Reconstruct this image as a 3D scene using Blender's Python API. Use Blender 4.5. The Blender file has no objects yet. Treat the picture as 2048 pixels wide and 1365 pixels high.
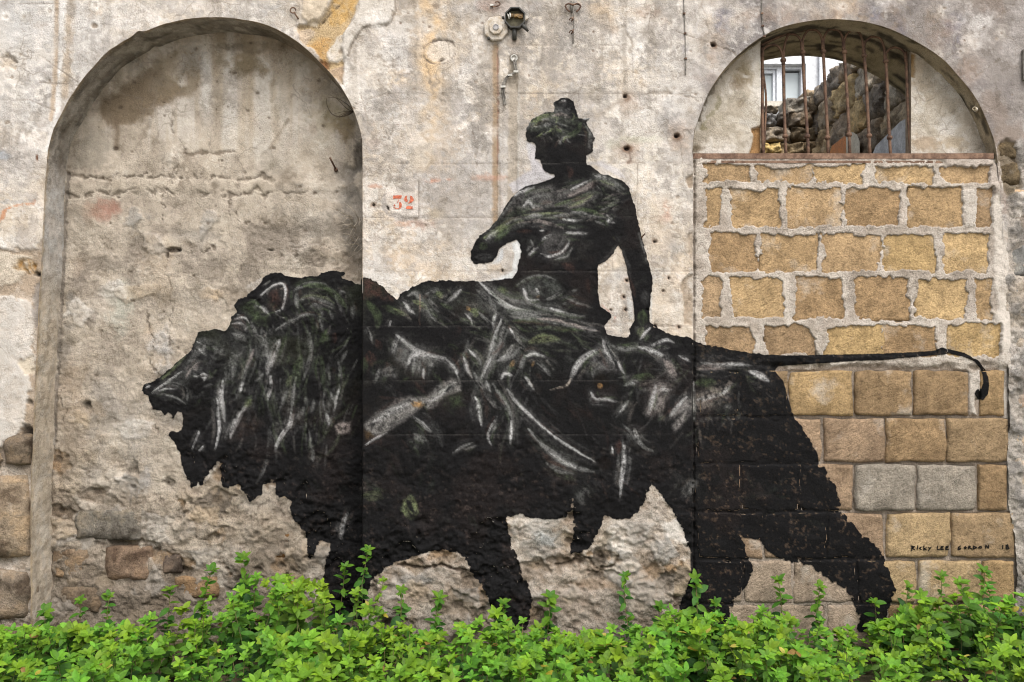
import bpy, math, random
import numpy as np
from mathutils import Vector
from mathutils.bvhtree import BVHTree

# ------------------------------------------------------------------ camera, sky, sun, exposure
scene = bpy.context.scene
CAMZ, D, HOR, PPM = 1.6, 6.2, 780.0, 320.0      # camera height, distance to the wall, horizon row, pixels per metre on the wall
cam_data = bpy.data.cameras.new('camera')
cam_data.sensor_width = 36.0
cam_data.lens = 36.0 * D / (2048.0 / PPM)
cam_data.shift_y = (HOR - 682.5) / 2048.0
cam_data.clip_end = 500.0
cam = bpy.data.objects.new('camera', cam_data)
cam.location = (0, -D, CAMZ)
cam.rotation_euler = (math.radians(90), 0, 0)
scene.collection.objects.link(cam)
scene.camera = cam

SUN_EL, SUN_AZ = 54.0, 160.0                      # the soft light comes from above and behind the camera
world = bpy.data.worlds.new('World')
scene.world = world
world.use_nodes = True
wn = world.node_tree
bg = wn.nodes['Background']
sky = wn.nodes.new('ShaderNodeTexSky')
sky.sky_type = 'NISHITA'
sky.sun_disc = False
sky.sun_elevation = math.radians(SUN_EL)
sky.sun_rotation = math.radians(SUN_AZ)
sky.air_density = 1.0
sky.dust_density = 3.5
sky.ozone_density = 0.6
hsv = wn.nodes.new('ShaderNodeHueSaturation')        # cloud cover: the same sky, almost grey
hsv.inputs['Saturation'].default_value = 0.35
wn.links.new(sky.outputs[0], hsv.inputs['Color'])
wn.links.new(hsv.outputs[0], bg.inputs['Color'])
bg.inputs['Strength'].default_value = 0.15
sun_data = bpy.data.lights.new('sun', 'SUN')
sun_data.energy = 1.2
sun_data.angle = math.radians(35)
sun_data.color = (1.0, 0.98, 0.96)
sun = bpy.data.objects.new('sun', sun_data)
_az, _el = math.radians(SUN_AZ), math.radians(SUN_EL)
sdir = Vector((math.sin(_az) * math.cos(_el), math.cos(_az) * math.cos(_el), math.sin(_el)))
sun.rotation_euler = sdir.to_track_quat('Z', 'Y').to_euler()
sun.location = (0, 0, 8)
scene.collection.objects.link(sun)
vs = scene.view_settings
vs.view_transform = 'Standard'
vs.look = 'None'
vs.gamma = 1.0
vs.exposure = 1.0
vs.use_curve_mapping = False
scene.cycles.filter_width = 1.1

# ------------------------------------------------------------------ helpers
rnd = random.Random(7)
COL = scene.collection
ALB = 0.74                                        # painted picture colours times this are the surface albedos

def lin(c):
    c = np.asarray(c, dtype=np.float64) / 255.0
    return np.where(c <= 0.04045, c / 12.92, ((c + 0.055) / 1.055) ** 2.4) * ALB

def W(px, py, y=0.0):
    """A point of the photograph at depth y behind the wall face, in metres."""
    k = (D + y) / D / PPM
    return np.stack([(np.asarray(px, float) - 1024.0) * k, np.zeros_like(np.asarray(px, float)) + y,
                     CAMZ + (HOR - np.asarray(py, float)) * k], axis=-1)

_tabs = {}
def vnoise(x, y, seed):
    if seed not in _tabs:
        _tabs[seed] = np.random.RandomState(seed).rand(256, 256)
    T = _tabs[seed]
    xi = np.floor(x).astype(np.int64); yi = np.floor(y).astype(np.int64)
    fx = x - xi; fy = y - yi
    fx = fx * fx * (3 - 2 * fx); fy = fy * fy * (3 - 2 * fy)
    x0 = xi & 255; x1 = (xi + 1) & 255; y0 = yi & 255; y1 = (yi + 1) & 255
    return (T[y0, x0] * (1 - fx) + T[y0, x1] * fx) * (1 - fy) + (T[y1, x0] * (1 - fx) + T[y1, x1] * fx) * fy

def fbm(x, y, scale, octv=4, seed=1, sx=1.0, sy=1.0, gain=0.55):
    """Fractal noise about 0, roughly -1..1; scale is the size in pixels of the largest lumps."""
    out = 0.0; a = 1.0; tot = 0.0; f = 1.0 / scale
    for o in range(octv):
        # a turned lattice at each octave hides the grid
        an = 0.6 + o * 1.1 + seed * 0.37
        ca, sa = math.cos(an), math.sin(an)
        u = (x / sx) * f; v = (y / sy) * f
        out = out + a * (vnoise(u * ca - v * sa + 17.3 * o, u * sa + v * ca + 9.1 * o, seed + o) - 0.5)
        tot += a; a *= gain; f *= 2.03
    return out / tot * 4.0

def sst(a, b, x):
    t = np.clip((x - a) / (b - a), 0, 1)
    return t * t * (3 - 2 * t)

def sdf_poly(px, py, poly):
    """Signed distance in pixels, negative inside."""
    P = np.asarray(poly, float)
    d2 = np.full(px.shape, 1e12); ins = np.zeros(px.shape, bool)
    n = len(P)
    for i in range(n):
        ax, ay = P[i]; bx, by = P[(i + 1) % n]
        ex, ey = bx - ax, by - ay
        L = ex * ex + ey * ey + 1e-9
        t = np.clip(((px - ax) * ex + (py - ay) * ey) / L, 0, 1)
        dx = px - ax - t * ex; dy = py - ay - t * ey
        np.minimum(d2, dx * dx + dy * dy, out=d2)
        if ay != by:
            c = ((ay > py) != (by > py)) & (px < (bx - ax) * (py - ay) / (by - ay) + ax)
            ins ^= c
    d = np.sqrt(d2)
    return np.where(ins, -d, d)

def dist_line(px, py, pts):
    """Distance to a polyline and the position 0..1 along it."""
    P = np.asarray(pts, float)
    seg = np.hypot(*(P[1:] - P[:-1]).T); cum = np.concatenate([[0], np.cumsum(seg)]); tot = cum[-1] + 1e-9
    best = np.full(px.shape, 1e12); along = np.zeros(px.shape)
    for i in range(len(P) - 1):
        ax, ay = P[i]; ex, ey = P[i + 1] - P[i]
        L = ex * ex + ey * ey + 1e-9
        t = np.clip(((px - ax) * ex + (py - ay) * ey) / L, 0, 1)
        dx = px - ax - t * ex; dy = py - ay - t * ey
        q = dx * dx + dy * dy
        m = q < best
        best = np.where(m, q, best); along = np.where(m, (cum[i] + t * seg[i]) / tot, along)
    return np.sqrt(best), along

def smooth_pts(pts, n=6):
    """Catmull-Rom through the points."""
    P = np.asarray(pts, float)
    if len(P) < 3:
        return P
    Q = np.vstack([2 * P[0] - P[1], P, 2 * P[-1] - P[-2]])
    out = []
    for i in range(1, len(Q) - 2):
        for k in range(n):
            t = k / n
            p0, p1, p2, p3 = Q[i - 1], Q[i], Q[i + 1], Q[i + 2]
            out.append(0.5 * ((2 * p1) + (-p0 + p2) * t + (2 * p0 - 5 * p1 + 4 * p2 - p3) * t * t + (-p0 + 3 * p1 - 3 * p2 + p3) * t ** 3))
    out.append(P[-1])
    return np.array(out)

def link(o, parent=None):
    COL.objects.link(o)
    if parent is not None:
        o.parent = parent
    return o

def tag(o, label=None, cat=None, group=None, kind=None):
    if label: o['label'] = label
    if cat: o['category'] = cat
    if group: o['group'] = group
    if kind: o['kind'] = kind
    return o

def empty(name, loc=(0, 0, 0)):
    o = bpy.data.objects.new(name, None)
    o.empty_display_size = 0.1
    o.location = loc
    return link(o)

def raw_mesh(name, V, F, mat=None, smooth=True, col=None, attrs=None):
    """V (n,3), F (m,4) or (m,3) index array."""
    me = bpy.data.meshes.new(name)
    V = np.ascontiguousarray(V, np.float32); F = np.ascontiguousarray(F, np.int32)
    k = F.shape[1]
    me.vertices.add(len(V)); me.vertices.foreach_set('co', V.ravel())
    me.loops.add(F.size); me.loops.foreach_set('vertex_index', F.ravel())
    me.polygons.add(len(F)); me.polygons.foreach_set('loop_start', np.arange(0, F.size, k, dtype=np.int32))
    me.update(calc_edges=True)
    if smooth:
        me.polygons.foreach_set('use_smooth', np.ones(len(F), bool))
    if col is not None:
        ca = me.color_attributes.new('Col', 'FLOAT_COLOR', 'POINT')
        c4 = np.ones((len(V), 4), np.float32); c4[:, :3] = col
        ca.data.foreach_set('color', c4.ravel())
    for nm, a in (attrs or {}).items():
        at = me.attributes.new(nm, 'FLOAT', 'POINT')
        at.data.foreach_set('value', np.ascontiguousarray(a, np.float32).ravel())
    if mat is not None:
        me.materials.append(mat)
    return me

def mesh_obj(name, V, F, mat, parent=None, smooth=True, col=None, attrs=None):
    return link(bpy.data.objects.new(name, raw_mesh(name, V, F, mat, smooth, col, attrs)), parent)

class MB:
    """Collects simple solids into one mesh; positions relative to an origin."""
    def __init__(s, o=(0, 0, 0)):
        s.v = []; s.f = []; s.o = np.asarray(o, float)
    def add(s, V, F):
        b = len(s.v)
        s.v += [tuple(np.asarray(p, float) - s.o) for p in V]
        s.f += [tuple(i + b for i in f) for f in F]
    def box(s, a, b, jit=0.0):
        x0, y0, z0 = a; x1, y1, z1 = b
        V = [(x0, y0, z0), (x1, y0, z0), (x1, y1, z0), (x0, y1, z0), (x0, y0, z1), (x1, y0, z1), (x1, y1, z1), (x0, y1, z1)]
        V = [tuple(c + rnd.uniform(-jit, jit) for c in p) for p in V]
        s.add(V, [(0, 3, 2, 1), (4, 5, 6, 7), (0, 1, 5, 4), (1, 2, 6, 5), (2, 3, 7, 6), (3, 0, 4, 7)])
    def tube(s, pts, r, n=8, cap=True):
        P = [Vector(p) for p in pts]
        rs = r if isinstance(r, (list, tuple)) else [r] * len(P)
        V = []; F = []
        up = None
        for i, p in enumerate(P):
            t = (P[min(i + 1, len(P) - 1)] - P[max(i - 1, 0)]).normalized()
            if up is None:
                up = t.orthogonal().normalized()
            else:
                up = (up - t * up.dot(t)).normalized()
            b = t.cross(up)
            for k in range(n):
                a = 2 * math.pi * k / n
                V.append(p + (up * math.cos(a) + b * math.sin(a)) * rs[i])
        for i in range(len(P) - 1):
            for k in range(n):
                F.append((i * n + k, i * n + (k + 1) % n, (i + 1) * n + (k + 1) % n, (i + 1) * n + k))
        if cap:
            F.append(tuple(range(n - 1, -1, -1))); F.append(tuple((len(P) - 1) * n + k for k in range(n)))
        s.add(V, F)
    def lathe(s, c, axis, prof, n=12):
        """prof: (radius, along) pairs about the axis through c."""
        c = Vector(c); ax = Vector(axis).normalized(); u = ax.orthogonal().normalized(); w = ax.cross(u)
        V = []; F = []
        for (r, h) in prof:
            for k in range(n):
                a = 2 * math.pi * (k + 0.5) / n
                V.append(c + ax * h + (u * math.cos(a) + w * math.sin(a)) * r)
        for i in range(len(prof) - 1):
            for k in range(n):
                F.append((i * n + k, i * n + (k + 1) % n, (i + 1) * n + (k + 1) % n, (i + 1) * n + k))
        F.append(tuple(range(n - 1, -1, -1))); F.append(tuple((len(prof) - 1) * n + k for k in range(n)))
        s.add(V, F)
    def build(s, name, mat, parent=None, smooth=False):
        me = bpy.data.meshes.new(name)
        me.from_pydata(s.v, [], s.f); me.update()
        me.materials.append(mat)
        if smooth:
            me.polygons.foreach_set('use_smooth', np.ones(len(me.polygons), bool))
        o = bpy.data.objects.new(name, me)
        return link(o, parent)

# ------------------------------------------------------------------ materials
def new_mat(name):
    m = bpy.data.materials.new(name); m.use_nodes = True
    nt = m.node_tree
    return m, nt, nt.nodes['Principled BSDF'], nt.nodes['Material Output']

def nnoise(nt, scale, detail=4.0, rough=0.55, vec=None, dist=0.0):
    n = nt.nodes.new('ShaderNodeTexNoise')
    n.inputs['Scale'].default_value = scale; n.inputs['Detail'].default_value = detail
    n.inputs['Roughness'].default_value = rough; n.inputs['Distortion'].default_value = dist
    if vec is not None: nt.links.new(vec, n.inputs['Vector'])
    return n.outputs['Fac']

def nramp(nt, fac, stops):
    r = nt.nodes.new('ShaderNodeValToRGB')
    e = r.color_ramp.elements
    while len(e) < len(stops): e.new(0.5)
    for i, (p, c) in enumerate(stops):
        e[i].position = p
        e[i].color = (c, c, c, 1) if isinstance(c, (int, float)) else (*c, 1)
    nt.links.new(fac, r.inputs[0])
    return r.outputs[0]

def nmix(nt, a, b, fac, mode='MIX'):
    n = nt.nodes.new('ShaderNodeMix'); n.data_type = 'RGBA'; n.blend_type = mode
    for sock, val in ((n.inputs[0], fac), (n.inputs[6], a), (n.inputs[7], b)):
        if isinstance(val, (int, float)): sock.default_value = val
        elif isinstance(val, (tuple, list, np.ndarray)): sock.default_value = (*[float(c) for c in val], 1)
        else: nt.links.new(val, sock)
    return n.outputs[2]

def nmath(nt, op, a, b=0.0, clamp=False):
    n = nt.nodes.new('ShaderNodeMath'); n.operation = op; n.use_clamp = clamp
    for sock, val in ((n.inputs[0], a), (n.inputs[1], b)):
        if isinstance(val, (int, float)): sock.default_value = val
        else: nt.links.new(val, sock)
    return n.outputs[0]

def nbump(nt, height, strength, dist, normal=None):
    b = nt.nodes.new('ShaderNodeBump')
    b.inputs['Strength'].default_value = strength; b.inputs['Distance'].default_value = dist
    nt.links.new(height, b.inputs['Height'])
    if normal is not None: nt.links.new(normal, b.inputs['Normal'])
    return b.outputs[0]

def npos(nt):
    return nt.nodes.new('ShaderNodeNewGeometry').outputs['Position']

def nscale(nt, vec, s):
    m = nt.nodes.new('ShaderNodeMapping'); m.inputs['Scale'].default_value = s
    nt.links.new(vec, m.inputs['Vector'])
    return m.outputs[0]

def plaster_grain(nt, pos):
    """Fine relief shared by the wall and by the paint that lies on it."""
    a = nnoise(nt, 26, 6, 0.62, pos)
    b = nnoise(nt, 150, 3, 0.6, pos)
    c = nmath(nt, 'ADD', nmath(nt, 'MULTIPLY', a, 1.0), nmath(nt, 'MULTIPLY', b, 0.45))
    return c

def wall_material(name, bump=1.0):
    m, nt, p, out = new_mat(name)
    pos = npos(nt)
    at = nt.nodes.new('ShaderNodeAttribute'); at.attribute_name = 'Col'
    ro = nt.nodes.new('ShaderNodeAttribute'); ro.attribute_name = 'rgh'
    fine = nnoise(nt, 120, 3, 0.7, pos)
    f1 = nramp(nt, fine, [(0.36, 0.55), (0.46, 0.93), (0.54, 1.05), (0.66, 1.28)])
    mid = nnoise(nt, 8, 6, 0.7, pos, 0.3)
    # thin coats flaking off each other with sharp edges
    f2 = nramp(nt, mid, [(0.40, (0.72, 0.70, 0.67)), (0.425, (0.95, 0.94, 0.93)), (0.53, (1.0, 1.0, 1.0)), (0.545, (1.13, 1.12, 1.12)), (0.64, (1.16, 1.15, 1.16))])
    # the grit shows in patches; elsewhere the coat is trowelled smooth
    gritty = nramp(nt, nnoise(nt, 3.2, 4, 0.6, pos), [(0.44, 0.0), (0.58, 1.0)])
    rf = nmath(nt, 'ADD', nmath(nt, 'MULTIPLY', ro.outputs['Fac'], 0.7), nmath(nt, 'MULTIPLY', gritty, 0.3), True)
    c = nmix(nt, at.outputs['Color'], f1, rf, 'MULTIPLY')
    c = nmix(nt, c, f2, 0.75, 'MULTIPLY')
    # hairline crazing
    cv = nt.nodes.new('ShaderNodeTexVoronoi'); cv.feature = 'DISTANCE_TO_EDGE'; cv.inputs['Scale'].default_value = 3.4
    wv = nt.nodes.new('ShaderNodeVectorMath'); wv.operation = 'MULTIPLY_ADD'
    nz = nt.nodes.new('ShaderNodeTexNoise'); nz.inputs['Scale'].default_value = 7; nz.inputs['Detail'].default_value = 2; nt.links.new(pos, nz.inputs['Vector'])
    nt.links.new(nz.outputs['Color'], wv.inputs[0]); wv.inputs[1].default_value = (0.3, 0.3, 0.3); nt.links.new(pos, wv.inputs[2]); nt.links.new(wv.outputs[0], cv.inputs['Vector'])
    craze = nmath(nt, 'MULTIPLY', nramp(nt, cv.outputs['Distance'], [(0.0, 1.0), (0.010, 0.6), (0.022, 0.0)]), nramp(nt, nnoise(nt, 2.1, 3, 0.6, pos), [(0.5, 0.0), (0.58, 1.0)]))
    c = nmix(nt, c, (0.17, 0.14, 0.11), nmath(nt, 'MULTIPLY', craze, 0.55))
    # small dark pits in patches
    vo = nt.nodes.new('ShaderNodeTexVoronoi'); vo.inputs['Scale'].default_value = 42; nt.links.new(pos, vo.inputs['Vector'])
    pit = nmath(nt, 'MULTIPLY', nramp(nt, vo.outputs['Distance'], [(0.0, 1.0), (0.12, 1.0), (0.2, 0.0)]),
                nramp(nt, nnoise(nt, 6, 4, 0.6, pos), [(0.52, 0.0), (0.6, 1.0)]))
    pit = nmath(nt, 'MULTIPLY', pit, nmath(nt, 'ADD', ro.outputs['Fac'], 0.25, True))
    c = nmix(nt, c, (0.13, 0.105, 0.08), nmath(nt, 'MULTIPLY', pit, 0.75))
    nt.links.new(c, p.inputs['Base Color'])
    p.inputs['Roughness'].default_value = 0.95
    p.inputs['Specular IOR Level'].default_value = 0.12
    h = nmath(nt, 'ADD', nmath(nt, 'MULTIPLY', mid, 1.2), nmath(nt, 'MULTIPLY', fine, 0.8))
    hs = nmath(nt, 'MULTIPLY', h, nmath(nt, 'ADD', nmath(nt, 'MULTIPLY', rf, 1.35), 0.10))
    nt.links.new(nbump(nt, hs, 0.75 * bump, 0.016), p.inputs['Normal'])
    return m

def stone_material(name, tints, bump=1.0, chisel=False):
    """tints: dark, mid and light versions of the stone's colour variation, multiplied with the object colour."""
    m, nt, p, out = new_mat(name)
    pos = npos(nt)
    oi = nt.nodes.new('ShaderNodeObjectInfo')
    sh = nt.nodes.new('ShaderNodeVectorMath'); sh.operation = 'ADD'
    cb = nt.nodes.new('ShaderNodeCombineXYZ'); nt.links.new(nmath(nt, 'MULTIPLY', oi.outputs['Random'], 40.0), cb.inputs[1])
    nt.links.new(pos, sh.inputs[0]); nt.links.new(cb.outputs[0], sh.inputs[1])
    v = sh.outputs[0]
    f1 = nramp(nt, nnoise(nt, 7, 6, 0.62, v, 0.3), [(0.36, tints[0]), (0.5, tints[1]), (0.62, tints[2])])
    f2 = nramp(nt, nnoise(nt, 75, 5, 0.7, v), [(0.36, 0.66), (0.46, 0.94), (0.54, 1.04), (0.66, 1.22)])
    f3 = nramp(nt, nnoise(nt, 22, 5, 0.7, v, 0.5), [(0.36, 0.74), (0.5, 1.0), (0.64, 1.15)])
    c = nmix(nt, oi.outputs['Color'], f1, 1.0, 'MULTIPLY')
    c = nmix(nt, c, f2, 1.0, 'MULTIPLY')
    c = nmix(nt, c, f3, 0.8, 'MULTIPLY')
    pale = nramp(nt, nnoise(nt, 4.5, 5, 0.6, v), [(0.57, 0.0), (0.7, 0.5)])
    c = nmix(nt, c, tuple(lin((205, 196, 182))), pale)
    nt.links.new(c, p.inputs['Base Color'])
    p.inputs['Roughness'].default_value = 0.95
    p.inputs['Specular IOR Level'].default_value = 0.12
    h = plaster_grain(nt, v)
    if chisel:                                     # slanting marks of the mason's pick
        mp = nt.nodes.new('ShaderNodeMapping'); mp.inputs['Rotation'].default_value = (0, math.radians(38), 0)
        nt.links.new(v, mp.inputs['Vector'])
        pick = nnoise(nt, 1.0, 3, 0.6, nscale(nt, mp.outputs[0], (10, 30, 55)))
        h = nmath(nt, 'ADD', h, nmath(nt, 'MULTIPLY', pick, nmath(nt, 'MULTIPLY', oi.outputs['Random'], 0.7)))
    nt.links.new(nbump(nt, h, 0.9 * bump, 0.013), p.inputs['Normal'])
    return m

def simple_mat(name, rgb, rough=0.6, metal=0.0, var=0.25, scale=30.0, rgb2=None, bump=0.3, spec=0.4):
    m, nt, p, out = new_mat(name)
    pos = npos(nt)
    a = lin(rgb); b = lin(rgb2) if rgb2 is not None else a * (1 - var)
    c = nmix(nt, tuple(a), tuple(b), nramp(nt, nnoise(nt, scale, 5, 0.65, pos), [(0.38, 0.0), (0.62, 1.0)]))
    f = nramp(nt, nnoise(nt, scale * 6, 3, 0.6, pos), [(0.3, 0.75), (0.5, 1.0), (0.7, 1.15)])
    nt.links.new(nmix(nt, c, f, 1.0, 'MULTIPLY'), p.inputs['Base Color'])
    p.inputs['Roughness'].default_value = rough
    p.inputs['Metallic'].default_value = metal
    p.inputs['Specular IOR Level'].default_value = spec
    nt.links.new(nbump(nt, nnoise(nt, scale * 5, 4, 0.6, pos), bump, 0.004), p.inputs['Normal'])
    return m

M_WALL = wall_material('weathered_plaster')
M_BLOCK = stone_material('tufa_block', [(0.74, 0.73, 0.72), (0.98, 0.98, 0.98), (1.16, 1.16, 1.15)], 1.3, True)
M_RUBBLE = stone_material('rubble_stone', [(0.45, 0.42, 0.40), (1, 1, 1), (1.3, 1.22, 1.1)], 1.6)
M_RUST = simple_mat('rusty_iron', (130, 102, 82), 0.85, 0.0, rgb2=(82, 62, 52), scale=22, bump=0.8, spec=0.25)
M_BEAM = simple_mat('weathered_beam', (146, 118, 98), 0.9, 0.0, rgb2=(98, 76, 63), scale=16, bump=0.8, spec=0.2)
M_IRON = simple_mat('dull_dark_metal', (62, 60, 54), 0.6, 0.0, scale=40, bump=0.4)
M_CERAMIC = simple_mat('chalky_lid', (208, 200, 188), 0.7, rgb2=(176, 160, 138), scale=25, bump=0.3)
M_CABLE = simple_mat('grey_cable_sheath', (140, 134, 124), 0.6, rgb2=(84, 78, 70), scale=30, bump=0.2)
M_CLIP = simple_mat('pale_clip', (214, 210, 200), 0.6, scale=40)
M_BRASS = simple_mat('tarnished_connector', (170, 132, 70), 0.5, rgb2=(96, 74, 44), scale=60)
M_TWIG = simple_mat('dry_twig', (120, 104, 86), 0.9, rgb2=(84, 72, 58), scale=40, bump=0.5)
M_PALETWIG = simple_mat('bleached_root', (188, 176, 158), 0.9, rgb2=(140, 126, 106), scale=40, bump=0.5)
# ------------------------------------------------------------------ wall surfaces as relief sheets
def terrace(n, step):
    """Chipped layers: flat treads with steep broken edges."""
    q = n / step
    fl = np.floor(q); fr = q - fl
    return (fl + sst(0.82, 1.0, fr)) * step

class Field:
    """A relief sheet over photograph pixels at depth y: colour, height (towards the street) and roughness per vertex."""
    def __init__(s, xs, ys, base):
        s.xs, s.ys = np.asarray(xs, float), np.asarray(ys, float)
        s.X, s.Y = np.meshgrid(s.xs, s.ys)
        s.h = np.zeros(s.X.shape); s.r = np.full(s.X.shape, 0.3)
        s.c = np.zeros(s.X.shape + (3,)); s.c[:] = base
        s.n1 = fbm(s.X, s.Y, 9, 3, 11); s.n2 = fbm(s.X, s.Y, 28, 4, 21); s.n3 = fbm(s.X, s.Y, 95, 5, 31)
    def win(s, x0, x1, y0, y1):
        i0, i1 = np.searchsorted(s.xs, [x0, x1]); j0, j1 = np.searchsorted(s.ys, [y0, y1])
        return (slice(j0, max(j1, j0)), slice(i0, max(i1, i0)))
    def lay(s, w, m, rgb):
        m = np.clip(m, 0, 1)[..., None]
        s.c[w] = s.c[w] * (1 - m) + np.asarray(rgb, float) * m
    def full(s, m, rgb):
        s.lay((slice(None), slice(None)), m, rgb)
    def blob(s, cx, cy, rx, ry, rgb, op=0.7, soft=0.5, rag=0.35, dh=0.0, rot=0.0, grain=0.0):
        R = max(rx, ry) * 1.7
        w = s.win(cx - R, cx + R, cy - R, cy + R)
        X, Y = s.X[w] - cx, s.Y[w] - cy
        if X.size == 0: return
        if rot:
            a = math.radians(rot); X, Y = X * math.cos(a) + Y * math.sin(a), -X * math.sin(a) + Y * math.cos(a)
        d = np.hypot(X / rx, Y / ry) + rag * (s.n2[w] * 0.6 + s.n1[w] * 0.4)
        m = 1 - sst(1 - soft, 1 + soft * 0.4, d)
        if grain: m = m * np.clip(1 - grain + grain * 1.4 * (s.n1[w] + 0.5), 0, 1)
        if rgb is not None: s.lay(w, m * op, rgb)
        if dh: s.h[w] += dh * m
    def area(s, poly, rgb, op=0.8, soft=4.0, rag=5.0, dh=0.0, rough=None, grain=0.0):
        P = np.asarray(poly, float)
        w = s.win(P[:, 0].min() - 30, P[:, 0].max() + 30, P[:, 1].min() - 30, P[:, 1].max() + 30)
        if s.X[w].size == 0: return
        d = sdf_poly(s.X[w], s.Y[w], poly) + rag * (s.n2[w] * 0.7 + s.n1[w] * 0.5)
        m = 1 - sst(-soft, soft, d)
        g = m
        if grain: g = m * np.clip(1 - grain + grain * 1.5 * (s.n1[w] * 0.6 + s.n2[w] * 0.6 + 0.4), 0, 1)
        if rgb is not None: s.lay(w, g * op, rgb)
        if dh: s.h[w] += dh * m
        if rough is not None: s.r[w] = s.r[w] * (1 - m) + rough * m
    def line(s, pts, width, rgb, op=0.8, dh=0.0, rag=1.5, soft=1.2, wob=0.0, smooth=False, breakup=0.0):
        P = smooth_pts(pts) if smooth else np.asarray(pts, float)
        R = width * 2 + 12 + wob * 2
        w = s.win(P[:, 0].min() - R, P[:, 0].max() + R, P[:, 1].min() - R, P[:, 1].max() + R)
        if s.X[w].size == 0: return
        X, Y = s.X[w], s.Y[w]
        if wob: X, Y = X + wob * s.n2[w], Y + wob * np.roll(s.n2, 37, 0)[w]
        d, t = dist_line(X, Y, P)
        d = d + rag * s.n1[w]
        m = 1 - sst(width * 0.5 - soft, width * 0.5 + soft, d)
        if breakup: m = m * sst(-0.4, 0.3, s.n3[w] + s.n2[w] * 0.5 + 0.6 - breakup)
        if rgb is not None: s.lay(w, m * op, rgb)
        if dh: s.h[w] += dh * m
    def coords(s, depth):
        V = W(s.X, s.Y, depth)
        V[..., 1] -= s.h
        return V
    def build(s, name, depth, keep=None, snap=None, parent=None, mat=None, alb=1.0):
        """keep: bool per cell; snap: polygon (pixels) onto which the cut edge is drawn."""
        H, Wd = s.X.shape
        if keep is None: keep = np.ones((H - 1, Wd - 1), bool)
        px, py = s.X.copy(), s.Y.copy()
        if snap is not None:
            used = np.zeros((H, Wd), int)
            used[:-1, :-1] += keep; used[1:, :-1] += keep; used[:-1, 1:] += keep; used[1:, 1:] += keep
            edge = (used > 0) & (used < 4)
            edge[0, :] = edge[-1, :] = False; edge[:, 0] = edge[:, -1] = False
            j, i = np.nonzero(edge)
            P = np.vstack([np.asarray(q, float) for q in snap]); Q = np.vstack([np.roll(np.asarray(q, float), -1, 0) for q in snap])
            ex = Q - P; L = (ex ** 2).sum(1) + 1e-9
            ax = px[j, i][:, None]; ay = py[j, i][:, None]
            t = np.clip(((ax - P[:, 0]) * ex[:, 0] + (ay - P[:, 1]) * ex[:, 1]) / L, 0, 1)
            qx = P[:, 0] + t * ex[:, 0]; qy = P[:, 1] + t * ex[:, 1]
            k = ((qx - ax) ** 2 + (qy - ay) ** 2).argmin(1); ar = np.arange(len(j))
            ok = ((qx - ax) ** 2 + (qy - ay) ** 2)[ar, k] < 36
            px[j[ok], i[ok]] = qx[ar, k][ok]; py[j[ok], i[ok]] = qy[ar, k][ok]
        V = W(px, py, depth); V[..., 1] -= s.h
        idx = np.arange(H * Wd).reshape(H, Wd)
        F = np.stack([idx[:-1, :-1], idx[1:, :-1], idx[1:, 1:], idx[:-1, 1:]], -1)[keep]
        u, inv = np.unique(F, return_inverse=True)
        F = inv.reshape(F.shape)
        cc = s.c.reshape(-1, 3)[u]; cc = cc * 0.78 + cc.mean(1, keepdims=True) * 0.22
        c = lin(np.clip(cc, 0, 255)) * alb
        return mesh_obj(name, V.reshape(-1, 3)[u], F, mat or M_WALL, parent, True, c, {'rgh': s.r.reshape(-1)[u]})

def cellin(f, poly, grow=0.0):
    cx = (f.X[:-1, :-1] + f.X[1:, 1:]) / 2; cy = (f.Y[:-1, :-1] + f.Y[1:, 1:]) / 2
    P = np.asarray(poly, float)
    out = np.zeros(cx.shape, bool)
    j0, j1 = np.searchsorted(f.ys, [P[:, 1].min() - 10 - grow, P[:, 1].max() + 10 + grow]); i0, i1 = np.searchsorted(f.xs, [P[:, 0].min() - 10 - grow, P[:, 0].max() + 10 + grow])
    w = (slice(j0, j1), slice(i0, i1))
    out[w] = sdf_poly(cx[w], cy[w], poly) < grow
    return out


def scabs(f, n, x0, x1, y0, y1, seed, flat=False):
    """Remnants of plaster and broken stone faces: flat pieces with sharp ragged rims, some standing out, some fallen away."""
    r_ = np.random.RandomState(seed)
    for k in range(n):
        cx, cy = r_.uniform(x0, x1), r_.uniform(y0, y1); R = r_.uniform(10, 40)
        m_ = r_.randint(6, 10); an = np.sort(r_.uniform(0, 6.28, m_)); st_ = r_.uniform(0.7, 1.7)
        poly = [(cx + R * st_ * r_.uniform(0.5, 1.2) * math.cos(t), cy + R * r_.uniform(0.5, 1.2) * math.sin(t)) for t in an]
        rgb, dh = [((206, 192, 172), 0.012), ((186, 174, 158), 0.010), ((152, 128, 98), -0.012), ((128, 108, 86), -0.016), ((196, 170, 134), 0.008), ((166, 160, 150), 0.009), ((172, 132, 88), -0.010), ((214, 206, 194), 0.007), ((110, 98, 84), -0.014)][r_.randint(9)]
        if flat and dh < 0: continue
        f.area(poly, rgb, r_.uniform(0.55, 0.9), 1.6, 5.0, dh, 0.5 if dh > 0 else 1.0, 0.35)
        if dh < 0: f.blob(cx, cy, R * 0.35, R * 0.25, (84, 70, 56), 0.6, 0.5, 0.7, -0.012)

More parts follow.
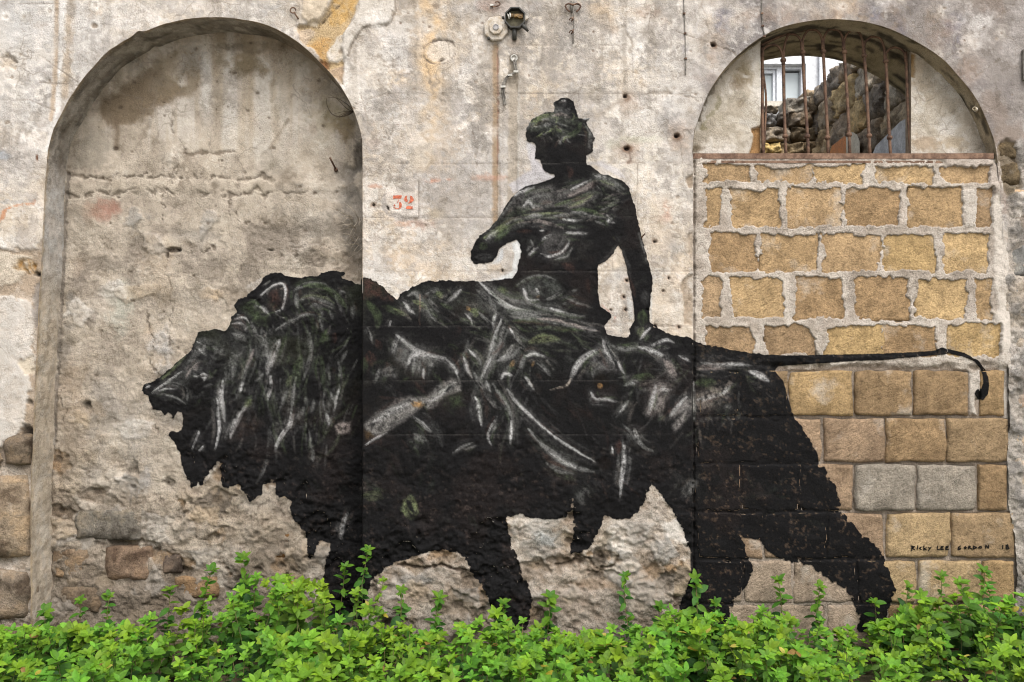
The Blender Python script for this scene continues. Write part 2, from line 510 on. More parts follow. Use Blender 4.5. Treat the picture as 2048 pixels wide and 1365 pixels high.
NICHE_ARCH = [(62, 1400), (62, 1000), (66, 900), (70, 800), (74, 700), (79, 600), (84, 500), (89, 400), (92, 345), (97, 300), (108, 260), (123, 227), (141, 195), (163, 163),
              (190, 130), (222, 100), (248, 83), (275, 70), (303, 58), (340, 46), (385, 37), (430, 35), (475, 38), (518, 46), (552, 58), (585, 77), (617, 102), (645, 130),
              (668, 155), (688, 183), (704, 213), (716, 245), (723, 275), (725, 310), (725, 600), (725, 1000), (725, 1400)]
BAY_ARCH = [(1386, 326), (1386, 300), (1388, 270), (1394, 247), (1402, 225), (1412, 197), (1426, 171), (1448, 140), (1474, 112), (1503, 88), (1531, 70), (1558, 57), (1590, 48), (1625, 42), (1663, 39),
            (1700, 41), (1736, 46), (1778, 58), (1819, 77), (1856, 98), (1889, 122), (1916, 152), (1938, 178), (1955, 203), (1969, 232), (1981, 262), (1990, 290), (1995, 326)]
BAY = BAY_ARCH + [(2003, 420), (2010, 520), (2014, 640), (2018, 760), (2020, 850), (2016, 930), (2020, 1010), (2034, 1090), (2036, 1150), (2034, 1400), (1386, 1400)]
NICHE_D, PANEL_D, WALL_D = 0.27, 0.14, 0.68

wall_root = empty('plaster_wall')
tag(wall_root, 'old flaking plaster wall with two arched bays behind the black mural', 'wall')

xs = np.concatenate([[-3200, -2400, -1800, -1400, -1100], np.arange(-900, -240, 11.0), np.arange(-240, 2290, 2.5), np.arange(2292, 2960, 11.0), [3150, 3400, 3900, 4500, 5200]])
ys = np.concatenate([[-292, -240], np.arange(-190, 1345, 2.5), [1365]])
f = Field(xs, ys, (213, 202, 188))
X, Y, n1, n2, n3 = f.X, f.Y, f.n1, f.n2, f.n3
n4 = fbm(X, Y, 260, 4, 51); n5 = fbm(X, Y, 42, 5, 61, 1.0, 1.5); n6 = fbm(X, Y, 60, 5, 71, 0.45, 2.6)
nf = fbm(X, Y, 5.2, 2, 81)
# patchy limewash, warm undercoat and grey grime over the whole face
f.full(sst(0.0, 0.9, n4 + 0.5 * n3) * 0.7, (216, 198, 172))
f.full(sst(0.05, 0.35, n5 + 0.45 * n1) * 0.7, (230, 223, 214))
f.full(sst(0.15, 0.5, fbm(X, Y, 70, 5, 91) + 0.4 * n1) * 0.65, (208, 182, 150))
f.full(sst(0.15, 0.6, fbm(X, Y, 110, 5, 97) + 0.4 * n1) * 0.6, (168, 160, 152))
f.full(sst(0.25, 0.7, n6 + 0.35 * n1) * 0.55, (178, 162, 142))
f.full(sst(0.5, 0.85, n5 * 0.4 + nf * 0.8) * 0.55, (140, 126, 112))
f.full(sst(0.45, 0.9, -n5 * 0.5 + nf * 0.7) * 0.5, (236, 230, 222))
f.h += 0.003 * n3 + 0.0018 * n2 + 0.0009 * n1
# flakes: thin steps where a coat has come away
fl = sst(0.16, 0.20, n5 + 0.5 * n2 + 0.3 * n1)
f.h -= 0.003 * fl
f.full(fl * 0.3, (196, 178, 154))
f.full(sst(0.10, 0.2, fbm(X, Y, 150, 6, 301) + 0.25 * n1) * 0.35, (234, 228, 220))
f.full(sst(0.34, 0.42, fbm(X, Y, 120, 6, 311) + 0.2 * n1) * 0.4, (206, 186, 160))
f.full(sst(0.42, 0.5, fbm(X, Y, 60, 6, 321) + 0.3 * n1) * 0.4, (164, 154, 144))
f.full(sst(0.15, 0.5, fbm(X, Y, 210, 6, 331) + 0.25 * n1) * 0.42, (160, 153, 146))
f.full(sst(0.3, 0.6, fbm(X, Y, 85, 6, 335) + 0.35 * n1) * sst(430, 150, Y) * 0.45, (148, 140, 131))
f.full(sst(0.2, 0.7, fbm(X, Y, 70, 5, 336, 0.25, 5.0) + 0.25 * n1) * sst(420, 100, Y) * 0.4, (150, 138, 122))
# upper left: chalky white
f.full(sst(330, 150, X) * sst(330, 200, Y) * 0.45 * sst(-0.4, 0.4, n3 + 0.3), (226, 222, 216))
f.full(sst(760, 640, X) * sst(100, 40, Y) * 0.3, (222, 216, 208))
# upper right: greyer, with brown and bluish old paint
ur = sst(1330, 1520, X + 60 * n3) * sst(420, 250, Y - 0.25 * (X - 1500))
f.full(ur * 0.75, (150, 141, 133))
f.full(ur * sst(0.1, 0.6, n5) * 0.75, (192, 184, 176))
f.full(ur * sst(0.15, 0.6, fbm(X, Y, 90, 5, 111)) * 0.7, (150, 128, 110))
f.full(ur * sst(0.2, 0.7, fbm(X, Y, 46, 5, 121)) * 0.75, (128, 120, 116))
f.full(ur * sst(0.42, 0.8, n5 * 0.5 + nf * 0.6) * 0.6, (214, 208, 200))
far_r = sst(1700, 1860, X) * sst(330, 230, Y)
f.full(far_r * 0.45, (134, 123, 116))
for (cx, cy, rx, ry) in [(1752, 22, 16, 26), (1905, 45, 34, 26), (1800, 60, 20, 40), (1915, 85, 14, 40), (1450, 28, 20, 14), (1444, 52, 18, 16), (1372, 100, 9, 12)]:
    f.blob(cx, cy, rx, ry, (112, 110, 124), 0.6, 0.7, 0.7, grain=0.5)
for (cx, cy, rx, ry) in [(1880, 70, 60, 46), (1700, 18, 50, 20), (1930, 140, 40, 30), (1560, 30, 60, 24), (1290, 25, 30, 14)]:
    f.blob(cx, cy, rx, ry, (152, 122, 100), 0.45, 0.8, 0.8, grain=0.5)
# left strip: drips beside the drain ridge, oxide marks
f.line([(127, -60), (124, 120), (112, 210), (100, 300)], 16, (228, 222, 214), 0.7, 0.004, soft=5)
f.line([(113, -60), (112, 120), (103, 240)], 9, (188, 160, 128), 0.75, -0.003, soft=3)
f.line([(142, -30), (137, 90), (128, 190)], 14, (184, 158, 126), 0.6, 0, soft=6, rag=4)
f.blob(143, 22, 10, 22, (140, 128, 112), 0.6, 0.7, 0.6)
f.line([(0, 440), (12, 418), (40, 410), (66, 405)], 6, (206, 132, 86), 0.75, rag=4)
f.line([(2, 405), (60, 402)], 8, (160, 160, 158), 0.5, rag=4)
f.blob(8, 312, 14, 9, (158, 164, 170), 0.8, 0.5, 0.5)
f.blob(78, 52, 26, 12, (140, 124, 102), 0.7, 0.7, 0.6, grain=0.5)
f.blob(98, 22, 16, 12, (150, 136, 118), 0.6, 0.7, 0.6, grain=0.4)
f.blob(30, 50, 34, 60, (190, 188, 184), 0.5, 0.8, 0.6); f.blob(60, 60, 60, 70, (196, 192, 188), 0.4, 0.8, 0.7)
for cx, cy in [(12, 34), (48, 33), (188, 52), (100, 22), (190, 10)]:
    f.blob(cx, cy, 11, 13, (232, 226, 216), 0.7, 0.3, 0.3, 0.002); f.blob(cx, cy, 5, 6, (186, 172, 156), 0.7, 0.4, 0.3, -0.003)
f.blob(17, 122, 18, 15, (186, 166, 140), 0.85, 0.4, 0.6, -0.012); f.line([(4, 112), (18, 115), (32, 124)], 3, (92, 80, 66), 0.8, -0.006, wob=4)
f.blob(74, 315, 3, 8, (110, 66, 44), 0.9, 0.5, 0.3, -0.003)
f.blob(60, 395, 20, 10, (160, 150, 140), 0.5, 0.7, 0.8); f.blob(40, 380, 40, 30, (188, 178, 166), 0.4, 0.8, 0.8, grain=0.5)
# left strip below: thick white coat broken along a ragged edge, rubble showing beside it
f.area([(-240, 498), (78, 500), (84, 480), (100, 520), (100, 1400), (-240, 1400)], (176, 152, 124), 0.9, 3, 8, -0.012, 0.6, 0.25)
f.area([(-240, 512), (30, 508), (62, 512), (66, 528), (40, 556), (22, 572), (-240, 575)], (212, 196, 172), 0.8, 3, 6, 0.006)
f.area([(-240, 588), (20, 590), (48, 596), (62, 612), (64, 660), (70, 690), (62, 720), (52, 742), (62, 762), (56, 800), (44, 850), (26, 880), (8, 900), (-240, 905)], (206, 198, 187), 0.9, 2.5, 9, 0.012, 0.25, 0.25)
f.area([(34, 728), (64, 712), (66, 745), (50, 750)], (214, 196, 168), 0.9, 2, 4, -0.008)
f.area([(62, 570), (88, 560), (84, 640), (70, 655), (62, 600)], (146, 136, 126), 0.8, 3, 5, -0.006)
f.area([(-240, 908), (90, 880), (90, 1400), (-240, 1400)], (150, 132, 112), 0.9, 6, 12, -0.02, 1.0, 0.3)
f.blob(58, 532, 24, 15, (168, 116, 48), 0.9, 0.5, 0.8, -0.02, grain=0.5)
f.blob(84, 552, 18, 7, (24, 20, 16), 0.95, 0.5, 0.5, -0.05, rot=18)
f.blob(56, 868, 16, 15, (52, 44, 36), 0.9, 0.6, 0.6, -0.04); f.blob(60, 805, 9, 7, (60, 52, 44), 0.7, 0.6, 0.6, -0.02)
# ruled joints scratched into the plaster
for yy, xa, xb in [(90, 905, 1345), (188, 770, 1400), (327, 726, 1385), (435, 726, 1385), (543, 726, 1385), (653, 726, 1385), (762, 726, 1385), (870, 726, 1385),
                   (8, -240, 120), (105, -240, 110), (200, -240, 78), (337, -240, 90), (440, -240, 86), (9, 2010, 2300)]:
    f.line([(xa, yy + 0.5), (xb, yy - 1)], 1.6, (132, 120, 106), 0.5, -0.003, rag=0.6, soft=0.9, breakup=0.2)
for xx, ya, yb in [(838, 362, 434), (1131, 30, 88), (1224, 92, 190), (1224, 440, 540), (1160, 330, 440), (1000, 327, 434), (946, 236, 300), (886, 92, 330), (1275, 330, 436)]:
    f.line([(xx, ya), (xx, yb)], 2.0, (134, 122, 108), 0.5, -0.003, rag=0.6, soft=0.8, breakup=0.3)
for pts in [[(707, 210), (770, 187)], [(80, 165), (165, 170)], [(60, 200), (110, 222)], [(1345, 60), (1470, 105)], [(1430, 60), (1480, 120)], [(1890, 120), (2000, 30)], [(1936, 165), (2000, 118)], [(78, 110), (160, 168)]]:
    f.line(pts, 2.0, (128, 114, 98), 0.6, -0.003, rag=0.8, soft=0.8)
# ochre streak running down the pier
w = f.win(800, 930, -190, 345)
band = np.exp(-((X[w] - 862 + 8 * n3[w]) / (21 + 7 * n2[w])) ** 2) * sst(335, 230, Y[w] + 26 * n2[w]) * np.clip(0.72 + 0.5 * n2[w] + 0.2 * n1[w], 0, 1)
f.lay(w, band * 0.85, (224, 184, 132))
f.blob(848, 318, 26, 24, (146, 130, 104), 0.75, 0.6, 0.7, grain=0.4)
f.blob(884, 268, 14, 30, (178, 168, 156), 0.5, 0.7, 0.6)
# drain grooves
f.line([(991, 92), (991, 460)], 11, (166, 138, 106), 0.9, -0.010, rag=1.5, soft=2.5)
f.line([(995, 95), (996, 200), (995, 330)], 2.5, (146, 98, 80), 0.6, -0.003, rag=1, breakup=0.2)
f.line([(1028, 120), (1027, 250), (1026, 330), (1024, 460)], 20, (172, 158, 138), 0.88, -0.011, rag=1.5, soft=2.5)
f.line([(1038, 130), (1036, 360)], 4, (222, 212, 198), 0.6, 0.003)
f.blob(1026, 300, 8, 30, (160, 148, 132), 0.6, 0.8, 0.4)
# orange-yellow stone where the coats have fallen beside the niche
f.area([(592, 50), (612, 48), (640, 40), (660, 10), (672, -20), (722, -20), (712, 20), (690, 60), (684, 95), (690, 125), (683, 166), (664, 150), (640, 118), (618, 95), (600, 80)], (204, 172, 122), 1.0, 2, 4, -0.022, 0.7)
f.area([(660, 12), (668, -20), (718, -20), (708, 20), (684, 48), (652, 52)], (216, 166, 88), 0.85, 3, 6, 0, None, 0.6)
f.area([(612, 90), (640, 70), (664, 74), (652, 110), (650, 130), (632, 112)], (200, 148, 78), 0.8, 3, 6, 0, None, 0.6)
f.blob(648, 128, 10, 12, (128, 78, 40), 0.8, 0.6, 0.6, -0.008)
f.area([(607, -20), (660, -20), (655, 14), (633, 54), (618, 50), (604, 34)], (222, 202, 172), 0.95, 2, 3, 0.010, 0.2)
f.area([(720, -20), (788, -20), (790, 20), (778, 44), (752, 52), (728, 54), (708, 76), (700, 100), (694, 116), (672, 127), (654, 122), (650, 106), (672, 76), (700, 52), (716, 24)], (212, 202, 188), 0.92, 2, 4, 0.012, 0.25, 0.2)
f.line([(790, 0), (790, 24), (776, 46), (752, 52), (728, 55), (708, 78), (698, 112)], 2.5, (120, 106, 90), 0.7, -0.006, wob=3, smooth=True)
f.area([(596, 60), (618, 54), (632, 62), (610, 90), (598, 76)], (206, 180, 150), 0.9, 2, 3, 0.006)
f.area([(655, 140), (690, 126), (685, 160), (680, 168)], (190, 160, 128), 0.9, 2, 3, 0.006)
f.line([(683, 4), (660, 22), (642, 46), (636, 54)], 2.5, (84, 66, 44), 0.7, -0.006, wob=3)
# repaired sockets and bruises on the pier
f.blob(879, 104, 30, 24, (226, 212, 194), 0.7, 0.15, 0.2, -0.008)
for a0, a1 in [(0.2, 2.9), (3.3, 5.9)]:
    f.line([(879 + 31 * math.cos(a), 104 + 25 * math.sin(a)) for a in np.linspace(a0, a1, 14)], 2.6, (120, 106, 92), 0.75, -0.005, wob=3)
f.blob(882, 121, 12, 4, (88, 72, 56), 0.85, 0.6, 0.4, -0.01, rot=-22)
f.blob(803, 118, 28, 24, (186, 176, 166), 0.6, 0.5, 0.5, -0.004); f.blob(808, 108, 14, 10, (150, 142, 134), 0.6, 0.6, 0.6)
f.line([(776, 108), (786, 130), (800, 146), (822, 138)], 4, (160, 146, 130), 0.6, 0.004, wob=5)
for (cx, cy, r, rgb, op) in [(1188, 70, 26, (164, 150, 132), 0.7), (1180, 180, 26, (172, 158, 136), 0.65), (1108, 150, 16, (172, 164, 154), 0.5), (1090, 60, 26, (176, 166, 154), 0.5), (1335, 235, 34, (150, 144, 138), 0.65),
                             (1350, 272, 22, (140, 136, 132), 0.6), (1230, 60, 14, (176, 150, 124), 0.4), (1210, 28, 34, (208, 178, 142), 0.6), (1190, 20, 20, (212, 184, 150), 0.6), (1332, 45, 16, (158, 136, 116), 0.5),
                             (752, 285, 20, (190, 166, 150), 0.4), (790, 70, 30, (188, 180, 172), 0.4), (920, 20, 34, (186, 182, 178), 0.5), (560, 20, 40, (206, 206, 204), 0.5), (1255, 350, 16, (176, 168, 158), 0.5),
                             (1310, 560, 20, (160, 156, 150), 0.55), (1346, 500, 18, (150, 146, 140), 0.5), (1290, 480, 14, (176, 166, 154), 0.5), (1220, 560, 22, (186, 180, 174), 0.7), (1240, 545, 14, (160, 156, 150), 0.5), (835, 480, 30, (190, 182, 172), 0.4)]:
    f.blob(cx, cy, r, r * 0.9, rgb, op, 0.8, 0.7, grain=0.4)
f.line([(912, 500), (890, 512), (860, 516), (830, 512), (800, 520)], 10, (186, 178, 168), 0.5, 0, soft=5)
f.line([(935, 462), (905, 488), (880, 510)], 6, (176, 166, 152), 0.5, 0.002, soft=3)
f.blob(895, 520, 90, 8, (196, 186, 172), 0.5, 0.8, 0.5)
# rusty sockets where irons were torn out
for (cx, cy) in [(1252, 196), (1255, 300), (1355, 275), (1428, 93)]:
    f.blob(cx + 4, cy + 2, 26, 26, (178, 152, 130), 0.5, 0.8, 0.8, 0.004); f.blob(cx, cy, 10, 9, (116, 84, 62), 0.75, 0.6, 0.6); f.blob(cx - 2, cy - 3, 5, 4, (40, 28, 22), 0.95, 0.4, 0.4, -0.03)
f.line([(1255, 300), (1262, 318), (1258, 326)], 5, (128, 106, 90), 0.7, -0.004)
f.line([(1250, 190), (1280, 190), (1345, 186), (1395, 203)], 3, (134, 118, 100), 0.6, -0.004, wob=5, smooth=True)
f.line([(1258, 60), (1262, 100), (1254, 150), (1252, 185)], 2.5, (140, 126, 110), 0.5, -0.003, wob=6)
f.line([(1190, 236), (1230, 208), (1252, 196)], 8, (166, 150, 132), 0.5, 0, soft=4)
f.blob(1290, 278, 44, 9, (196, 198, 170), 0.5, 0.8, 0.6); f.blob(1225, 285, 20, 12, (190, 184, 160), 0.5, 0.8, 0.6)
for (cx, cy) in [(747, 410), (1005, 541), (1310, 484), (1338, 556), (1327, 582), (1248, 594), (1252, 620), (1311, 652), (1358, 655), (1254, 562), (1295, 620), (1222, 620)]:
    f.blob(cx, cy, 7, 6, (150, 122, 98), 0.6, 0.7, 0.6); f.blob(cx, cy, 2.8, 2.6, (40, 32, 26), 0.95, 0.4, 0.3, -0.02)
# bluish white touched-up ground round the painted figure
f.area([(1056, 286), (1072, 294), (1072, 320), (1092, 346), (1112, 356), (1060, 372), (1026, 384), (1018, 370), (1040, 352), (1062, 340)], (190, 186, 190), 0.75, 3, 3)
f.area([(1036, 480), (1048, 492), (1046, 520), (1036, 552), (1012, 566), (980, 560), (1008, 548), (1024, 540), (1030, 510), (1024, 490)], (208, 210, 208), 0.8, 3, 3)
f.area([(990, 520), (1004, 500), (1006, 520), (996, 530), (980, 530)], (196, 200, 204), 0.7, 3, 3)
f.area([(1180, 326), (1206, 338), (1256, 362), (1240, 340), (1200, 322)], (196, 190, 190), 0.7, 3, 3)
f.area([(1252, 590), (1266, 606), (1268, 640), (1258, 640)], (204, 204, 200), 0.6, 2, 2)
f.area([(1292, 580), (1306, 588), (1303, 640), (1299, 646)], (176, 184, 190), 0.6, 2, 2)
f.line([(1200, 606), (1216, 622), (1232, 632), (1226, 644)], 2, (190, 70, 54), 0.7, breakup=0.3); f.line([(1258, 428), (1262, 470)], 2, (170, 110, 110), 0.4)
# red oxide rubbed across the plaster
for (cx, cy, rx, ry, op) in [(864, 362, 34, 7, 0.8), (896, 360, 12, 5, 0.7), (745, 373, 16, 6, 0.55), (985, 355, 40, 7, 0.4), (1332, 412, 12, 16, 0.6), (1326, 440, 20, 14, 0.35), (830, 448, 40, 14, 0.3), (982, 12, 22, 14, 0.4)]:
    f.blob(cx, cy, rx, ry, (202, 132, 100), op, 0.7, 0.9, grain=0.7)
f.area([(768, 385), (786, 378), (832, 384), (836, 434), (790, 436), (772, 415)], (222, 208, 195), 0.6, 4, 6, 0.002)
f.line([(838, 364), (838, 434)], 1.8, (110, 98, 86), 0.55, -0.003, rag=0.6)
f.line([(768, 390), (764, 412), (776, 428), (800, 437), (836, 437)], 8, (168, 158, 148), 0.65, -0.004, wob=3)
f.blob(776, 416, 2.5, 6, (40, 34, 28), 0.9, 0.4, 0.3, -0.008, rot=-25); f.blob(868, 428, 26, 12, (180, 160, 128), 0.55, 0.8, 0.7, grain=0.4)
f.blob(1000, 10, 40, 20, (168, 150, 138), 0.6, 0.8, 0.6); f.blob(1028, 84, 16, 12, (176, 160, 142), 0.8, 0.3, 0.3, 0.006)
f.area([(1290, 560), (1340, 560), (1345, 640), (1300, 640)], (216, 196, 170), 0.5, 10, 10)
f.area([(1296, 400), (1345, 380), (1350, 470), (1330, 520), (1300, 500)], (206, 186, 162), 0.5, 10, 14, 0, None, 0.4)
# broken arris beside the blocked bay
f.area([(1366, 560), (1386, 548), (1386, 652), (1370, 650), (1364, 600)], (170, 148, 122), 0.85, 2.5, 4, -0.015)
f.area([(1374, 470), (1386, 462), (1386, 510), (1380, 520)], (178, 158, 134), 0.8, 2.5, 3, -0.012)
f.area([(1370, 356), (1386, 348), (1386, 372), (1376, 376)], (160, 136, 108), 0.8, 2, 3, -0.012)
# pier below the mural: the coat is gone, coarse pitted rubble core
rb = sst(845, 930, Y + 55 * n3 + 16 * n2) * sst(690, 735, X) * sst(1420, 1380, X)
rb = np.maximum(rb, sst(915, 960, Y + 30 * n3) * sst(110, 90, X))
bil = np.abs(fbm(X, Y, 46, 4, 131, 1.3, 0.8)); pitn = fbm(X, Y, 17, 4, 141, 1.2, 0.8)
f.full(rb * 0.9, (190, 172, 150))
f.full(rb * sst(0.0, 0.6, n3) * 0.6, (196, 180, 160))
f.full(rb * sst(0.1, 0.6, n5) * 0.55, (156, 134, 110))
f.full(rb * sst(0.35, 0.6, pitn) * 0.5, (122, 102, 82))
f.full(rb * sst(0.2, 0.45, -pitn + 0.3 * n1) * 0.5, (216, 204, 188))
f.h += rb * (0.18 + 0.26 * sst(1040, 1080, Y)) * (0.022 * terrace(n3 + 0.35 * n2 + 0.15 * n1, 0.3) - 0.006 * bil + 0.005 - 0.020 * sst(0.4, 0.75, pitn) + 0.010 * terrace(n2 + 0.5 * n1, 0.4) + 0.004 * n1)
f.r = f.r * (1 - rb) + rb * 1.0
for (cx, cy, rx, ry, rgb, op, dh) in [(1080, 1095, 40, 30, (168, 160, 148), 0.7, 0.01), (1060, 1060, 50, 22, (196, 186, 170), 0.6, 0.012), (1220, 1090, 40, 44, (190, 176, 150), 0.6, 0.016), (1300, 1060, 50, 60, (176, 164, 150), 0.5, 0.01),
                                    (1300, 1150, 44, 18, (156, 108, 62), 0.6, -0.01), (1200, 1170, 60, 10, (150, 112, 74), 0.5, -0.008), (860, 1120, 60, 14, (186, 160, 134), 0.7, 0.018), (830, 1160, 60, 12, (150, 154, 156), 0.5, 0.0),
                                    (900, 1190, 80, 24, (198, 172, 142), 0.6, 0.006), (820, 1200, 40, 30, (178, 152, 126), 0.6, 0.0), (1130, 1200, 60, 30, (150, 128, 108), 0.5, -0.01), (1095, 1075, 30, 16, (158, 170, 172), 0.45, 0),
                                    (1350, 1200, 14, 18, (70, 48, 34), 0.8, -0.03), (1040, 1150, 6, 22, (60, 46, 36), 0.8, -0.02), (1130, 1125, 30, 10, (96, 76, 56), 0.7, -0.02), (1160, 1120, 12, 8, (80, 64, 50), 0.7, -0.02)]:
    f.blob(cx, cy, rx, ry, rgb, op, 0.5, 0.7, dh, grain=0.3)
scabs(f, 70, 740, 1390, 1020, 1260, 61)
f.full(rb * sst(1060, 1230, Y + 50 * n3 + 14 * n1) * 0.4, (118, 104, 88))
f.line([(790, 1136), (850, 1132), (930, 1138)], 6, (96, 78, 62), 0.7, -0.025, wob=5, smooth=True)
f.line([(1110, 1130), (1170, 1118), (1190, 1140), (1220, 1136), (1236, 1112)], 5, (96, 80, 62), 0.7, -0.02, wob=6, smooth=True)
# rubble beside the blocked bay at the street corner
rr = sst(2006, 2022, X + 5 * n2 + 0.01 * (Y - 700)) * sst(285, 310, Y + 8 * n2)
f.full(rr * 0.9, (168, 157, 143)); f.full(rr * sst(0.1, 0.6, n2) * 0.6, (122, 117, 110)); f.full(rr * sst(0.1, 0.6, -n2 + 0.3 * n1) * 0.6, (186, 174, 158))
f.h += rr * (0.014 * n2 - 0.014 * np.abs(n5) - 0.004 + 0.005 * n1); f.r = f.r * (1 - rr) + rr
f.area([(1995, 280), (2012, 276), (2032, 285), (2040, 330), (2046, 380), (2015, 395), (2000, 340)], (128, 110, 84), 0.8, 3, 4, -0.02)
# large blotches and tide marks
bl = np.random.RandomState(15)
for k in range(90):
    cx, cy = bl.uniform(-200, 2250), bl.uniform(-150, 860); r = bl.uniform(16, 62)
    rgb = [(166, 158, 150), (188, 168, 142), (236, 230, 222), (236, 230, 222), (206, 178, 144), (150, 140, 128), (226, 214, 198)][bl.randint(7)]
    f.blob(cx, cy, r * bl.uniform(0.6, 1.4), r * bl.uniform(0.6, 1.5), rgb, bl.uniform(0.3, 0.6), bl.uniform(0.2, 0.6), 1.0, bl.uniform(-0.002, 0.002), bl.uniform(0, 90), 0.5)
for k in range(26):
    x, y = bl.uniform(-200, 2250), bl.uniform(-150, 700); pts = [(x, y)]
    for q in range(5):
        x += bl.uniform(-16, 16); y += bl.uniform(8, 30); pts.append((x, y))
    f.line(pts, 1.8, (128, 112, 96), 0.5, -0.003, wob=8, breakup=0.35)
# craters and knocks common to the face
crk = np.random.RandomState(5)
for k in range(120):
    cx, cy = crk.uniform(-240, 2280), crk.uniform(-150, 880)
    r = crk.uniform(2, 6)
    f.blob(cx, cy, r, r * 0.8, (140, 120, 98), 0.6, 0.5, 0.6, -0.004)
for k in range(46):
    cx, cy = crk.uniform(740, 2040), crk.uniform(-100, 330)
    r = crk.uniform(10, 24)
    f.blob(cx, cy, r, r, (192, 180, 164), 0.35, 0.5, 0.6); f.blob(cx, cy, r * 0.55, r * 0.55, (214, 204, 192), 0.4, 0.4, 0.5, 0.002); f.blob(cx, cy, 2.5, 2.5, (120, 96, 76), 0.6, 0.5, 0.4, -0.004)
NICHE_S = smooth_pts(NICHE_ARCH, 10)
_n = fbm(NICHE_S[:, 0] * 1.0, NICHE_S[:, 1] * 1.0, 34, 4, 341); NICHE_S[:, 0] += 0.7 * _n * (NICHE_S[:, 0] < 720) ; NICHE_S[:, 1] += 0.7 * _n * (NICHE_S[:, 1] < 300)
_c = np.exp(-((NICHE_S[:, 0] - 276) / 9) ** 2) * (NICHE_S[:, 1] < 120); NICHE_S[:, 1] -= 6 * _c
BAY_S = np.vstack([smooth_pts(BAY_ARCH, 4), np.asarray(BAY[len(BAY_ARCH):], float)])
f.line([(727, 590), (727, 1150)], 8, (30, 28, 27), 0.98, 0, rag=0.6)
f.line([(1386, 692), (1386, 1240)], 9, (30, 28, 27), 0.98, 0, rag=0.6)
keep = ~(cellin(f, NICHE_S) | cellin(f, BAY_S))
wall_face = f.build('wall_face', 0.0, keep, [NICHE_S, BAY_S], wall_root)
f_main = f

# ---- the walled-up niche, set back
f = Field(np.arange(70, 752, 2.5), np.arange(30, 1345, 2.5), (190, 174, 152))
X, Y, n1, n2, n3 = f.X, f.Y, f.n1, f.n2, f.n3
n4 = fbm(X, Y, 240, 4, 52); n5 = fbm(X, Y, 40, 5, 62); st = fbm(X, Y, 60, 4, 72, 0.3, 5.0); nf = fbm(X, Y, 5.2, 2, 82)
low = sst(470, 930, Y + 40 * n3)
f.full(sst(0.0, 0.8, n4 + 0.4 * n3) * 0.6, (204, 186, 160))
f.full(sst(0.1, 0.6, n5) * 0.5, (170, 154, 134))
f.full(sst(0.1, 0.6, -n5 + 0.4 * n1) * 0.5, (210, 194, 170))
f.full(sst(350, 200, Y) * sst(0.1, 0.8, st) * 0.7, (164, 150, 126))
f.full(sst(350, 240, Y) * sst(0.1, 0.7, -st) * 0.6, (212, 203, 190))
f.full(low * sst(0.1, 0.6, n3) * 0.55, (160, 140, 116))
f.full(low * sst(0.1, 0.6, fbm(X, Y, 70, 5, 92)) * 0.6, (150, 142, 132))
f.full(sst(0.5, 0.95, n5 * 0.4 + nf * 0.75) * 0.4, (128, 114, 98))
f.full(sst(0.45, 0.9, -n5 * 0.5 + nf * 0.7) * 0.4, (214, 202, 184))
f.h += 0.004 * n3 + 0.002 * n2 + 0.001 * n1
f.h += sst(380, 520, Y) * (0.009 * terrace(n3 + 0.3 * n2 + 0.12 * n1, 0.35) - 0.004 * np.abs(n5) - 0.006 * sst(0.35, 0.5, n2 + 0.4 * n1))
f.r += 0.35 * sst(380, 520, Y)
# damp stains and run marks under the arch
f.area([(196, 218), (210, 200), (245, 180), (275, 150), (300, 135), (322, 128), (332, 150), (352, 160), (365, 185), (340, 205), (300, 228), (262, 244), (235, 256), (215, 248)], (126, 106, 80), 0.85, 9, 7)
f.line([(232, 240), (236, 262), (233, 292)], 10, (126, 106, 84), 0.7, 0, soft=4); f.blob(232, 297, 6, 5, (72, 56, 42), 0.85, 0.5, 0.3)
f.area([(300, 130), (345, 105), (362, 95), (352, 150), (350, 190), (320, 200)], (146, 126, 96), 0.7, 12, 8)
f.area([(372, 105), (402, 95), (404, 160), (388, 196), (366, 190)], (140, 120, 92), 0.7, 8, 8)
f.area([(268, 300), (282, 262), (300, 246), (292, 276), (284, 296)], (140, 124, 104), 0.6, 5, 5, -0.003)
f.area([(150, 330), (165, 285), (185, 255), (205, 270), (225, 300), (200, 335)], (154, 144, 126), 0.6, 10, 8)
for x0, x1, y1, op in [(404, 424, 240, 0.8), (446, 470, 300, 0.75), (510, 540, 330, 0.6), (560, 576, 300, 0.5), (480, 494, 200, 0.5), (600, 620, 280, 0.4)]:
    w = f.win(x0 - 20, x1 + 20, 90, y1 + 60)
    m = sst(x0 - 8, x0 + 4, X[w] + 4 * n2[w]) * sst(x1 + 8, x1 - 4, X[w] + 4 * n2[w]) * sst(y1 + 50, y1 - 60, Y[w]) * sst(92, 140, Y[w])
    f.lay(w, m * op, (216, 208, 196))
for x0, x1, y1 in [(426, 446, 230), (486, 506, 260), (560, 590, 200)]:
    w = f.win(x0 - 20, x1 + 20, 60, y1 + 60)
    m = sst(x0 - 8, x0 + 4, X[w]) * sst(x1 + 8, x1 - 4, X[w]) * sst(y1 + 40, y1 - 60, Y[w])
    f.lay(w, m * 0.5, (166, 146, 116))
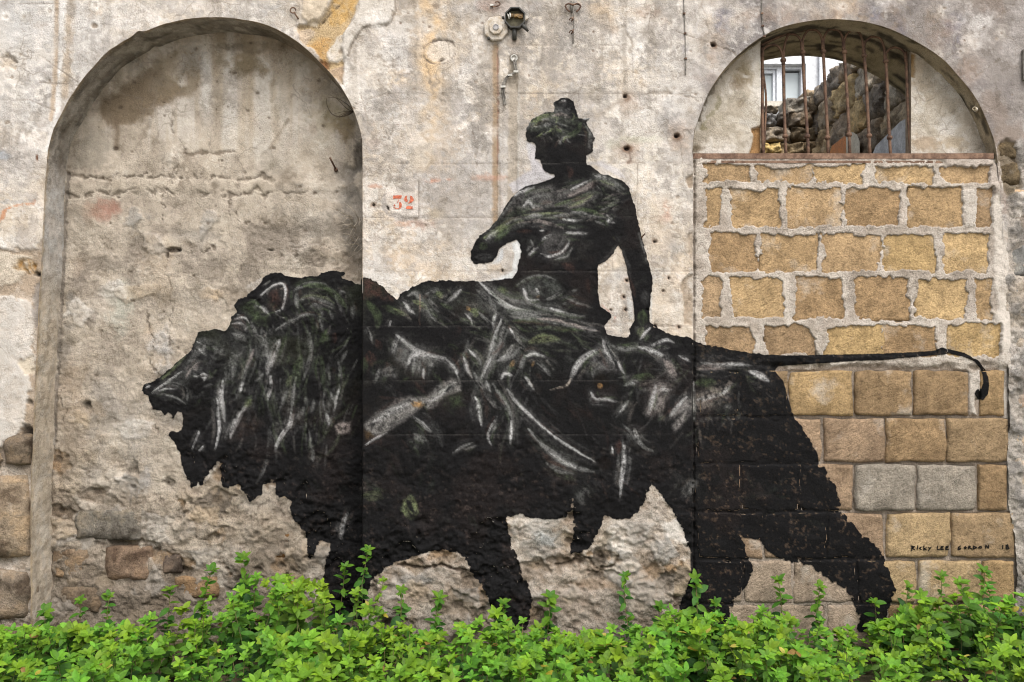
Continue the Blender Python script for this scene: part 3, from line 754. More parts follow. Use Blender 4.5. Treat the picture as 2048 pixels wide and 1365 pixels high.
for (cx, cy, rx, ry, rgb, op, dh) in [(490, 130, 40, 26, (132, 112, 78), 0.7, 0), (440, 125, 18, 14, (140, 124, 98), 0.6, 0), (500, 95, 70, 12, (110, 98, 80), 0.6, 0), (600, 120, 40, 18, (136, 122, 96), 0.6, 0),
                                    (660, 230, 40, 46, (158, 142, 104), 0.65, 0), (690, 260, 24, 30, (150, 126, 88), 0.7, 0), (718, 310, 18, 40, (96, 88, 78), 0.9, -0.004), (650, 280, 36, 26, (214, 204, 186), 0.5, 0.006), (560, 320, 40, 30, (208, 196, 178), 0.5, 0),
                                    (345, 315, 28, 22, (218, 206, 188), 0.7, 0.012), (320, 290, 30, 30, (166, 150, 128), 0.6, 0), (275, 378, 22, 16, (158, 144, 124), 0.7, 0.008), (545, 325, 24, 24, (150, 138, 118), 0.6, -0.002), (182, 311, 14, 12, (192, 178, 156), 0.6, 0.006),
                                    (210, 415, 26, 26, (176, 110, 88), 0.6, 0), (180, 420, 16, 22, (176, 132, 104), 0.4, 0), (705, 430, 26, 90, (110, 104, 96), 0.8, -0.012), (690, 350, 20, 30, (136, 126, 114), 0.7, -0.006), (660, 460, 60, 20, (132, 122, 108), 0.6, -0.01),
                                    (640, 510, 70, 24, (158, 140, 116), 0.5, 0.012), (560, 470, 60, 26, (150, 138, 122), 0.6, -0.008), (620, 430, 34, 16, (218, 206, 188), 0.6, 0), (400, 470, 50, 14, (150, 140, 128), 0.5, -0.006), (300, 490, 40, 18, (206, 188, 162), 0.6, 0.01),
                                    (345, 500, 18, 4, (36, 28, 22), 0.95, -0.03), (333, 510, 4, 9, (40, 32, 26), 0.9, -0.02), (690, 540, 44, 24, (140, 120, 98), 0.6, -0.01), (540, 500, 8, 3, (30, 24, 20), 0.9, -0.02),
                                    (160, 540, 14, 50, (140, 126, 112), 0.6, 0), (180, 635, 13, 26, (118, 106, 92), 0.85, 0), (208, 588, 10, 15, (134, 120, 104), 0.75, 0), (240, 600, 30, 50, (178, 182, 164), 0.6, 0), (140, 620, 16, 40, (120, 118, 112), 0.6, 0),
                                    (128, 690, 14, 60, (122, 112, 100), 0.6, 0), (220, 530, 40, 18, (140, 128, 112), 0.6, 0), (390, 560, 50, 30, (214, 196, 170), 0.6, 0.004), (430, 590, 30, 14, (178, 156, 128), 0.6, -0.008), (410, 520, 60, 20, (170, 156, 138), 0.5, 0),
                                    (325, 690, 26, 56, (206, 200, 192), 0.85, 0.012), (300, 660, 12, 20, (178, 154, 124), 0.8, -0.004), (175, 809, 11, 9, (50, 44, 38), 0.95, -0.03), (183, 820, 8, 7, (130, 114, 96), 0.5, 0),
                                    (300, 820, 50, 50, (206, 188, 162), 0.5, 0), (150, 760, 30, 50, (176, 152, 124), 0.5, 0), (270, 760, 30, 20, (196, 180, 158), 0.5, 0), (240, 850, 60, 40, (180, 170, 154), 0.4, 0),
                                    (215, 965, 48, 40, (194, 180, 160), 0.85, 0.008), (160, 950, 34, 30, (172, 162, 150), 0.7, 0.002), (260, 975, 16, 26, (164, 140, 112), 0.8, -0.02), (263, 975, 7, 6, (84, 70, 56), 0.8, -0.02), (290, 960, 12, 34, (160, 162, 166), 0.55, 0),
                                    (115, 1030, 12, 30, (176, 146, 108), 0.7, 0), (100, 1055, 8, 10, (140, 98, 48), 0.7, -0.02), (205, 1128, 22, 10, (206, 198, 190), 0.6, 0), (190, 1120, 50, 20, (146, 128, 108), 0.6, 0.012), (150, 1150, 60, 30, (120, 104, 86), 0.6, 0.0),
                                    (380, 1010, 60, 36, (180, 164, 140), 0.6, 0.02), (430, 1060, 60, 30, (176, 158, 132), 0.6, 0.016), (340, 1125, 22, 14, (70, 58, 48), 0.6, -0.02), (375, 1150, 50, 20, (128, 96, 66), 0.6, -0.01), (450, 1130, 50, 12, (166, 134, 96), 0.6, 0.01),
                                    (520, 1060, 40, 40, (182, 160, 130), 0.6, 0.02), (610, 1110, 20, 20, (186, 162, 128), 0.6, 0.01), (540, 1150, 60, 16, (160, 140, 118), 0.5, 0.01), (245, 1185, 60, 20, (130, 112, 94), 0.5, 0.01), (480, 1000, 24, 18, (150, 148, 140), 0.5, 0)]:
    f.blob(cx, cy, rx, ry, rgb, op, 0.55, 0.75, dh, grain=0.3)
f.full(sst(620, 545, Y) * sst(430, 470, Y) * sst(0.0, 0.5, n5) * 0.5, (140, 126, 110))
# the two rough string lines of the old frame
for yy in (356, 388):
    pts = [(134, yy), (180, yy + 2), (240, yy), (300, yy + (3 if yy < 370 else -1)), (360, yy - 1), (420, yy + 2), (500, yy), (560, yy - 2), (620, yy + 1), (684, yy + 1)]
    f.line(pts, 5, (104, 90, 74), 0.6, -0.009, rag=3.5, wob=9, breakup=0.35)
    f.line([(x, y + 5) for x, y in pts], 4, (216, 200, 176), 0.45, 0.003, rag=3, wob=9, breakup=0.4)
f.line([(134, 372), (684, 372)], 22, (202, 186, 162), 0.5, 0.006, soft=6)
for cx in (160, 215, 430, 476, 510, 560, 600):
    f.blob(cx, 372, 8, 8, (132, 118, 100), 0.55, 0.7, 0.6)
f.line([(372, 310), (430, 306), (470, 300)], 6, (120, 104, 86), 0.7, -0.006, rag=2.5, wob=3); f.line([(540, 295), (552, 276), (576, 240)], 5, (140, 124, 102), 0.6, 0.004)
cr = [[(386, 92), (366, 130), (360, 180), (350, 235), (346, 262)], [(346, 262), (362, 285), (366, 312), (350, 345), (330, 400), (326, 440)], [(388, 92), (380, 100)], [(300, 340), (290, 352)], [(128, 510), (146, 512)],
      [(326, 525), (340, 570), (346, 620), (346, 700)], [(304, 640), (308, 700), (312, 800), (316, 880), (322, 940), (318, 1010), (322, 1150)], [(330, 510), (400, 498), (470, 500), (540, 496), (560, 505), (620, 497), (690, 500)], [(285, 560), (290, 600), (305, 650)],
      [(480, 420), (490, 470), (500, 520)], [(580, 440), (585, 500), (612, 530)], [(460, 390), (462, 440)], [(130, 925), (170, 950), (210, 930)], [(100, 1090), (150, 1100), (180, 1090)], [(120, 740), (125, 850)]]
for pts in cr:
    f.line(pts, 2.2, (92, 78, 64), 0.7, -0.006, rag=1.2, wob=12, smooth=True, breakup=0.2)
f.line([(138, 350), (131, 420), (127, 500), (120, 650), (110, 850), (98, 1000), (95, 1250)], 7, (110, 100, 90), 0.6, -0.006, rag=2)
f.line([(104, 880), (98, 940), (96, 1040)], 7, (198, 186, 168), 0.7, 0.014, rag=3)
# the foot of the niche: bare pitted masonry
rb = sst(880, 985, Y + 55 * n3 + 20 * n2 - 30 * sst(200, 400, X))
bil = np.abs(fbm(X, Y, 50, 4, 132, 1.3, 0.8)); pitn = fbm(X, Y, 17, 4, 142, 1.2, 0.8)
f.full(rb * 0.45, (176, 156, 130)); f.full(rb * sst(0.1, 0.35, n3 + 0.2 * n1) * 0.45, (200, 180, 150)); f.full(rb * sst(0.1, 0.45, n5) * 0.5, (142, 124, 104))
f.full(rb * sst(0.35, 0.6, pitn) * 0.45, (112, 96, 80)); f.full(rb * sst(0.25, 0.7, -pitn) * 0.4, (196, 180, 158))
f.full(sst(1090, 1180, Y) * 0.25, (140, 122, 102))
f.h += rb * 0.38 * (0.020 * terrace(n3 + 0.35 * n2 + 0.15 * n1, 0.3) - 0.006 * bil + 0.005 - 0.018 * sst(0.4, 0.75, pitn) + 0.010 * terrace(n2 + 0.5 * n1, 0.4) + 0.004 * n1)
f.r = f.r * (1 - rb) + rb * 1.0
scabs(f, 80, 95, 720, 900, 1240, 62)
f.full(rb * sst(1000, 1220, Y + 60 * n3 + 16 * n1) * 0.5, (116, 102, 86))
scabs(f, 26, 120, 720, 430, 900, 63, True)
for k in range(70):
    cx, cy = bl.uniform(90, 740), bl.uniform(60, 1180); r = bl.uniform(14, 50)
    rgb = [(150, 138, 122), (206, 190, 166), (214, 202, 184), (132, 116, 96), (178, 152, 120), (166, 160, 150)][bl.randint(6)]
    f.blob(cx, cy, r * bl.uniform(0.6, 1.3), r * bl.uniform(0.6, 1.5), rgb, bl.uniform(0.3, 0.6), bl.uniform(0.2, 0.6), 1.0, bl.uniform(-0.003, 0.003), bl.uniform(0, 90), 0.5)
for k in range(150):
    cx, cy = crk.uniform(90, 740), crk.uniform(60, 1150); r = crk.uniform(1.8, 4.5)
    f.blob(cx, cy, r, r * 0.8, (96, 80, 64), 0.6, 0.5, 0.6, -0.005)
f.line([(724, 575), (724, 1150)], 12, (30, 28, 27), 0.98, 0, rag=0.6)
f.c *= 0.955
niche_face = f.build('niche_face', NICHE_D, None, None, wall_root)

# ---- reveals: strips that run from an outline back into the wall
def reveal(name, pts, y0, y1, colour, parent, rows=14, step=3.0, amp=0.004, chip=0.006, rough=0.6):
    P = np.asarray(pts, float); seg = np.hypot(*(P[1:] - P[:-1]).T); cum = np.concatenate([[0], np.cumsum(seg)])
    n = int(cum[-1] / step) + 1
    s_ = np.linspace(0, cum[-1], n)
    qx = np.interp(s_, cum, P[:, 0]); qy = np.interp(s_, cum, P[:, 1])
    tx = np.gradient(qx); ty = np.gradient(qy); L = np.hypot(tx, ty); nx, ny = -ty / L, tx / L          # into the opening or out of it: small either way
    T = np.linspace(0, 1, rows) ** 1.3
    S2, T2 = np.meshgrid(s_, T)
    base = W(qx, qy, 0.0)                                     # true outline in the wall plane
    V = np.repeat(base[None], rows, 0)
    V[..., 1] = y0 + (y1 - y0) * T2
    nn = fbm(S2, T2 * 160, 40, 4, 151); nb = fbm(S2, T2 * 160, 12, 3, 152)
    off = amp * nn + 0.4 * amp * nb
    off[0] = off[-1] = 0
    V[..., 0] += off * nx[None]; V[..., 2] -= off * ny[None]
    V[0, :, 1] -= chip * 0.2
    c = colour(S2, T2, qx[None] + 0 * T2, qy[None] + 0 * T2, nn, nb)
    idx = np.arange(rows * n).reshape(rows, n)
    F = np.stack([idx[:-1, :-1], idx[:-1, 1:], idx[1:, 1:], idx[1:, :-1]], -1).reshape(-1, 4)
    return mesh_obj(name, V.reshape(-1, 3), F, M_WALL, parent, True, lin(np.clip(c.reshape(-1, 3), 0, 255)), {'rgh': np.full(rows * n, rough)})

def mix3(a, b, m):
    return a * (1 - m[..., None]) + np.asarray(b, float) * m[..., None]

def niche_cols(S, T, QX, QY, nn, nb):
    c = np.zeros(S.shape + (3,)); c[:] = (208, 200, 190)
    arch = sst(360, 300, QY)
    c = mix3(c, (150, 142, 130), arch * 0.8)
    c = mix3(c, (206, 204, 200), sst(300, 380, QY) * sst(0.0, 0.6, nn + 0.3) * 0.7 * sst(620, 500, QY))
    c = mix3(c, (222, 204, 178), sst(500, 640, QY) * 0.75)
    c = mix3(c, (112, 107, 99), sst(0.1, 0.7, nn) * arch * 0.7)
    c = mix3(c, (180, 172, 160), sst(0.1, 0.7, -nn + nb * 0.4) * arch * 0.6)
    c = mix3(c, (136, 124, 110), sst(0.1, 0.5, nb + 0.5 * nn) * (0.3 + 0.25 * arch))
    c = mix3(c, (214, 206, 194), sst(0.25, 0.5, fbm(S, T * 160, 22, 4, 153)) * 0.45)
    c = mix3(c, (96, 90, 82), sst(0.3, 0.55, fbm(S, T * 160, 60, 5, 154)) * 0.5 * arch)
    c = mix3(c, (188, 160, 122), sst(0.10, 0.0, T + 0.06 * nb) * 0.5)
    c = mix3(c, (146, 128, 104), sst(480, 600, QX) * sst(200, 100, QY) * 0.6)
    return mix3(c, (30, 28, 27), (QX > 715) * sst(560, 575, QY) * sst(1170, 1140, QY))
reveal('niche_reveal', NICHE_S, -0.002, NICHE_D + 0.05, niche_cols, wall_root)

def bay_cols(S, T, QX, QY, nn, nb):
    c = np.zeros(S.shape + (3,)); c[:] = (206, 192, 164)
    c = mix3(c, (214, 200, 156), sst(0.25, 0.55, T) * 0.6)
    c = mix3(c, (176, 164, 140), sst(0.30, 0.18, T) * 0.75)
    c = mix3(c, (70, 65, 57), sst(0.15, 0.6, fbm(S * 0.35, T * 300, 26, 4, 161)) * 0.8)
    c = mix3(c, (160, 150, 124), sst(0.2, 0.7, nb) * 0.35)
    c = mix3(c, (150, 132, 106), sst(0.06, 0.0, T + 0.05 * nb) * 0.6)
    return c
reveal('arch_soffit', smooth_pts(BAY_ARCH, 4), -0.002, WALL_D, bay_cols, wall_root, rows=26, amp=0.006)

# rear face of the wall, so that it is as thick as the arch shows
back = MB()
ap = smooth_pts(BAY_ARCH, 2)
A = W(ap[:, 0], ap[:, 1], 0.0); A[:, 1] = WALL_D
XL, XR, ZT = -13.2, 13.05, 4.95
V = []; Fq = []
for p in A: V += [tuple(p), (p[0], WALL_D, ZT)]
for i in range(len(A) - 1): Fq.append((2 * i, 2 * i + 1, 2 * i + 3, 2 * i + 2))
back.add(V, Fq)
xl, xr, zb = A[0][0], A[-1][0], A[0][2]
back.add([(XL, WALL_D, -0.2), (xl, WALL_D, -0.2), (xl, WALL_D, ZT), (XL, WALL_D, ZT)], [(3, 2, 1, 0)])
back.add([(xr, WALL_D, -0.2), (XR, WALL_D, -0.2), (XR, WALL_D, ZT), (xr, WALL_D, ZT)], [(3, 2, 1, 0)])
back.add([(XL, 0.0, ZT - 0.02), (XR, 0.0, ZT - 0.02), (XR, WALL_D, ZT - 0.02), (XL, WALL_D, ZT - 0.02)], [(0, 1, 2, 3)])
M_ROUGHCAST = simple_mat('plain_roughcast', (176, 160, 138), 0.95, scale=6, rgb2=(140, 126, 108), bump=0.8, spec=0.1)
back.build('rear_face', M_ROUGHCAST, wall_root)

# ---- thin plaster screens left and right of the barred window
def panel(name, poly, depth, colour_fn):
    P = np.asarray(poly, float)
    g = Field(np.arange(P[:, 0].min() - 14, P[:, 0].max() + 14, 2.5), np.arange(P[:, 1].min() - 14, P[:, 1].max() + 6, 2.5), (196, 184, 164))
    colour_fn(g)
    return g.build(name, depth, cellin(g, poly), [poly], wall_root)

def panel_base(g):
    g.full(sst(0.0, 0.6, g.n3) * 0.6, (208, 199, 184)); g.full(sst(0.15, 0.6, g.n2) * 0.5, (166, 152, 128)); g.full(sst(0.2, 0.7, -g.n2 + 0.4 * g.n1) * 0.5, (216, 208, 196))
    g.h += 0.006 * g.n3 + 0.003 * g.n2 + 0.0015 * g.n1
def pl(g):
    panel_base(g)
    g.blob(1482, 145, 20, 30, (142, 122, 86), 0.7, 0.7, 0.9, grain=0.5); g.blob(1480, 170, 16, 16, (126, 104, 76), 0.6, 0.7, 0.9, grain=0.5)
    g.line([(1440, 200), (1425, 225), (1410, 245), (1402, 262)], 7, (150, 140, 104), 0.6, 0, wob=6); g.blob(1410, 258, 10, 8, (140, 130, 90), 0.7, 0.6, 0.6)
    g.blob(1392, 296, 14, 8, (120, 104, 80), 0.8, 0.7, 0.6); g.blob(1440, 235, 16, 12, (168, 154, 126), 0.5, 0.8, 0.8); g.blob(1480, 205, 12, 14, (156, 138, 110), 0.6, 0.7, 0.8)
    g.line([(1500, 90), (1470, 110), (1445, 140), (1425, 170), (1408, 205), (1398, 235)], 10, (110, 98, 80), 0.7, 0, rag=5)
    g.area([(1504, 258), (1530, 248), (1530, 320), (1500, 310), (1506, 290)], (168, 120, 66), 0.95, 2, 3, -0.02, 0.9)
def pr(g):
    panel_base(g)
    g.area([(1818, 108), (1830, 108), (1830, 155), (1818, 152)], (176, 132, 72), 0.9, 2, 3, -0.012)
    g.blob(1850, 290, 34, 20, (160, 136, 106), 0.7, 0.7, 0.8); g.blob(1860, 190, 16, 26, (158, 140, 112), 0.55, 0.7, 0.9, grain=0.4); g.blob(1900, 250, 20, 24, (222, 216, 206), 0.6, 0.7, 0.8)
    g.blob(1840, 140, 20, 30, (176, 152, 120), 0.5, 0.8, 0.8); g.line([(1850, 100), (1900, 140), (1940, 200), (1962, 260)], 12, (138, 122, 98), 0.7, 0, rag=5); g.blob(1905, 285, 26, 12, (178, 156, 120), 0.6, 0.8, 0.8)
    g.line([(1848, 105), (1895, 145), (1935, 205), (1958, 268)], 4, (216, 206, 190), 0.6, 0.004, rag=3)
PL_POLY = [(1380, 326), (1380, 262), (1392, 226), (1414, 180), (1446, 134), (1480, 100), (1521, 66), (1521, 326)]
PR_POLY = [(1822, 326), (1822, 78), (1860, 96), (1895, 122), (1930, 166), (1960, 210), (1985, 270), (1996, 326)]
panel('window_screen', PL_POLY, PANEL_D, pl)
panel('window_screen', PR_POLY, PANEL_D, pr)
for px_, s in ((1521, 1), (1822, -1)):                         # jamb edges, 9 cm thick, and the backs of the screens
    e0 = W(px_, 326, PANEL_D); e1 = W(px_, 72, PANEL_D)
    b = MB(); x = e0[0]
    b.add([(x, PANEL_D - 0.002, e0[2]), (x, PANEL_D + 0.09, e0[2]), (x, PANEL_D + 0.09, e1[2]), (x, PANEL_D - 0.002, e1[2])], [(0, 1, 2, 3)])
    ex = xl if s > 0 else xr
    b.add([(x, PANEL_D + 0.09, e0[2]), (ex, PANEL_D + 0.09, e0[2]), (ex, PANEL_D + 0.09, e1[2] - 0.6), (x, PANEL_D + 0.09, e1[2] - 0.02)], [(0, 1, 2, 3)])
    b.build('jamb', M_ROUGHCAST, wall_root)

# ---- the blocked doorway: mortar bed with separate blocks
INF_D = 0.02
BLOCKS = []
def row(y0, y1, spans, top):
    for (a, b) in spans: BLOCKS.append((a, b, y0, y1, top))
row(333, 366, [(1410, 1500), (1512, 1622), (1630, 1728), (1750, 1866), (1884, 1976)], True)
row(379, 455, [(1412, 1441), (1465, 1562), (1570, 1684), (1693, 1795), (1819, 1928), (1955, 1982)], True)
row(468, 545, [(1420, 1510), (1525, 1633), (1645, 1755), (1766, 1868), (1884, 1979)], True)
row(556, 636, [(1408, 1441), (1464, 1569), (1590, 1688), (1707, 1815), (1834, 1932), (1950, 1982)], True)
row(652, 712, [(1414, 1508), (1535, 1626), (1652, 1763), (1767, 1874), (1899, 2001)], True)
row(742, 832, [(1398, 1478), (1482, 1576), (1580, 1706), (1710, 1824), (1828, 1938), (1962, 2008)], False)
row(837, 925, [(1394, 1515), (1519, 1644), (1649, 1771), (1774, 1892), (1895, 2017)], False)
row(930, 1022, [(1392, 1480), (1484, 1600), (1604, 1706), (1710, 1831), (1835, 1954), (1958, 2013)], False)
row(1026, 1117, [(1394, 1524), (1528, 1652), (1656, 1768), (1773, 1900), (1904, 2032)], False)
row(1122, 1206, [(1392, 1484), (1488, 1583), (1587, 1712), (1716, 1834), (1838, 1962), (1966, 2028)], False)
row(1210, 1300, [(1394, 1530), (1534, 1650), (1654, 1770), (1774, 1890), (1894, 2026)], False)
f = Field(np.arange(1380, 2046, 2.0), np.arange(312, 1345, 2.0), (190, 175, 158))
X, Y, n1, n2, n3 = f.X, f.Y, f.n1, f.n2, f.n3
f.full(sst(0.0, 0.6, n3) * 0.6, (204, 190, 172)); f.full(sst(0.1, 0.6, n2) * 0.5, (160, 144, 126)); f.full(sst(0.2, 0.7, -n2 + 0.3 * n1) * 0.5, (212, 200, 184))
lowj = sst(724, 742, Y + 8 * n2)
f.full(lowj * 0.7, (150, 132, 112))
f.h += 0.004 + 0.0016 * n2 + 0.0022 * n1 + 0.002 * n3
f.h -= lowj * 0.026
f.r[:] = 0.9
f.area([(1984, 372), (2002, 366), (2014, 520), (2018, 700), (2020, 846), (2008, 842), (2000, 760), (1994, 640), (1984, 520)], (210, 198, 182), 0.85, 3, 4, 0.012, 0.4)
f.area([(1860, 305), (1965, 308), (1992, 335), (1996, 380), (1984, 390), (1970, 355), (1900, 335)], (188, 172, 156), 0.9, 3, 4, 0.012, 0.5)
f.area([(1905, 378), (1950, 385), (1955, 452), (1930, 455), (1932, 410)], (206, 194, 178), 0.8, 3, 4, 0.006)
f.area([(1935, 738), (1962, 742), (1966, 770), (1950, 800), (1960, 836), (1940, 830), (1936, 790)], (206, 194, 178), 0.85, 3, 4, 0.02)
f.area([(2010, 920), (2040, 900), (2040, 1022), (2018, 1020)], (190, 178, 164), 0.8, 3, 6, 0.01); f.area([(2022, 992), (2046, 990), (2044, 1020), (2026, 1022)], (212, 212, 208), 0.8, 2, 3, 0.004)
f.line([(1389, 322), (1388, 800), (1387, 1300)], 4, (90, 76, 62), 0.6, -0.012, rag=1.5)
f.line([(1387, 705), (1387, 1240)], 12, (30, 28, 27), 0.98, 0, rag=0.6)
LEGS = [(1386, 690), (1540, 735), (1580, 810), (1640, 930), (1680, 1010), (1770, 1120), (1790, 1260), (1386, 1260)]
painted = 1 - sst(-6, 10, sdf_poly(X, Y, LEGS))
f.h += painted * lowj * 0.019
hole = np.full(X.shape, 1e9)
for (a, b, y0, y1, top) in BLOCKS:
    w = f.win(a - 20, b + 20, y0 - 20, y1 + 20)
    j = (7 if b - a > 60 else 3) if top else 1.0
    q = [(a + rnd.uniform(-j, j), y0 + rnd.uniform(-j, j) * 0.6), ((a + b) / 2 + rnd.uniform(-9, 9), y0 + rnd.uniform(-j, j) * 0.5), (b + rnd.uniform(-j, j), y0 + rnd.uniform(-j, j) * 0.6), (b + rnd.uniform(-j, j) * 0.7, (y0 + y1) / 2),
         (b + rnd.uniform(-j, j), y1 + rnd.uniform(-j, j) * 0.6), ((a + b) / 2 + rnd.uniform(-9, 9), y1 + rnd.uniform(-j, j) * 0.5), (a + rnd.uniform(-j, j), y1 + rnd.uniform(-j, j) * 0.6), (a + rnd.uniform(-j, j) * 0.7, (y0 + y1) / 2)]
    d = sdf_poly(X[w], Y[w], q)
    hole[w] = np.minimum(hole[w], d)
rag = hole + (1 - 0.6 * lowj) * (3.5 * n2 + 2.6 * n1)
hm = 1 - sst(-2.0, 0.6, rag + 3.0 * painted * lowj)
f.h = f.h * (1 - hm) - 0.03 * hm
lip = np.exp(-((rag - 3) / 4.0) ** 2) * (1 - lowj)
f.h += lip * 0.002
infill = f.build('block_infill', INF_D, cellin(f, [(1386, 318)] + BAY[len(BAY_ARCH) - 1:], 5), None, wall_root)

def stone_patch(name, parent, mat, rgb, frame, sx, sy, depth, face, rough, roundk=0.35, n=(12, 9), seed=0, dome=0.3, nscale_=(0.09, 0.04), crisp=False):
    """A rough stone: frame(u, v, out) maps metres along its face to the place; sides run back by depth."""
    nx, ny = n
    s = np.linspace(-1, 1, nx); t = np.linspace(-1, 1, ny)
    def warp(a):
        return np.sign(a) * (1 - (1 - np.abs(a)) ** 1.35)
    s, t = warp(s), warp(t)
    if crisp:                                      # a ring close to the edge keeps the face flat up to its arris
        s[1], s[-2] = -0.972, 0.972; t[1], t[-2] = -0.962, 0.962
        s[2], s[-3] = -0.86, 0.86; t[2], t[-3] = -0.82, 0.82
    S, T = np.meshgrid(s, t)
    U = S * np.sqrt(1 - roundk * T * T / 2); Vv = T * np.sqrt(1 - roundk * S * S / 2)
    u = U * sx / 2; v = Vv * sy / 2
    e = np.maximum(np.abs(S), np.abs(T))
    so = seed * 3.71
    nb = fbm(u / nscale_[0] + so, v / nscale_[0] + so, 1.0, 3, 171) ; ns = fbm(u / nscale_[1] - so, v / nscale_[1] + so, 1.0, 2, 172)
    edge = e > 0.999
    wob = fbm(np.arctan2(T, S) * 3.0 + so, so + 0 * T, 1.0, 3, 173)
    k = 1 + 0.05 * wob * sst(0.3, 1.0, e) * min(1.0, 0.12 / max(sx, sy) * 4)
    u = u * k; v = v * k
    out = face + rough * (0.7 * nb + 0.3 * ns) - dome * rough * 2.2 * sst(0.55, 1.0, e) ** 1.5
    out = np.where(edge, -depth, out)
    P = frame(u, v, out)
    idx = np.arange(nx * ny).reshape(ny, nx)
    F = np.stack([idx[:-1, :-1], idx[:-1, 1:], idx[1:, 1:], idx[1:, :-1]], -1).reshape(-1, 4)
    o = mesh_obj(name, P.reshape(-1, 3), F, mat, parent, True)
    o.color = (*lin(rgb), 1)
    return o

def wall_frame(px0, px1, py0, py1, depth, tilt=0.0):
    c = W((px0 + px1) / 2, (py0 + py1) / 2, depth)
    k = (D + depth) / D / PPM
    ca, sa = math.cos(tilt), math.sin(tilt)
    def fr(u, v, o):
        return np.stack([c[0] + u * ca - v * sa, depth - o, c[2] + u * sa + v * ca], -1)
    return fr, (px1 - px0) * k, (py1 - py0) * k

UP = [(178, 154, 117), (188, 164, 124), (166, 142, 108), (182, 158, 122), (194, 170, 127), (160, 138, 108), (188, 164, 119), (172, 150, 119)]
LOWC = [(158, 136, 102), (166, 143, 106), (150, 129, 99), (172, 149, 110), (158, 138, 108), (154, 132, 101), (174, 154, 119)]
for i, (a, b, y0, y1, top) in enumerate(BLOCKS):
    g = 9 if top else 0.8
    fr, sx, sy = wall_frame(a - g, b + g, y0 - g, y1 + g, INF_D, rnd.uniform(-0.006, 0.006))
    rgb = tuple(v * k_ for v, k_ in zip(rnd.choice(UP if top else LOWC), (0.985, 0.955, 0.935)))
    if 930 <= y0 < 1022 and 1700 < a < 1840: rgb = (150, 140, 126)
    if a < 1660 and y0 > 830 or (837 <= y0 < 900 and a < 1700): rgb = (156, 132, 107)
    if y0 > 1115 and a < 1700: rgb = (162, 144, 124)
    if top: stone_patch('stone_block', infill, M_BLOCK, rgb, fr, sx, sy, 0.05, -0.0025 + rnd.uniform(-0.002, 0.002), 0.003, 0.18, (12, 9), i, 0.2, crisp=True)
    else:
        inside = b < 1600 and y0 > 730 or (b < 1720 and y0 > 925)
        stone_patch('stone_block', infill, M_BLOCK, rgb, fr, sx, sy, 0.05, (0.003 if inside else 0.006) + rnd.uniform(-0.004, 0.005) * (0.3 if inside else 1), 0.005, 0.07, (13, 10), i, 0.1 if inside else 0.5, crisp=True)

# ---- single stones showing at the foot and along the torn edge
LOOSE = [  # x0, x1, y0, y1, depth of bed, colour, roughness, host
    (-90, 59, 942, 1128, 0.0, (158, 140, 118), 0.026, wall_face), (-110, 57, 1136, 1246, 0.0, (140, 125, 108), 0.026, wall_face), (4, 61, 866, 934, 0.0, (122, 108, 92), 0.02, wall_face),
    (-200, 4, 905, 936, 0.0, (156, 138, 116), 0.016, wall_face), (-60, 40, 1250, 1330, 0.0, (140, 122, 102), 0.02, wall_face), (-240, -96, 945, 1120, 0.0, (168, 148, 122), 0.02, wall_face),
    (142, 286, 1016, 1084, NICHE_D, (126, 119, 108), 0.020, niche_face), (206, 306, 1090, 1168, NICHE_D, (136, 115, 96), 0.026, niche_face), (98, 176, 1096, 1160, NICHE_D, (146, 126, 104), 0.022, niche_face),
    (512, 590, 1062, 1122, NICHE_D, (116, 84, 50), 0.012, niche_face), (324, 362, 1108, 1150, NICHE_D, (98, 86, 76), 0.02, niche_face), (340, 440, 1152, 1200, NICHE_D, (136, 112, 86), 0.024, niche_face), (110, 200, 1170, 1230, NICHE_D, (126, 110, 92), 0.02, niche_face),
    (1996, 2038, 280, 316, 0.0, (168, 144, 108), 0.012, wall_face), (1999, 2046, 320, 372, 0.0, (173, 149, 118), 0.014, wall_face), (2014, 2070, 376, 404, 0.0, (197, 171, 142), 0.012, wall_face), (2018, 2080, 408, 470, 0.0, (161, 149, 135), 0.02, wall_face),
    (2022, 2090, 486, 560, 0.0, (142, 140, 135), 0.022, wall_face), (2024, 2100, 566, 640, 0.0, (152, 149, 144), 0.022, wall_face), (2028, 2110, 660, 740, 0.0, (188, 171, 149), 0.022, wall_face), (2030, 2110, 750, 830, 0.0, (178, 156, 135), 0.022, wall_face),
    (2026, 2110, 840, 900, 0.0, (190, 173, 152), 0.022, wall_face), (2022, 2110, 908, 990, 0.0, (200, 183, 161), 0.022, wall_face), (2040, 2130, 1010, 1080, 0.0, (176, 161, 142), 0.022, wall_face), (2042, 2140, 1090, 1160, 0.0, (164, 149, 130), 0.022, wall_face)]
for i, (a, b, y0, y1, dep, rgb, ro, host) in enumerate(LOOSE):
    if a in (1996, 1999): rgb = (116, 101, 78)
    fr, sx, sy = wall_frame(a, b, y0, y1, dep, rnd.uniform(-0.03, 0.03))
    face = 0.012 if host is wall_face and a < 300 else (-0.014 if a > 1900 else 0.006)
    if a == 512: face = 0.0
    stone_patch('stone', host, M_RUBBLE, rgb, fr, sx, sy, 0.10, face, ro, 0.30, (15, 12), 100 + i, 0.6, (0.11, 0.045))
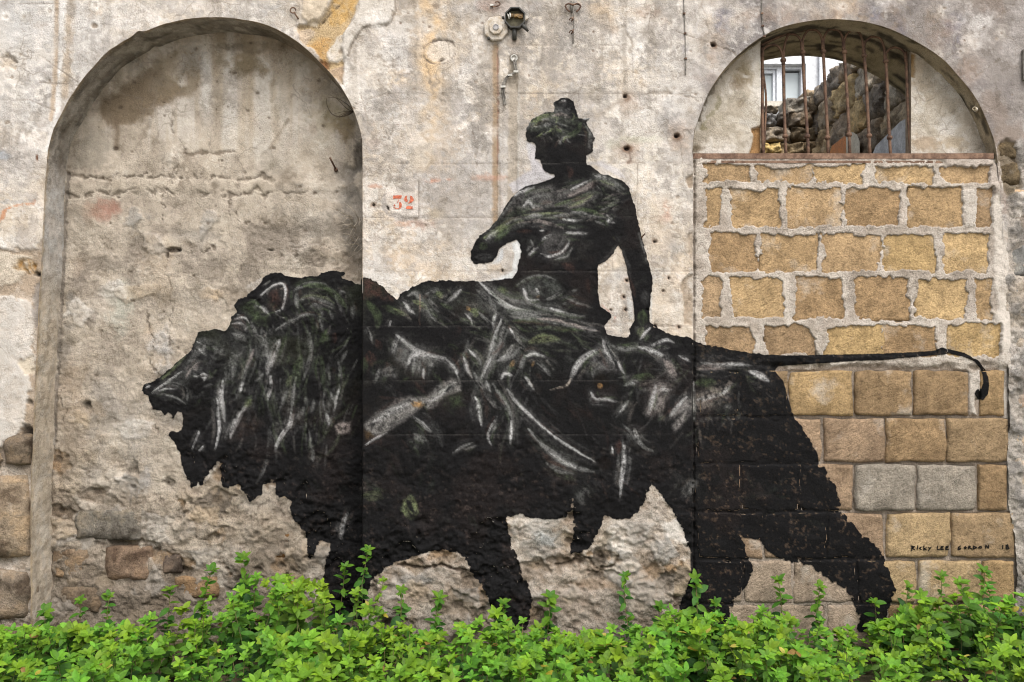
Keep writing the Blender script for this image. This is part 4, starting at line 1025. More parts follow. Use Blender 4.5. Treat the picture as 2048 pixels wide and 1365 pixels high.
# ------------------------------------------------------------------ paint on the wall
WALL_PARTS = [o for o in wall_root.children_recursive if o.type == 'MESH' and o.name.split('.')[0] in ('wall_face', 'niche_face', 'block_infill', 'stone_block', 'stone')]
def wall_tree():
    Vs, Fs, b = [], [], 0
    for o in WALL_PARTS:
        me = o.data
        v = np.empty(len(me.vertices) * 3, np.float32); me.vertices.foreach_get('co', v)
        l = np.empty(len(me.loops), np.int32); me.loops.foreach_get('vertex_index', l)
        Vs.append(v.reshape(-1, 3)); Fs.append(l.reshape(-1, 4) + b); b += len(me.vertices)
    V = np.vstack(Vs); F = np.vstack(Fs)
    # only what the paint can reach
    px = V[:, 0] * PPM + 1024; m = (px[F[:, 0]] > 150) & (px[F[:, 0]] < 2100)
    return BVHTree.FromPolygons(V.tolist(), F[m].tolist(), epsilon=0.0)
TREE = wall_tree()
EYE = Vector((0, -D, CAMZ))

def paint_material(name, rough, spec):
    m, nt, p, out = new_mat(name)
    pos = npos(nt)
    at = nt.nodes.new('ShaderNodeAttribute'); at.attribute_name = 'Col'
    al = nt.nodes.new('ShaderNodeAttribute'); al.attribute_name = 'cover'
    f1 = nramp(nt, nnoise(nt, 110, 4, 0.65, pos), [(0.36, 0.5), (0.5, 1.0), (0.64, 1.5)])
    nt.links.new(nmix(nt, at.outputs['Color'], f1, 1.0, 'MULTIPLY'), p.inputs['Base Color'])
    p.inputs['Roughness'].default_value = rough; p.inputs['Specular IOR Level'].default_value = spec
    h = plaster_grain(nt, pos)
    nt.links.new(nbump(nt, h, 0.45, 0.011), p.inputs['Normal'])
    # the brush skips the hollows: coverage breaks up along the grain
    a = nmath(nt, 'ADD', al.outputs['Fac'], nmath(nt, 'MULTIPLY', nmath(nt, 'SUBTRACT', nnoise(nt, 90, 4, 0.7, pos), 0.5), 0.9))
    a = nramp(nt, a, [(0.42, 0.0), (0.58, 1.0)])
    tr = nt.nodes.new('ShaderNodeBsdfTransparent'); mx = nt.nodes.new('ShaderNodeMixShader')
    nt.links.new(a, mx.inputs[0]); nt.links.new(tr.outputs[0], mx.inputs[1]); nt.links.new(p.outputs[0], mx.inputs[2])
    nt.links.new(mx.outputs[0], out.inputs['Surface'])
    return m
M_PAINT = paint_material('black_wall_paint', 0.75, 0.10)
M_STENCIL = paint_material('faded_red_stencil', 0.9, 0.1)

class Paint:
    def __init__(s, x0, x1, y0, y1, step):
        s.xs = np.arange(x0, x1, step); s.ys = np.arange(y0, y1, step)
        s.X, s.Y = np.meshgrid(s.xs, s.ys)
        s.c = np.zeros(s.X.shape + (3,)); s.a = np.zeros(s.X.shape)
        s.n1 = fbm(s.X, s.Y, 6, 3, 201); s.n2 = fbm(s.X, s.Y, 22, 4, 211); s.n3 = fbm(s.X, s.Y, 90, 4, 221)
    def win(s, x0, x1, y0, y1):
        i0, i1 = np.searchsorted(s.xs, [x0, x1]); j0, j1 = np.searchsorted(s.ys, [y0, y1])
        return (slice(j0, j1), slice(i0, i1))
    def lay(s, w, m, rgb):
        m = np.clip(m, 0, 1)[..., None]
        s.c[w] = s.c[w] * (1 - m) + np.asarray(rgb, float) * m
    def stroke(s, pts, width, rgb, op=0.85, dry=0.5, taper=0.6, soft=0.5):
        P = smooth_pts(pts)
        R = width + 8
        w = s.win(P[:, 0].min() - R, P[:, 0].max() + R, P[:, 1].min() - R, P[:, 1].max() + R)
        if s.X[w].size == 0: return
        X = s.X[w] + 0.8 * s.n2[w]; Y = s.Y[w] + 0.8 * np.roll(s.n2, 23, 1)[w]
        seg = np.hypot(*(P[1:] - P[:-1]).T); cum = np.concatenate([[0], np.cumsum(seg)]); tot = cum[-1] + 1e-9
        best = np.full(X.shape, 1e12); al = np.zeros(X.shape); sd = np.zeros(X.shape)
        for i in range(len(P) - 1):
            ax, ay = P[i]; ex, ey = P[i + 1] - P[i]; L2 = ex * ex + ey * ey + 1e-9
            t = np.clip(((X - ax) * ex + (Y - ay) * ey) / L2, 0, 1)
            dx = X - ax - t * ex; dy = Y - ay - t * ey; q = dx * dx + dy * dy
            m = q < best
            best = np.where(m, q, best); al = np.where(m, cum[i] + t * seg[i], al); sd = np.where(m, (ex * dy - ey * dx) / math.sqrt(L2), sd)
        d = np.sqrt(best); t = al / tot
        hw = width * 0.5 * (1 - taper * np.abs(2 * t - 1) ** 2.5)
        so = (P[0][0] * 0.37 + P[0][1] * 0.73) % 50
        br = (vnoise(sd / 1.7 + so, al / 26.0 + so, 231) - 0.5) * 1.5 + (vnoise(sd / 3.4 + so, al / 60.0, 232) - 0.5) * 0.9      # bristles
        m = 1 - sst(hw * (1 - soft), hw * (1 + soft * 0.7) + 0.5, d)
        g = np.clip(1 - dry + dry * (0.62 + br + 0.55 * s.n1[w]), 0, 1)
        fade = 1 - 0.5 * sst(0.55, 1.0, t) * dry
        s.lay(w, m * g * op * fade, rgb)
    def area(s, poly, rgb, op=0.6, soft=6.0, rag=5.0, dry=0.5):
        P = np.asarray(poly, float)
        w = s.win(P[:, 0].min() - 24, P[:, 0].max() + 24, P[:, 1].min() - 24, P[:, 1].max() + 24)
        if s.X[w].size == 0: return
        d = sdf_poly(s.X[w], s.Y[w], poly) + rag * (s.n2[w] * 0.7 + s.n1[w] * 0.4)
        m = 1 - sst(-soft, soft, d)
        g = np.clip(1 - dry + dry * (s.n1[w] * 0.8 + 0.5 + 0.5 * s.n2[w]), 0, 1)
        s.lay(w, m * g * op, rgb)
    def dot(s, x, y, r, rgb, op=0.9):
        s.area([(x + r * math.cos(a), y + r * math.sin(a)) for a in np.linspace(0, 6.28, 12)[:-1]], rgb, op, max(1.0, r * 0.3), r * 0.3, 0.3)
    def cover(s, poly, soft=1.6, rag=2.2):
        P = np.asarray(poly, float)
        w = s.win(P[:, 0].min() - 14, P[:, 0].max() + 14, P[:, 1].min() - 14, P[:, 1].max() + 14)
        d = sdf_poly(s.X[w], s.Y[w], poly) + rag * (s.n1[w] * 0.6 + s.n2[w] * 0.6)
        return w, 1 - sst(-soft * 1.6, soft * 1.6, d)
    def build(s, name, mat, parent, mask=None, lift=0.004, jump=0.10):
        A = s.a
        H, Wd = A.shape
        big = A > 0.03
        cell = big[:-1, :-1] | big[1:, :-1] | big[:-1, 1:] | big[1:, 1:]
        if mask is not None: cell &= mask[:-1, :-1]
        need = np.zeros(A.shape, bool)
        need[:-1, :-1] |= cell; need[1:, :-1] |= cell; need[:-1, 1:] |= cell; need[1:, 1:] |= cell
        jj, ii = np.nonzero(need)
        T = W(s.xs[ii], s.ys[jj], 0.0)
        Vv = np.full((H, Wd, 3), np.nan)
        cast = TREE.ray_cast
        for k in range(len(jj)):
            dv = Vector(T[k]) - EYE
            L = dv.length; dv /= L
            hit = cast(EYE, dv)[0]
            if hit is not None: Vv[jj[k], ii[k]] = hit - dv * lift
        dep = Vv[..., 1]
        c4 = np.stack([dep[:-1, :-1], dep[1:, :-1], dep[1:, 1:], dep[:-1, 1:]], -1)
        with np.errstate(invalid='ignore'):
            ok = cell & (~np.isnan(c4).any(-1)) & ((c4.max(-1) - c4.min(-1)) < jump)
        idx = np.arange(H * Wd).reshape(H, Wd)
        F = np.stack([idx[:-1, :-1], idx[1:, :-1], idx[1:, 1:], idx[:-1, 1:]], -1)[ok]
        u, inv = np.unique(F, return_inverse=True)
        return mesh_obj(name, Vv.reshape(-1, 3)[u], inv.reshape(F.shape), mat, parent, True, lin(np.clip(s.c.reshape(-1, 3)[u], 0, 255)), {'cover': A.reshape(-1)[u]})

mural = empty('mural', tuple(W(1024, 1260, -0.01)))
mural.location = (0, 0, 0)
tag(mural, 'large black painting of a draped woman riding a lion, spread across the wall', 'mural')

LION = [(283, 775), (290, 769), (303, 767), (325, 749), (347, 732), (366, 715), (383, 700), (388, 688), (392, 676), (397, 667), (413, 660), (430, 657), (450, 662), (460, 652), (462, 640), (464, 631), (473, 625), (468, 612), (477, 601), (493, 594), (503, 582), (512, 577),
        (519, 568), (529, 553), (549, 545), (572, 552), (595, 555), (635, 553), (642, 546), (665, 541), (692, 543), (694, 550), (679, 555), (699, 560), (720, 570), (726, 557), (742, 558), (759, 570), (775, 585), (794, 597), (802, 588), (822, 575), (845, 565), (879, 562), (912, 562),
        (955, 562), (985, 565), (1012, 562), (1060, 600), (1150, 640), (1205, 660), (1214, 668), (1230, 672), (1254, 675), (1262, 668), (1280, 660), (1299, 650), (1311, 653), (1334, 667), (1367, 673), (1384, 678), (1391, 685), (1424, 692), (1457, 698), (1514, 708), (1536, 710),
        (1569, 712), (1669, 710), (1769, 708), (1830, 705), (1869, 702), (1883, 696), (1903, 700), (1929, 707), (1956, 722), (1969, 738), (1976, 755), (1978, 770), (1976, 788), (1966, 800), (1956, 798), (1949, 788), (1953, 780), (1963, 778), (1967, 766), (1966, 750), (1961, 738), (1950, 724),
        (1926, 713), (1899, 707), (1883, 710), (1836, 713), (1769, 720), (1703, 722), (1636, 727), (1556, 732), (1549, 742), (1556, 752), (1566, 762), (1573, 785), (1579, 808), (1589, 838), (1603, 855), (1623, 885), (1636, 910), (1639, 933), (1653, 940), (1666, 963), (1676, 987),
        (1683, 1007), (1676, 1023), (1696, 1035), (1716, 1060), (1743, 1087), (1766, 1113), (1769, 1123), (1779, 1143), (1791, 1180), (1783, 1200), (1776, 1226), (1766, 1262), (1712, 1266), (1717, 1240), (1713, 1217), (1699, 1193), (1683, 1173), (1659, 1157), (1633, 1140),
        (1626, 1131), (1579, 1123), (1556, 1117), (1536, 1100), (1517, 1080), (1501, 1077), (1484, 1073), (1491, 1097), (1501, 1123), (1506, 1137), (1497, 1157), (1481, 1187), (1464, 1217), (1452, 1250), (1352, 1258), (1357, 1225), (1364, 1193), (1384, 1150), (1387, 1123),
        (1377, 1090), (1364, 1057), (1354, 1040), (1341, 1013), (1334, 1000), (1321, 983), (1304, 970), (1296, 980), (1284, 1007), (1271, 1027), (1257, 1038), (1224, 1035), (1206, 1030), (1202, 1047), (1194, 1070), (1181, 1093), (1164, 1107), (1141, 1107), (1146, 1077),
        (1147, 1043), (1150, 1007), (1147, 995), (1142, 997), (1141, 1020), (1131, 1035), (1097, 1038), (1067, 1037), (1041, 1027), (1024, 1030), (1012, 1031), (1015, 1053), (1024, 1090), (1037, 1123), (1054, 1167), (1064, 1200), (1060, 1230), (1056, 1262), (1004, 1262),
        (985, 1223), (979, 1197), (955, 1163), (939, 1137), (922, 1107), (885, 1100), (845, 1107), (790, 1123), (772, 1140), (745, 1157), (736, 1190), (728, 1240), (640, 1240), (636, 1200), (645, 1157), (655, 1120), (660, 1090), (639, 1080), (632, 1100), (624, 1118), (615, 1107),
        (615, 1083), (605, 1060), (585, 1037), (584, 1020), (585, 1003), (569, 993), (555, 998), (549, 987), (552, 970), (542, 965), (527, 970), (525, 987), (512, 997), (500, 1003), (490, 987), (480, 970), (467, 973), (450, 982), (440, 963), (442, 930), (435, 923), (427, 937),
        (420, 947), (407, 967), (383, 977), (373, 960), (367, 937), (360, 910), (357, 902), (350, 888), (337, 872), (343, 863), (352, 866), (365, 860), (365, 825), (355, 823), (347, 840), (342, 828), (337, 820), (328, 831), (323, 821), (307, 818), (297, 798), (298, 793), (287, 788)]
RIDER = [(980, 563), (1024, 556), (1034, 545), (1036, 530), (1042, 505), (1041, 490), (1032, 480), (1012, 487), (1000, 498), (992, 515), (982, 525), (965, 528), (949, 527), (942, 518), (942, 505), (945, 492), (959, 472), (979, 458), (992, 442), (1006, 424), (1024, 394), (1040, 380),
         (1057, 371), (1091, 362), (1111, 355), (1107, 348), (1091, 343), (1082, 330), (1079, 320), (1071, 318), (1069, 307), (1072, 293), (1067, 287), (1054, 283), (1051, 272), (1052, 257), (1061, 240), (1081, 230), (1107, 223), (1109, 213), (1106, 207), (1121, 197), (1134, 196),
         (1147, 203), (1152, 220), (1157, 237), (1165, 238), (1181, 235), (1182, 238), (1171, 245), (1181, 260), (1191, 277), (1186, 287), (1186, 303), (1172, 312), (1171, 327), (1184, 333), (1204, 348), (1231, 357), (1251, 365), (1261, 383), (1267, 407), (1274, 433), (1279, 455),
         (1287, 488), (1294, 512), (1301, 538), (1306, 565), (1302, 588), (1299, 625), (1300, 645), (1311, 653), (1300, 670), (1280, 684), (1262, 684), (1256, 668), (1257, 656), (1269, 642), (1266, 605), (1257, 558), (1251, 528), (1245, 508), (1237, 491), (1227, 508), (1214, 522), (1197, 530),
         (1196, 545), (1197, 588), (1201, 612), (1224, 630), (1222, 637), (1209, 652), (1214, 668), (1190, 690), (1150, 700), (1100, 690), (1040, 660), (980, 640), (930, 645), (880, 625), (820, 600), (800, 592), (822, 575), (845, 565), (912, 562)]
pt = Paint(276, 1988, 188, 1272, 2.0)
X, Y, n1, n2, n3 = pt.X, pt.Y, pt.n1, pt.n2, pt.n3
w, m = pt.cover(LION, 1.6, 2.6)
# lower edges on the rough masonry are softer and more ragged
lowr = sst(880, 960, pt.Y[w])
_, m2 = pt.cover(LION, 4.0, 6.0)
pt.a[w] = np.maximum(pt.a[w], m * (1 - 0.6 * lowr) + m2 * 0.6 * lowr)
w, m = pt.cover(LION, 1.4, 0.6)
tail = sst(1540, 1560, pt.X[w]) * sst(830, 810, pt.Y[w])
pt.a[w] = pt.a[w] * (1 - tail) + np.minimum(1, m * 1.25) * tail
GAP = [(1237, 491), (1245, 508), (1251, 528), (1257, 558), (1266, 605), (1269, 642), (1257, 658), (1261, 668), (1254, 675), (1224, 672), (1214, 668), (1209, 652), (1224, 635), (1224, 628), (1201, 613), (1197, 588), (1196, 535), (1197, 530), (1214, 522), (1227, 508)]
w, m = pt.cover(RIDER, 1.3, 1.8); pt.a[w] = np.maximum(pt.a[w], m)
w, m = pt.cover(GAP, 1.3, 1.6); pt.a[w] = np.minimum(pt.a[w], 1 - m)
# scattered loss of paint on the stone blocks and the coarse foot
loss = sst(1390, 1420, X) * 0.28 * sst(800, 830, Y) + sst(880, 960, Y) * 0.25
pt.a -= np.clip(loss, 0, 0.7) * sst(0.45, 0.95, n1 + 0.3 * n2) * 0.75
pt.a = np.clip(pt.a, 0, 1)

Wt, G, Dk, N, L, B, Pk, K, O = (190, 188, 185), (122, 121, 118), (70, 70, 68), (66, 78, 52), (128, 138, 96), (64, 45, 39), (150, 138, 132), (17, 17, 17), (144, 110, 70)
pt.c[:] = (18, 17, 17)
pt.lay((slice(None), slice(None)), sst(0.1, 0.8, n3 + 0.3 * n2) * 0.6, (32, 26, 24))
pt.lay((slice(None), slice(None)), sst(0.35, 0.9, n2 + 0.4 * n1) * 0.45 * sst(960, 700, Y), (36, 37, 34))
pt.lay((slice(None), slice(None)), sst(0.55, 1.0, n1 * 0.8 + n2 * 0.4) * 0.5 * sst(840, 960, Y), (74, 62, 56))
pt.lay((slice(None), slice(None)), sst(980, 640, X) * sst(900, 560, Y) * sst(0.0, 0.7, n3) * 0.5, (46, 54, 38))
pt.lay((slice(None), slice(None)), sst(1380, 1400, X) * sst(0.55, 0.95, n1 + 0.3 * n2) * 0.5, (78, 62, 48))

TL = {'A': (700, 540, 3.4125), 'B': (280, 540, 3.25), 'C': (1080, 640, 3.792), 'R': (930, 340, 3.7925), 'H': (1024, 0, 3.0), 'F': (512, 910, 3.0), 'E': (1024, 910, 3.0)}
def tp(t, pts):
    x, y, k = TL[t]
    return [(x + a / k, y + b / k) for a, b in pts]
srg = random.Random(77)
def S(t, col, wd, op, *pts, dry=0.6, taper=0.75):
    k = wd / TL[t][2]; P = tp(t, pts)
    lit = col in (Wt, G, Pk, L)
    if lit:                                        # thin scumble and half-wiped echoes around each highlight
        pt.stroke(P, k * 3.6 + 7, (90, 89, 87) if col in (Wt, Pk) else (62, 64, 58), 0.5 * op, 0.8, 0.5, 0.95)
        for q in range(3):
            dx, dy = srg.uniform(-1, 1) * (k * 1.3 + 5), srg.uniform(-1, 1) * (k * 1.3 + 5)
            a0 = srg.uniform(0, 0.35); n_ = len(P); cc = srg.choice([G, Dk, (92, 90, 86), N, (100, 94, 88), B])
            ctr = np.mean(P, 0); sc = srg.uniform(0.5, 0.95)
            E = [tuple(ctr + (np.asarray(p) - ctr) * sc + (dx + srg.uniform(-2, 2), dy + srg.uniform(-2, 2))) for p in P]
            pt.stroke(E, k * srg.uniform(0.5, 1.0) + 1.0, cc, 0.6 * op, 0.85, 0.8, 0.8)
    pt.stroke(P, k * 1.15 + 0.6, tuple(v * 0.86 for v in col) if lit else col, min(1, op), dry, taper, 0.45)
    if col in (Wt, Pk, G):                         # sharp loaded-brush cores, broken along their length
        for q in range(2):
            o1, o2 = srg.uniform(-0.25, 0.25) * k, srg.uniform(-0.25, 0.25) * k
            pt.stroke([(x + o1, y + o2) for x, y in P], max(2.0, k * 0.36), col, op * 0.45, 0.95, 0.7, 0.6)
def Q(t, col, op, soft, *pts, dry=0.55): pt.area(tp(t, pts), col, op, soft, 5.0, dry)

def hairs(poly, ang, spread, n, lens, wid, cols, op, curl=0.3):
    """Loose brush marks that fill a region along one direction (degrees, 90 is down)."""
    P = np.asarray(poly, float); got = 0
    while got < n:
        x, y = srg.uniform(P[:, 0].min(), P[:, 0].max()), srg.uniform(P[:, 1].min(), P[:, 1].max())
        if sdf_poly(np.array([x]), np.array([y]), poly)[0] > 0: continue
        got += 1
        a_ = math.radians((ang(x, y) if callable(ang) else ang) + srg.gauss(0, spread)); L_ = srg.uniform(*lens); da = srg.uniform(-curl, curl)
        pts = [(x, y)]
        for q in range(3):
            x += L_ / 3 * math.cos(a_); y += L_ / 3 * math.sin(a_); a_ += da; pts.append((x, y))
        pt.stroke(pts, srg.uniform(*wid), srg.choice(cols), op * srg.uniform(0.5, 1.1), 0.85, 0.8, 0.8)
GREYS = [G, (92, 91, 88), Dk, (104, 100, 95), N, (84, 92, 70)]
MANE = [(480, 660), (520, 575), (600, 560), (715, 575), (720, 840), (640, 900), (520, 900), (440, 840), (430, 740)]
hairs(MANE, lambda x, y: 100 + 14 * math.sin(x * 0.02) - max(0, 650 - y) * 0.6, 9, 150, (26, 90), (2.5, 9), GREYS, 0.55)
hairs([(310, 775), (390, 680), (450, 665), (500, 700), (470, 800), (360, 800)], 140, 25, 60, (12, 40), (2, 7), GREYS, 0.5)
hairs([(810, 590), (960, 565), (1100, 600), (1210, 660), (1150, 720), (980, 690), (860, 640)], 24, 14, 110, (24, 80), (2.5, 8), GREYS, 0.55)
hairs([(960, 640), (1060, 650), (1080, 760), (1010, 880), (950, 800), (920, 700)], 108, 14, 50, (30, 90), (2.5, 8), GREYS, 0.5)
hairs([(1000, 430), (1040, 385), (1110, 365), (1190, 365), (1240, 380), (1230, 440), (1120, 450), (1010, 470)], -16, 14, 90, (16, 60), (2, 7), GREYS + [Pk], 0.6)
hairs([(1060, 240), (1150, 232), (1180, 270), (1160, 280), (1070, 275)], -20, 30, 40, (10, 30), (2, 6), GREYS, 0.6)
hairs([(1200, 680), (1380, 690), (1540, 730), (1530, 790), (1400, 880), (1240, 800)], 120, 40, 110, (16, 60), (3, 10), GREYS + [(120, 112, 104)], 0.45)
hairs([(740, 660), (940, 640), (960, 780), (800, 900), (730, 840)], 60, 40, 70, (20, 60), (3, 10), [Dk, (60, 58, 55), N, B], 0.5)
hairs([(1040, 780), (1240, 800), (1260, 960), (1120, 960)], 45, 20, 40, (30, 80), (2, 6), [Dk, (64, 62, 60), B], 0.4)
hairs([(560, 900), (1380, 880), (1640, 930), (1600, 1080), (1300, 960), (760, 1080), (640, 1040)], 80, 60, 120, (14, 60), (3, 12), [(48, 42, 39), (40, 38, 36), (54, 46, 42), (36, 40, 34)], 0.6)
# lion's head, ear and mane
Q('B', Dk, 0.6, 8, (330, 560), (400, 450), (540, 420), (560, 520), (470, 640), (300, 760), (150, 790), (230, 690))
Q('B', (52, 52, 50), 0.7, 10, (590, 360), (690, 330), (760, 420), (700, 560), (600, 560), (560, 470))
Q('B', N, 0.6, 8, (640, 250), (720, 200), (800, 260), (840, 330), (760, 350), (700, 300)); Q('B', B, 0.8, 6, (830, 150), (900, 110), (925, 200), (870, 262), (840, 240))
S('B', Wt, 12, 0.9, (785, 165), (830, 125), (890, 92), (930, 92), (948, 130), (940, 200), (920, 255), (880, 275)); S('B', Wt, 22, 0.9, (765, 235), (800, 250), (842, 297))
S('B', G, 24, 0.8, (1000, 135), (1060, 105), (1130, 90), (1210, 95)); S('B', L, 18, 0.7, (1050, 190), (1120, 165), (1200, 180), (1260, 215)); S('B', G, 18, 0.8, (1040, 200), (1100, 185), (1190, 205), (1250, 225))
S('B', G, 18, 0.8, (1090, 245), (1160, 218), (1250, 250)); S('B', N, 40, 0.8, (1200, 120), (1280, 170), (1345, 250)); S('B', G, 24, 0.75, (1020, 150), (1015, 200), (1025, 245)); S('B', N, 30, 0.7, (1060, 110), (1150, 100), (1240, 130))
S('B', G, 14, 0.9, (880, 395), (960, 340), (1040, 300), (1110, 285), (1200, 312)); S('B', G, 12, 0.8, (1165, 320), (1172, 360), (1185, 400)); S('B', G, 16, 0.6, (1240, 260), (1250, 320)); S('B', G, 14, 0.6, (1300, 130), (1340, 150))
S('B', Wt, 46, 0.8, (905, 455), (875, 540), (845, 610), (825, 680)); S('B', G, 34, 0.7, (810, 450), (815, 530), (830, 620)); S('B', Wt, 18, 0.85, (852, 690), (850, 770), (828, 845)); S('B', G, 16, 0.8, (800, 680), (775, 705), (755, 725))
S('B', Wt, 32, 0.9, (540, 720), (525, 800), (530, 880), (548, 985)); S('B', Wt, 16, 0.9, (500, 840), (508, 950), (515, 1040), (490, 1165)); S('B', G, 44, 0.7, (590, 570), (600, 640), (590, 720)); S('B', G, 22, 0.7, (632, 555), (625, 640))
S('B', G, 24, 0.7, (715, 490), (725, 560), (695, 640), (665, 730), (635, 820)); S('B', Wt, 14, 0.8, (668, 735), (650, 800)); S('B', Pk, 16, 0.6, (740, 520), (715, 590), (690, 630)); S('B', G, 20, 0.6, (800, 430), (790, 500))
S('B', Wt, 32, 0.8, (690, 880), (650, 940), (610, 1020), (588, 1095)); S('B', L, 30, 0.6, (725, 845), (680, 890)); S('B', G, 20, 0.5, (640, 800), (610, 850)); S('B', G, 26, 0.75, (965, 780), (930, 840), (903, 915)); S('B', L, 26, 0.6, (985, 690), (955, 760))
S('B', Wt, 28, 0.85, (990, 915), (975, 1000), (930, 1060), (895, 1120), (878, 1170)); S('B', G, 18, 0.75, (1015, 700), (995, 800), (985, 920)); S('B', G, 22, 0.6, (1105, 410), (1115, 520), (1085, 640), (1060, 720)); S('B', N, 46, 0.6, (1050, 560), (1020, 660), (1030, 760))
S('B', N, 46, 0.7, (1205, 395), (1190, 480)); S('B', G, 22, 0.7, (1290, 600), (1300, 700), (1295, 775)); S('B', Wt, 14, 0.85, (1300, 765), (1275, 830), (1268, 900)); S('B', G, 14, 0.7, (1238, 795), (1265, 865)); S('B', G, 16, 0.6, (1228, 640), (1240, 740))
S('B', G, 22, 0.6, (1130, 845), (1110, 935)); S('B', Wt, 18, 0.8, (1215, 935), (1228, 1005)); S('B', G, 12, 0.6, (1200, 775), (1195, 880), (1220, 945)); S('B', B, 24, 0.7, (1265, 410), (1262, 480)); S('B', G, 20, 0.5, (1130, 1170), (1125, 1245)); S('B', G, 16, 0.55, (1065, 890), (1050, 950))
S('B', G, 12, 0.5, (1345, 520), (1310, 600)); S('B', N, 30, 0.5, (1180, 560), (1190, 700), (1200, 800)); S('B', G, 12, 0.4, (1080, 990), (1080, 1030)); S('B', N, 34, 0.4, (1200, 1000), (1200, 1080))
S('B', Wt, 12, 0.9, (78, 797), (150, 750), (230, 692), (285, 658)); S('B', Wt, 8, 0.7, (110, 792), (180, 772), (240, 775)); S('B', G, 20, 0.6, (290, 650), (360, 570), (400, 545)); S('B', L, 14, 0.6, (140, 715), (220, 640), (300, 560)); S('B', G, 10, 0.8, (300, 765), (306, 825), (302, 872))
S('B', Wt, 18, 0.85, (370, 465), (415, 485), (412, 525)); S('B', Wt, 14, 0.8, (345, 522), (390, 520), (408, 545)); S('B', G, 30, 0.5, (470, 500), (520, 520), (545, 480)); S('B', Wt, 14, 0.8, (600, 352), (650, 348), (690, 385)); S('B', Wt, 12, 0.7, (620, 318), (680, 312), (710, 345))
S('B', G, 40, 0.7, (600, 415), (650, 430), (690, 460)); S('B', G, 24, 0.6, (590, 540), (640, 560), (670, 520)); S('B', Wt, 8, 0.8, (345, 692), (385, 690)); S('B', Wt, 12, 0.8, (408, 685), (422, 700), (415, 722)); S('B', Pk, 16, 0.5, (350, 660), (380, 620)); S('B', B, 14, 0.7, (36, 780), (70, 800))
S('B', Wt, 9, 0.85, (385, 1045), (362, 1110), (338, 1172)); S('B', Wt, 9, 0.8, (412, 1145), (382, 1182)); S('B', N, 18, 0.8, (700, 215), (740, 205), (780, 235)); S('B', G, 16, 0.6, (720, 330), (760, 420), (780, 470))
Q('B', (44, 32, 26), 0.6, 12, (700, 900), (800, 1000), (700, 1100), (580, 1110), (640, 1000))
# reared brown hair on the nape, green flank
Q('A', B, 0.9, 4, (88, 60), (140, 60), (250, 160), (330, 200), (290, 220), (160, 180), (90, 200)); S('A', N, 50, 0.7, (120, 220), (190, 320), (180, 400)); S('A', N, 40, 0.7, (220, 250), (300, 280), (350, 310)); S('A', L, 26, 0.75, (300, 268), (345, 290), (392, 315))
S('A', Wt, 12, 0.85, (282, 350), (268, 388)); S('A', G, 22, 0.7, (130, 420), (150, 485)); S('A', B, 70, 0.7, (130, 560), (150, 650)); S('A', B, 40, 0.6, (180, 480), (210, 540)); S('A', N, 40, 0.5, (95, 600), (100, 700)); S('A', G, 24, 0.6, (10, 250), (20, 330))
# drapery over the knees
S('A', Wt, 30, 0.85, (365, 218), (400, 262), (442, 298)); S('A', G, 34, 0.8, (395, 175), (450, 160), (500, 220), (555, 300), (595, 352)); S('A', L, 26, 0.75, (430, 215), (500, 242), (530, 270)); S('A', G, 26, 0.75, (515, 165), (560, 140), (605, 130)); S('A', L, 30, 0.6, (595, 150), (630, 195))
S('A', G, 24, 0.75, (535, 200), (570, 240), (605, 290)); S('A', Wt, 24, 0.75, (755, 138), (695, 200), (638, 245)); S('A', N, 24, 0.6, (620, 230), (700, 270)); Q('A', (54, 56, 50), 0.7, 8, (640, 250), (760, 160), (860, 200), (900, 270), (800, 260), (700, 280))
Q('A', (74, 74, 72), 0.7, 8, (870, 140), (930, 190), (990, 260), (990, 330), (920, 300), (860, 230)); S('A', G, 30, 0.7, (870, 140), (930, 190), (980, 250), (1000, 320)); S('A', L, 34, 0.75, (815, 270), (860, 290), (845, 325)); S('A', O, 30, 0.8, (800, 270), (820, 255)); S('A', Wt, 14, 0.8, (790, 300), (825, 345), (832, 368)); S('A', G, 20, 0.7, (875, 285), (940, 355))
Q('A', (80, 80, 78), 0.75, 6, (890, 90), (960, 90), (1040, 130), (1140, 160), (1260, 210), (1365, 230), (1365, 330), (1200, 330), (1080, 290), (990, 230))
S('A', Wt, 32, 0.85, (895, 92), (950, 145), (1010, 205), (1090, 258), (1180, 285), (1300, 296)); S('A', K, 26, 0.95, (925, 140), (985, 185), (1060, 220), (1120, 240), dry=0.1); S('A', G, 26, 0.8, (1000, 150), (1060, 195), (1140, 215), (1260, 225)); S('A', L, 24, 0.6, (1010, 135), (1080, 150)); S('A', G, 16, 0.8, (1100, 305), (1200, 312), (1330, 312))
S('A', K, 14, 0.8, (1180, 240), (1260, 262), (1365, 270), dry=0.1); S('A', N, 24, 0.6, (1110, 350), (1220, 340), (1365, 350)); S('A', Wt, 16, 0.75, (1000, 300), (980, 340), (975, 400))
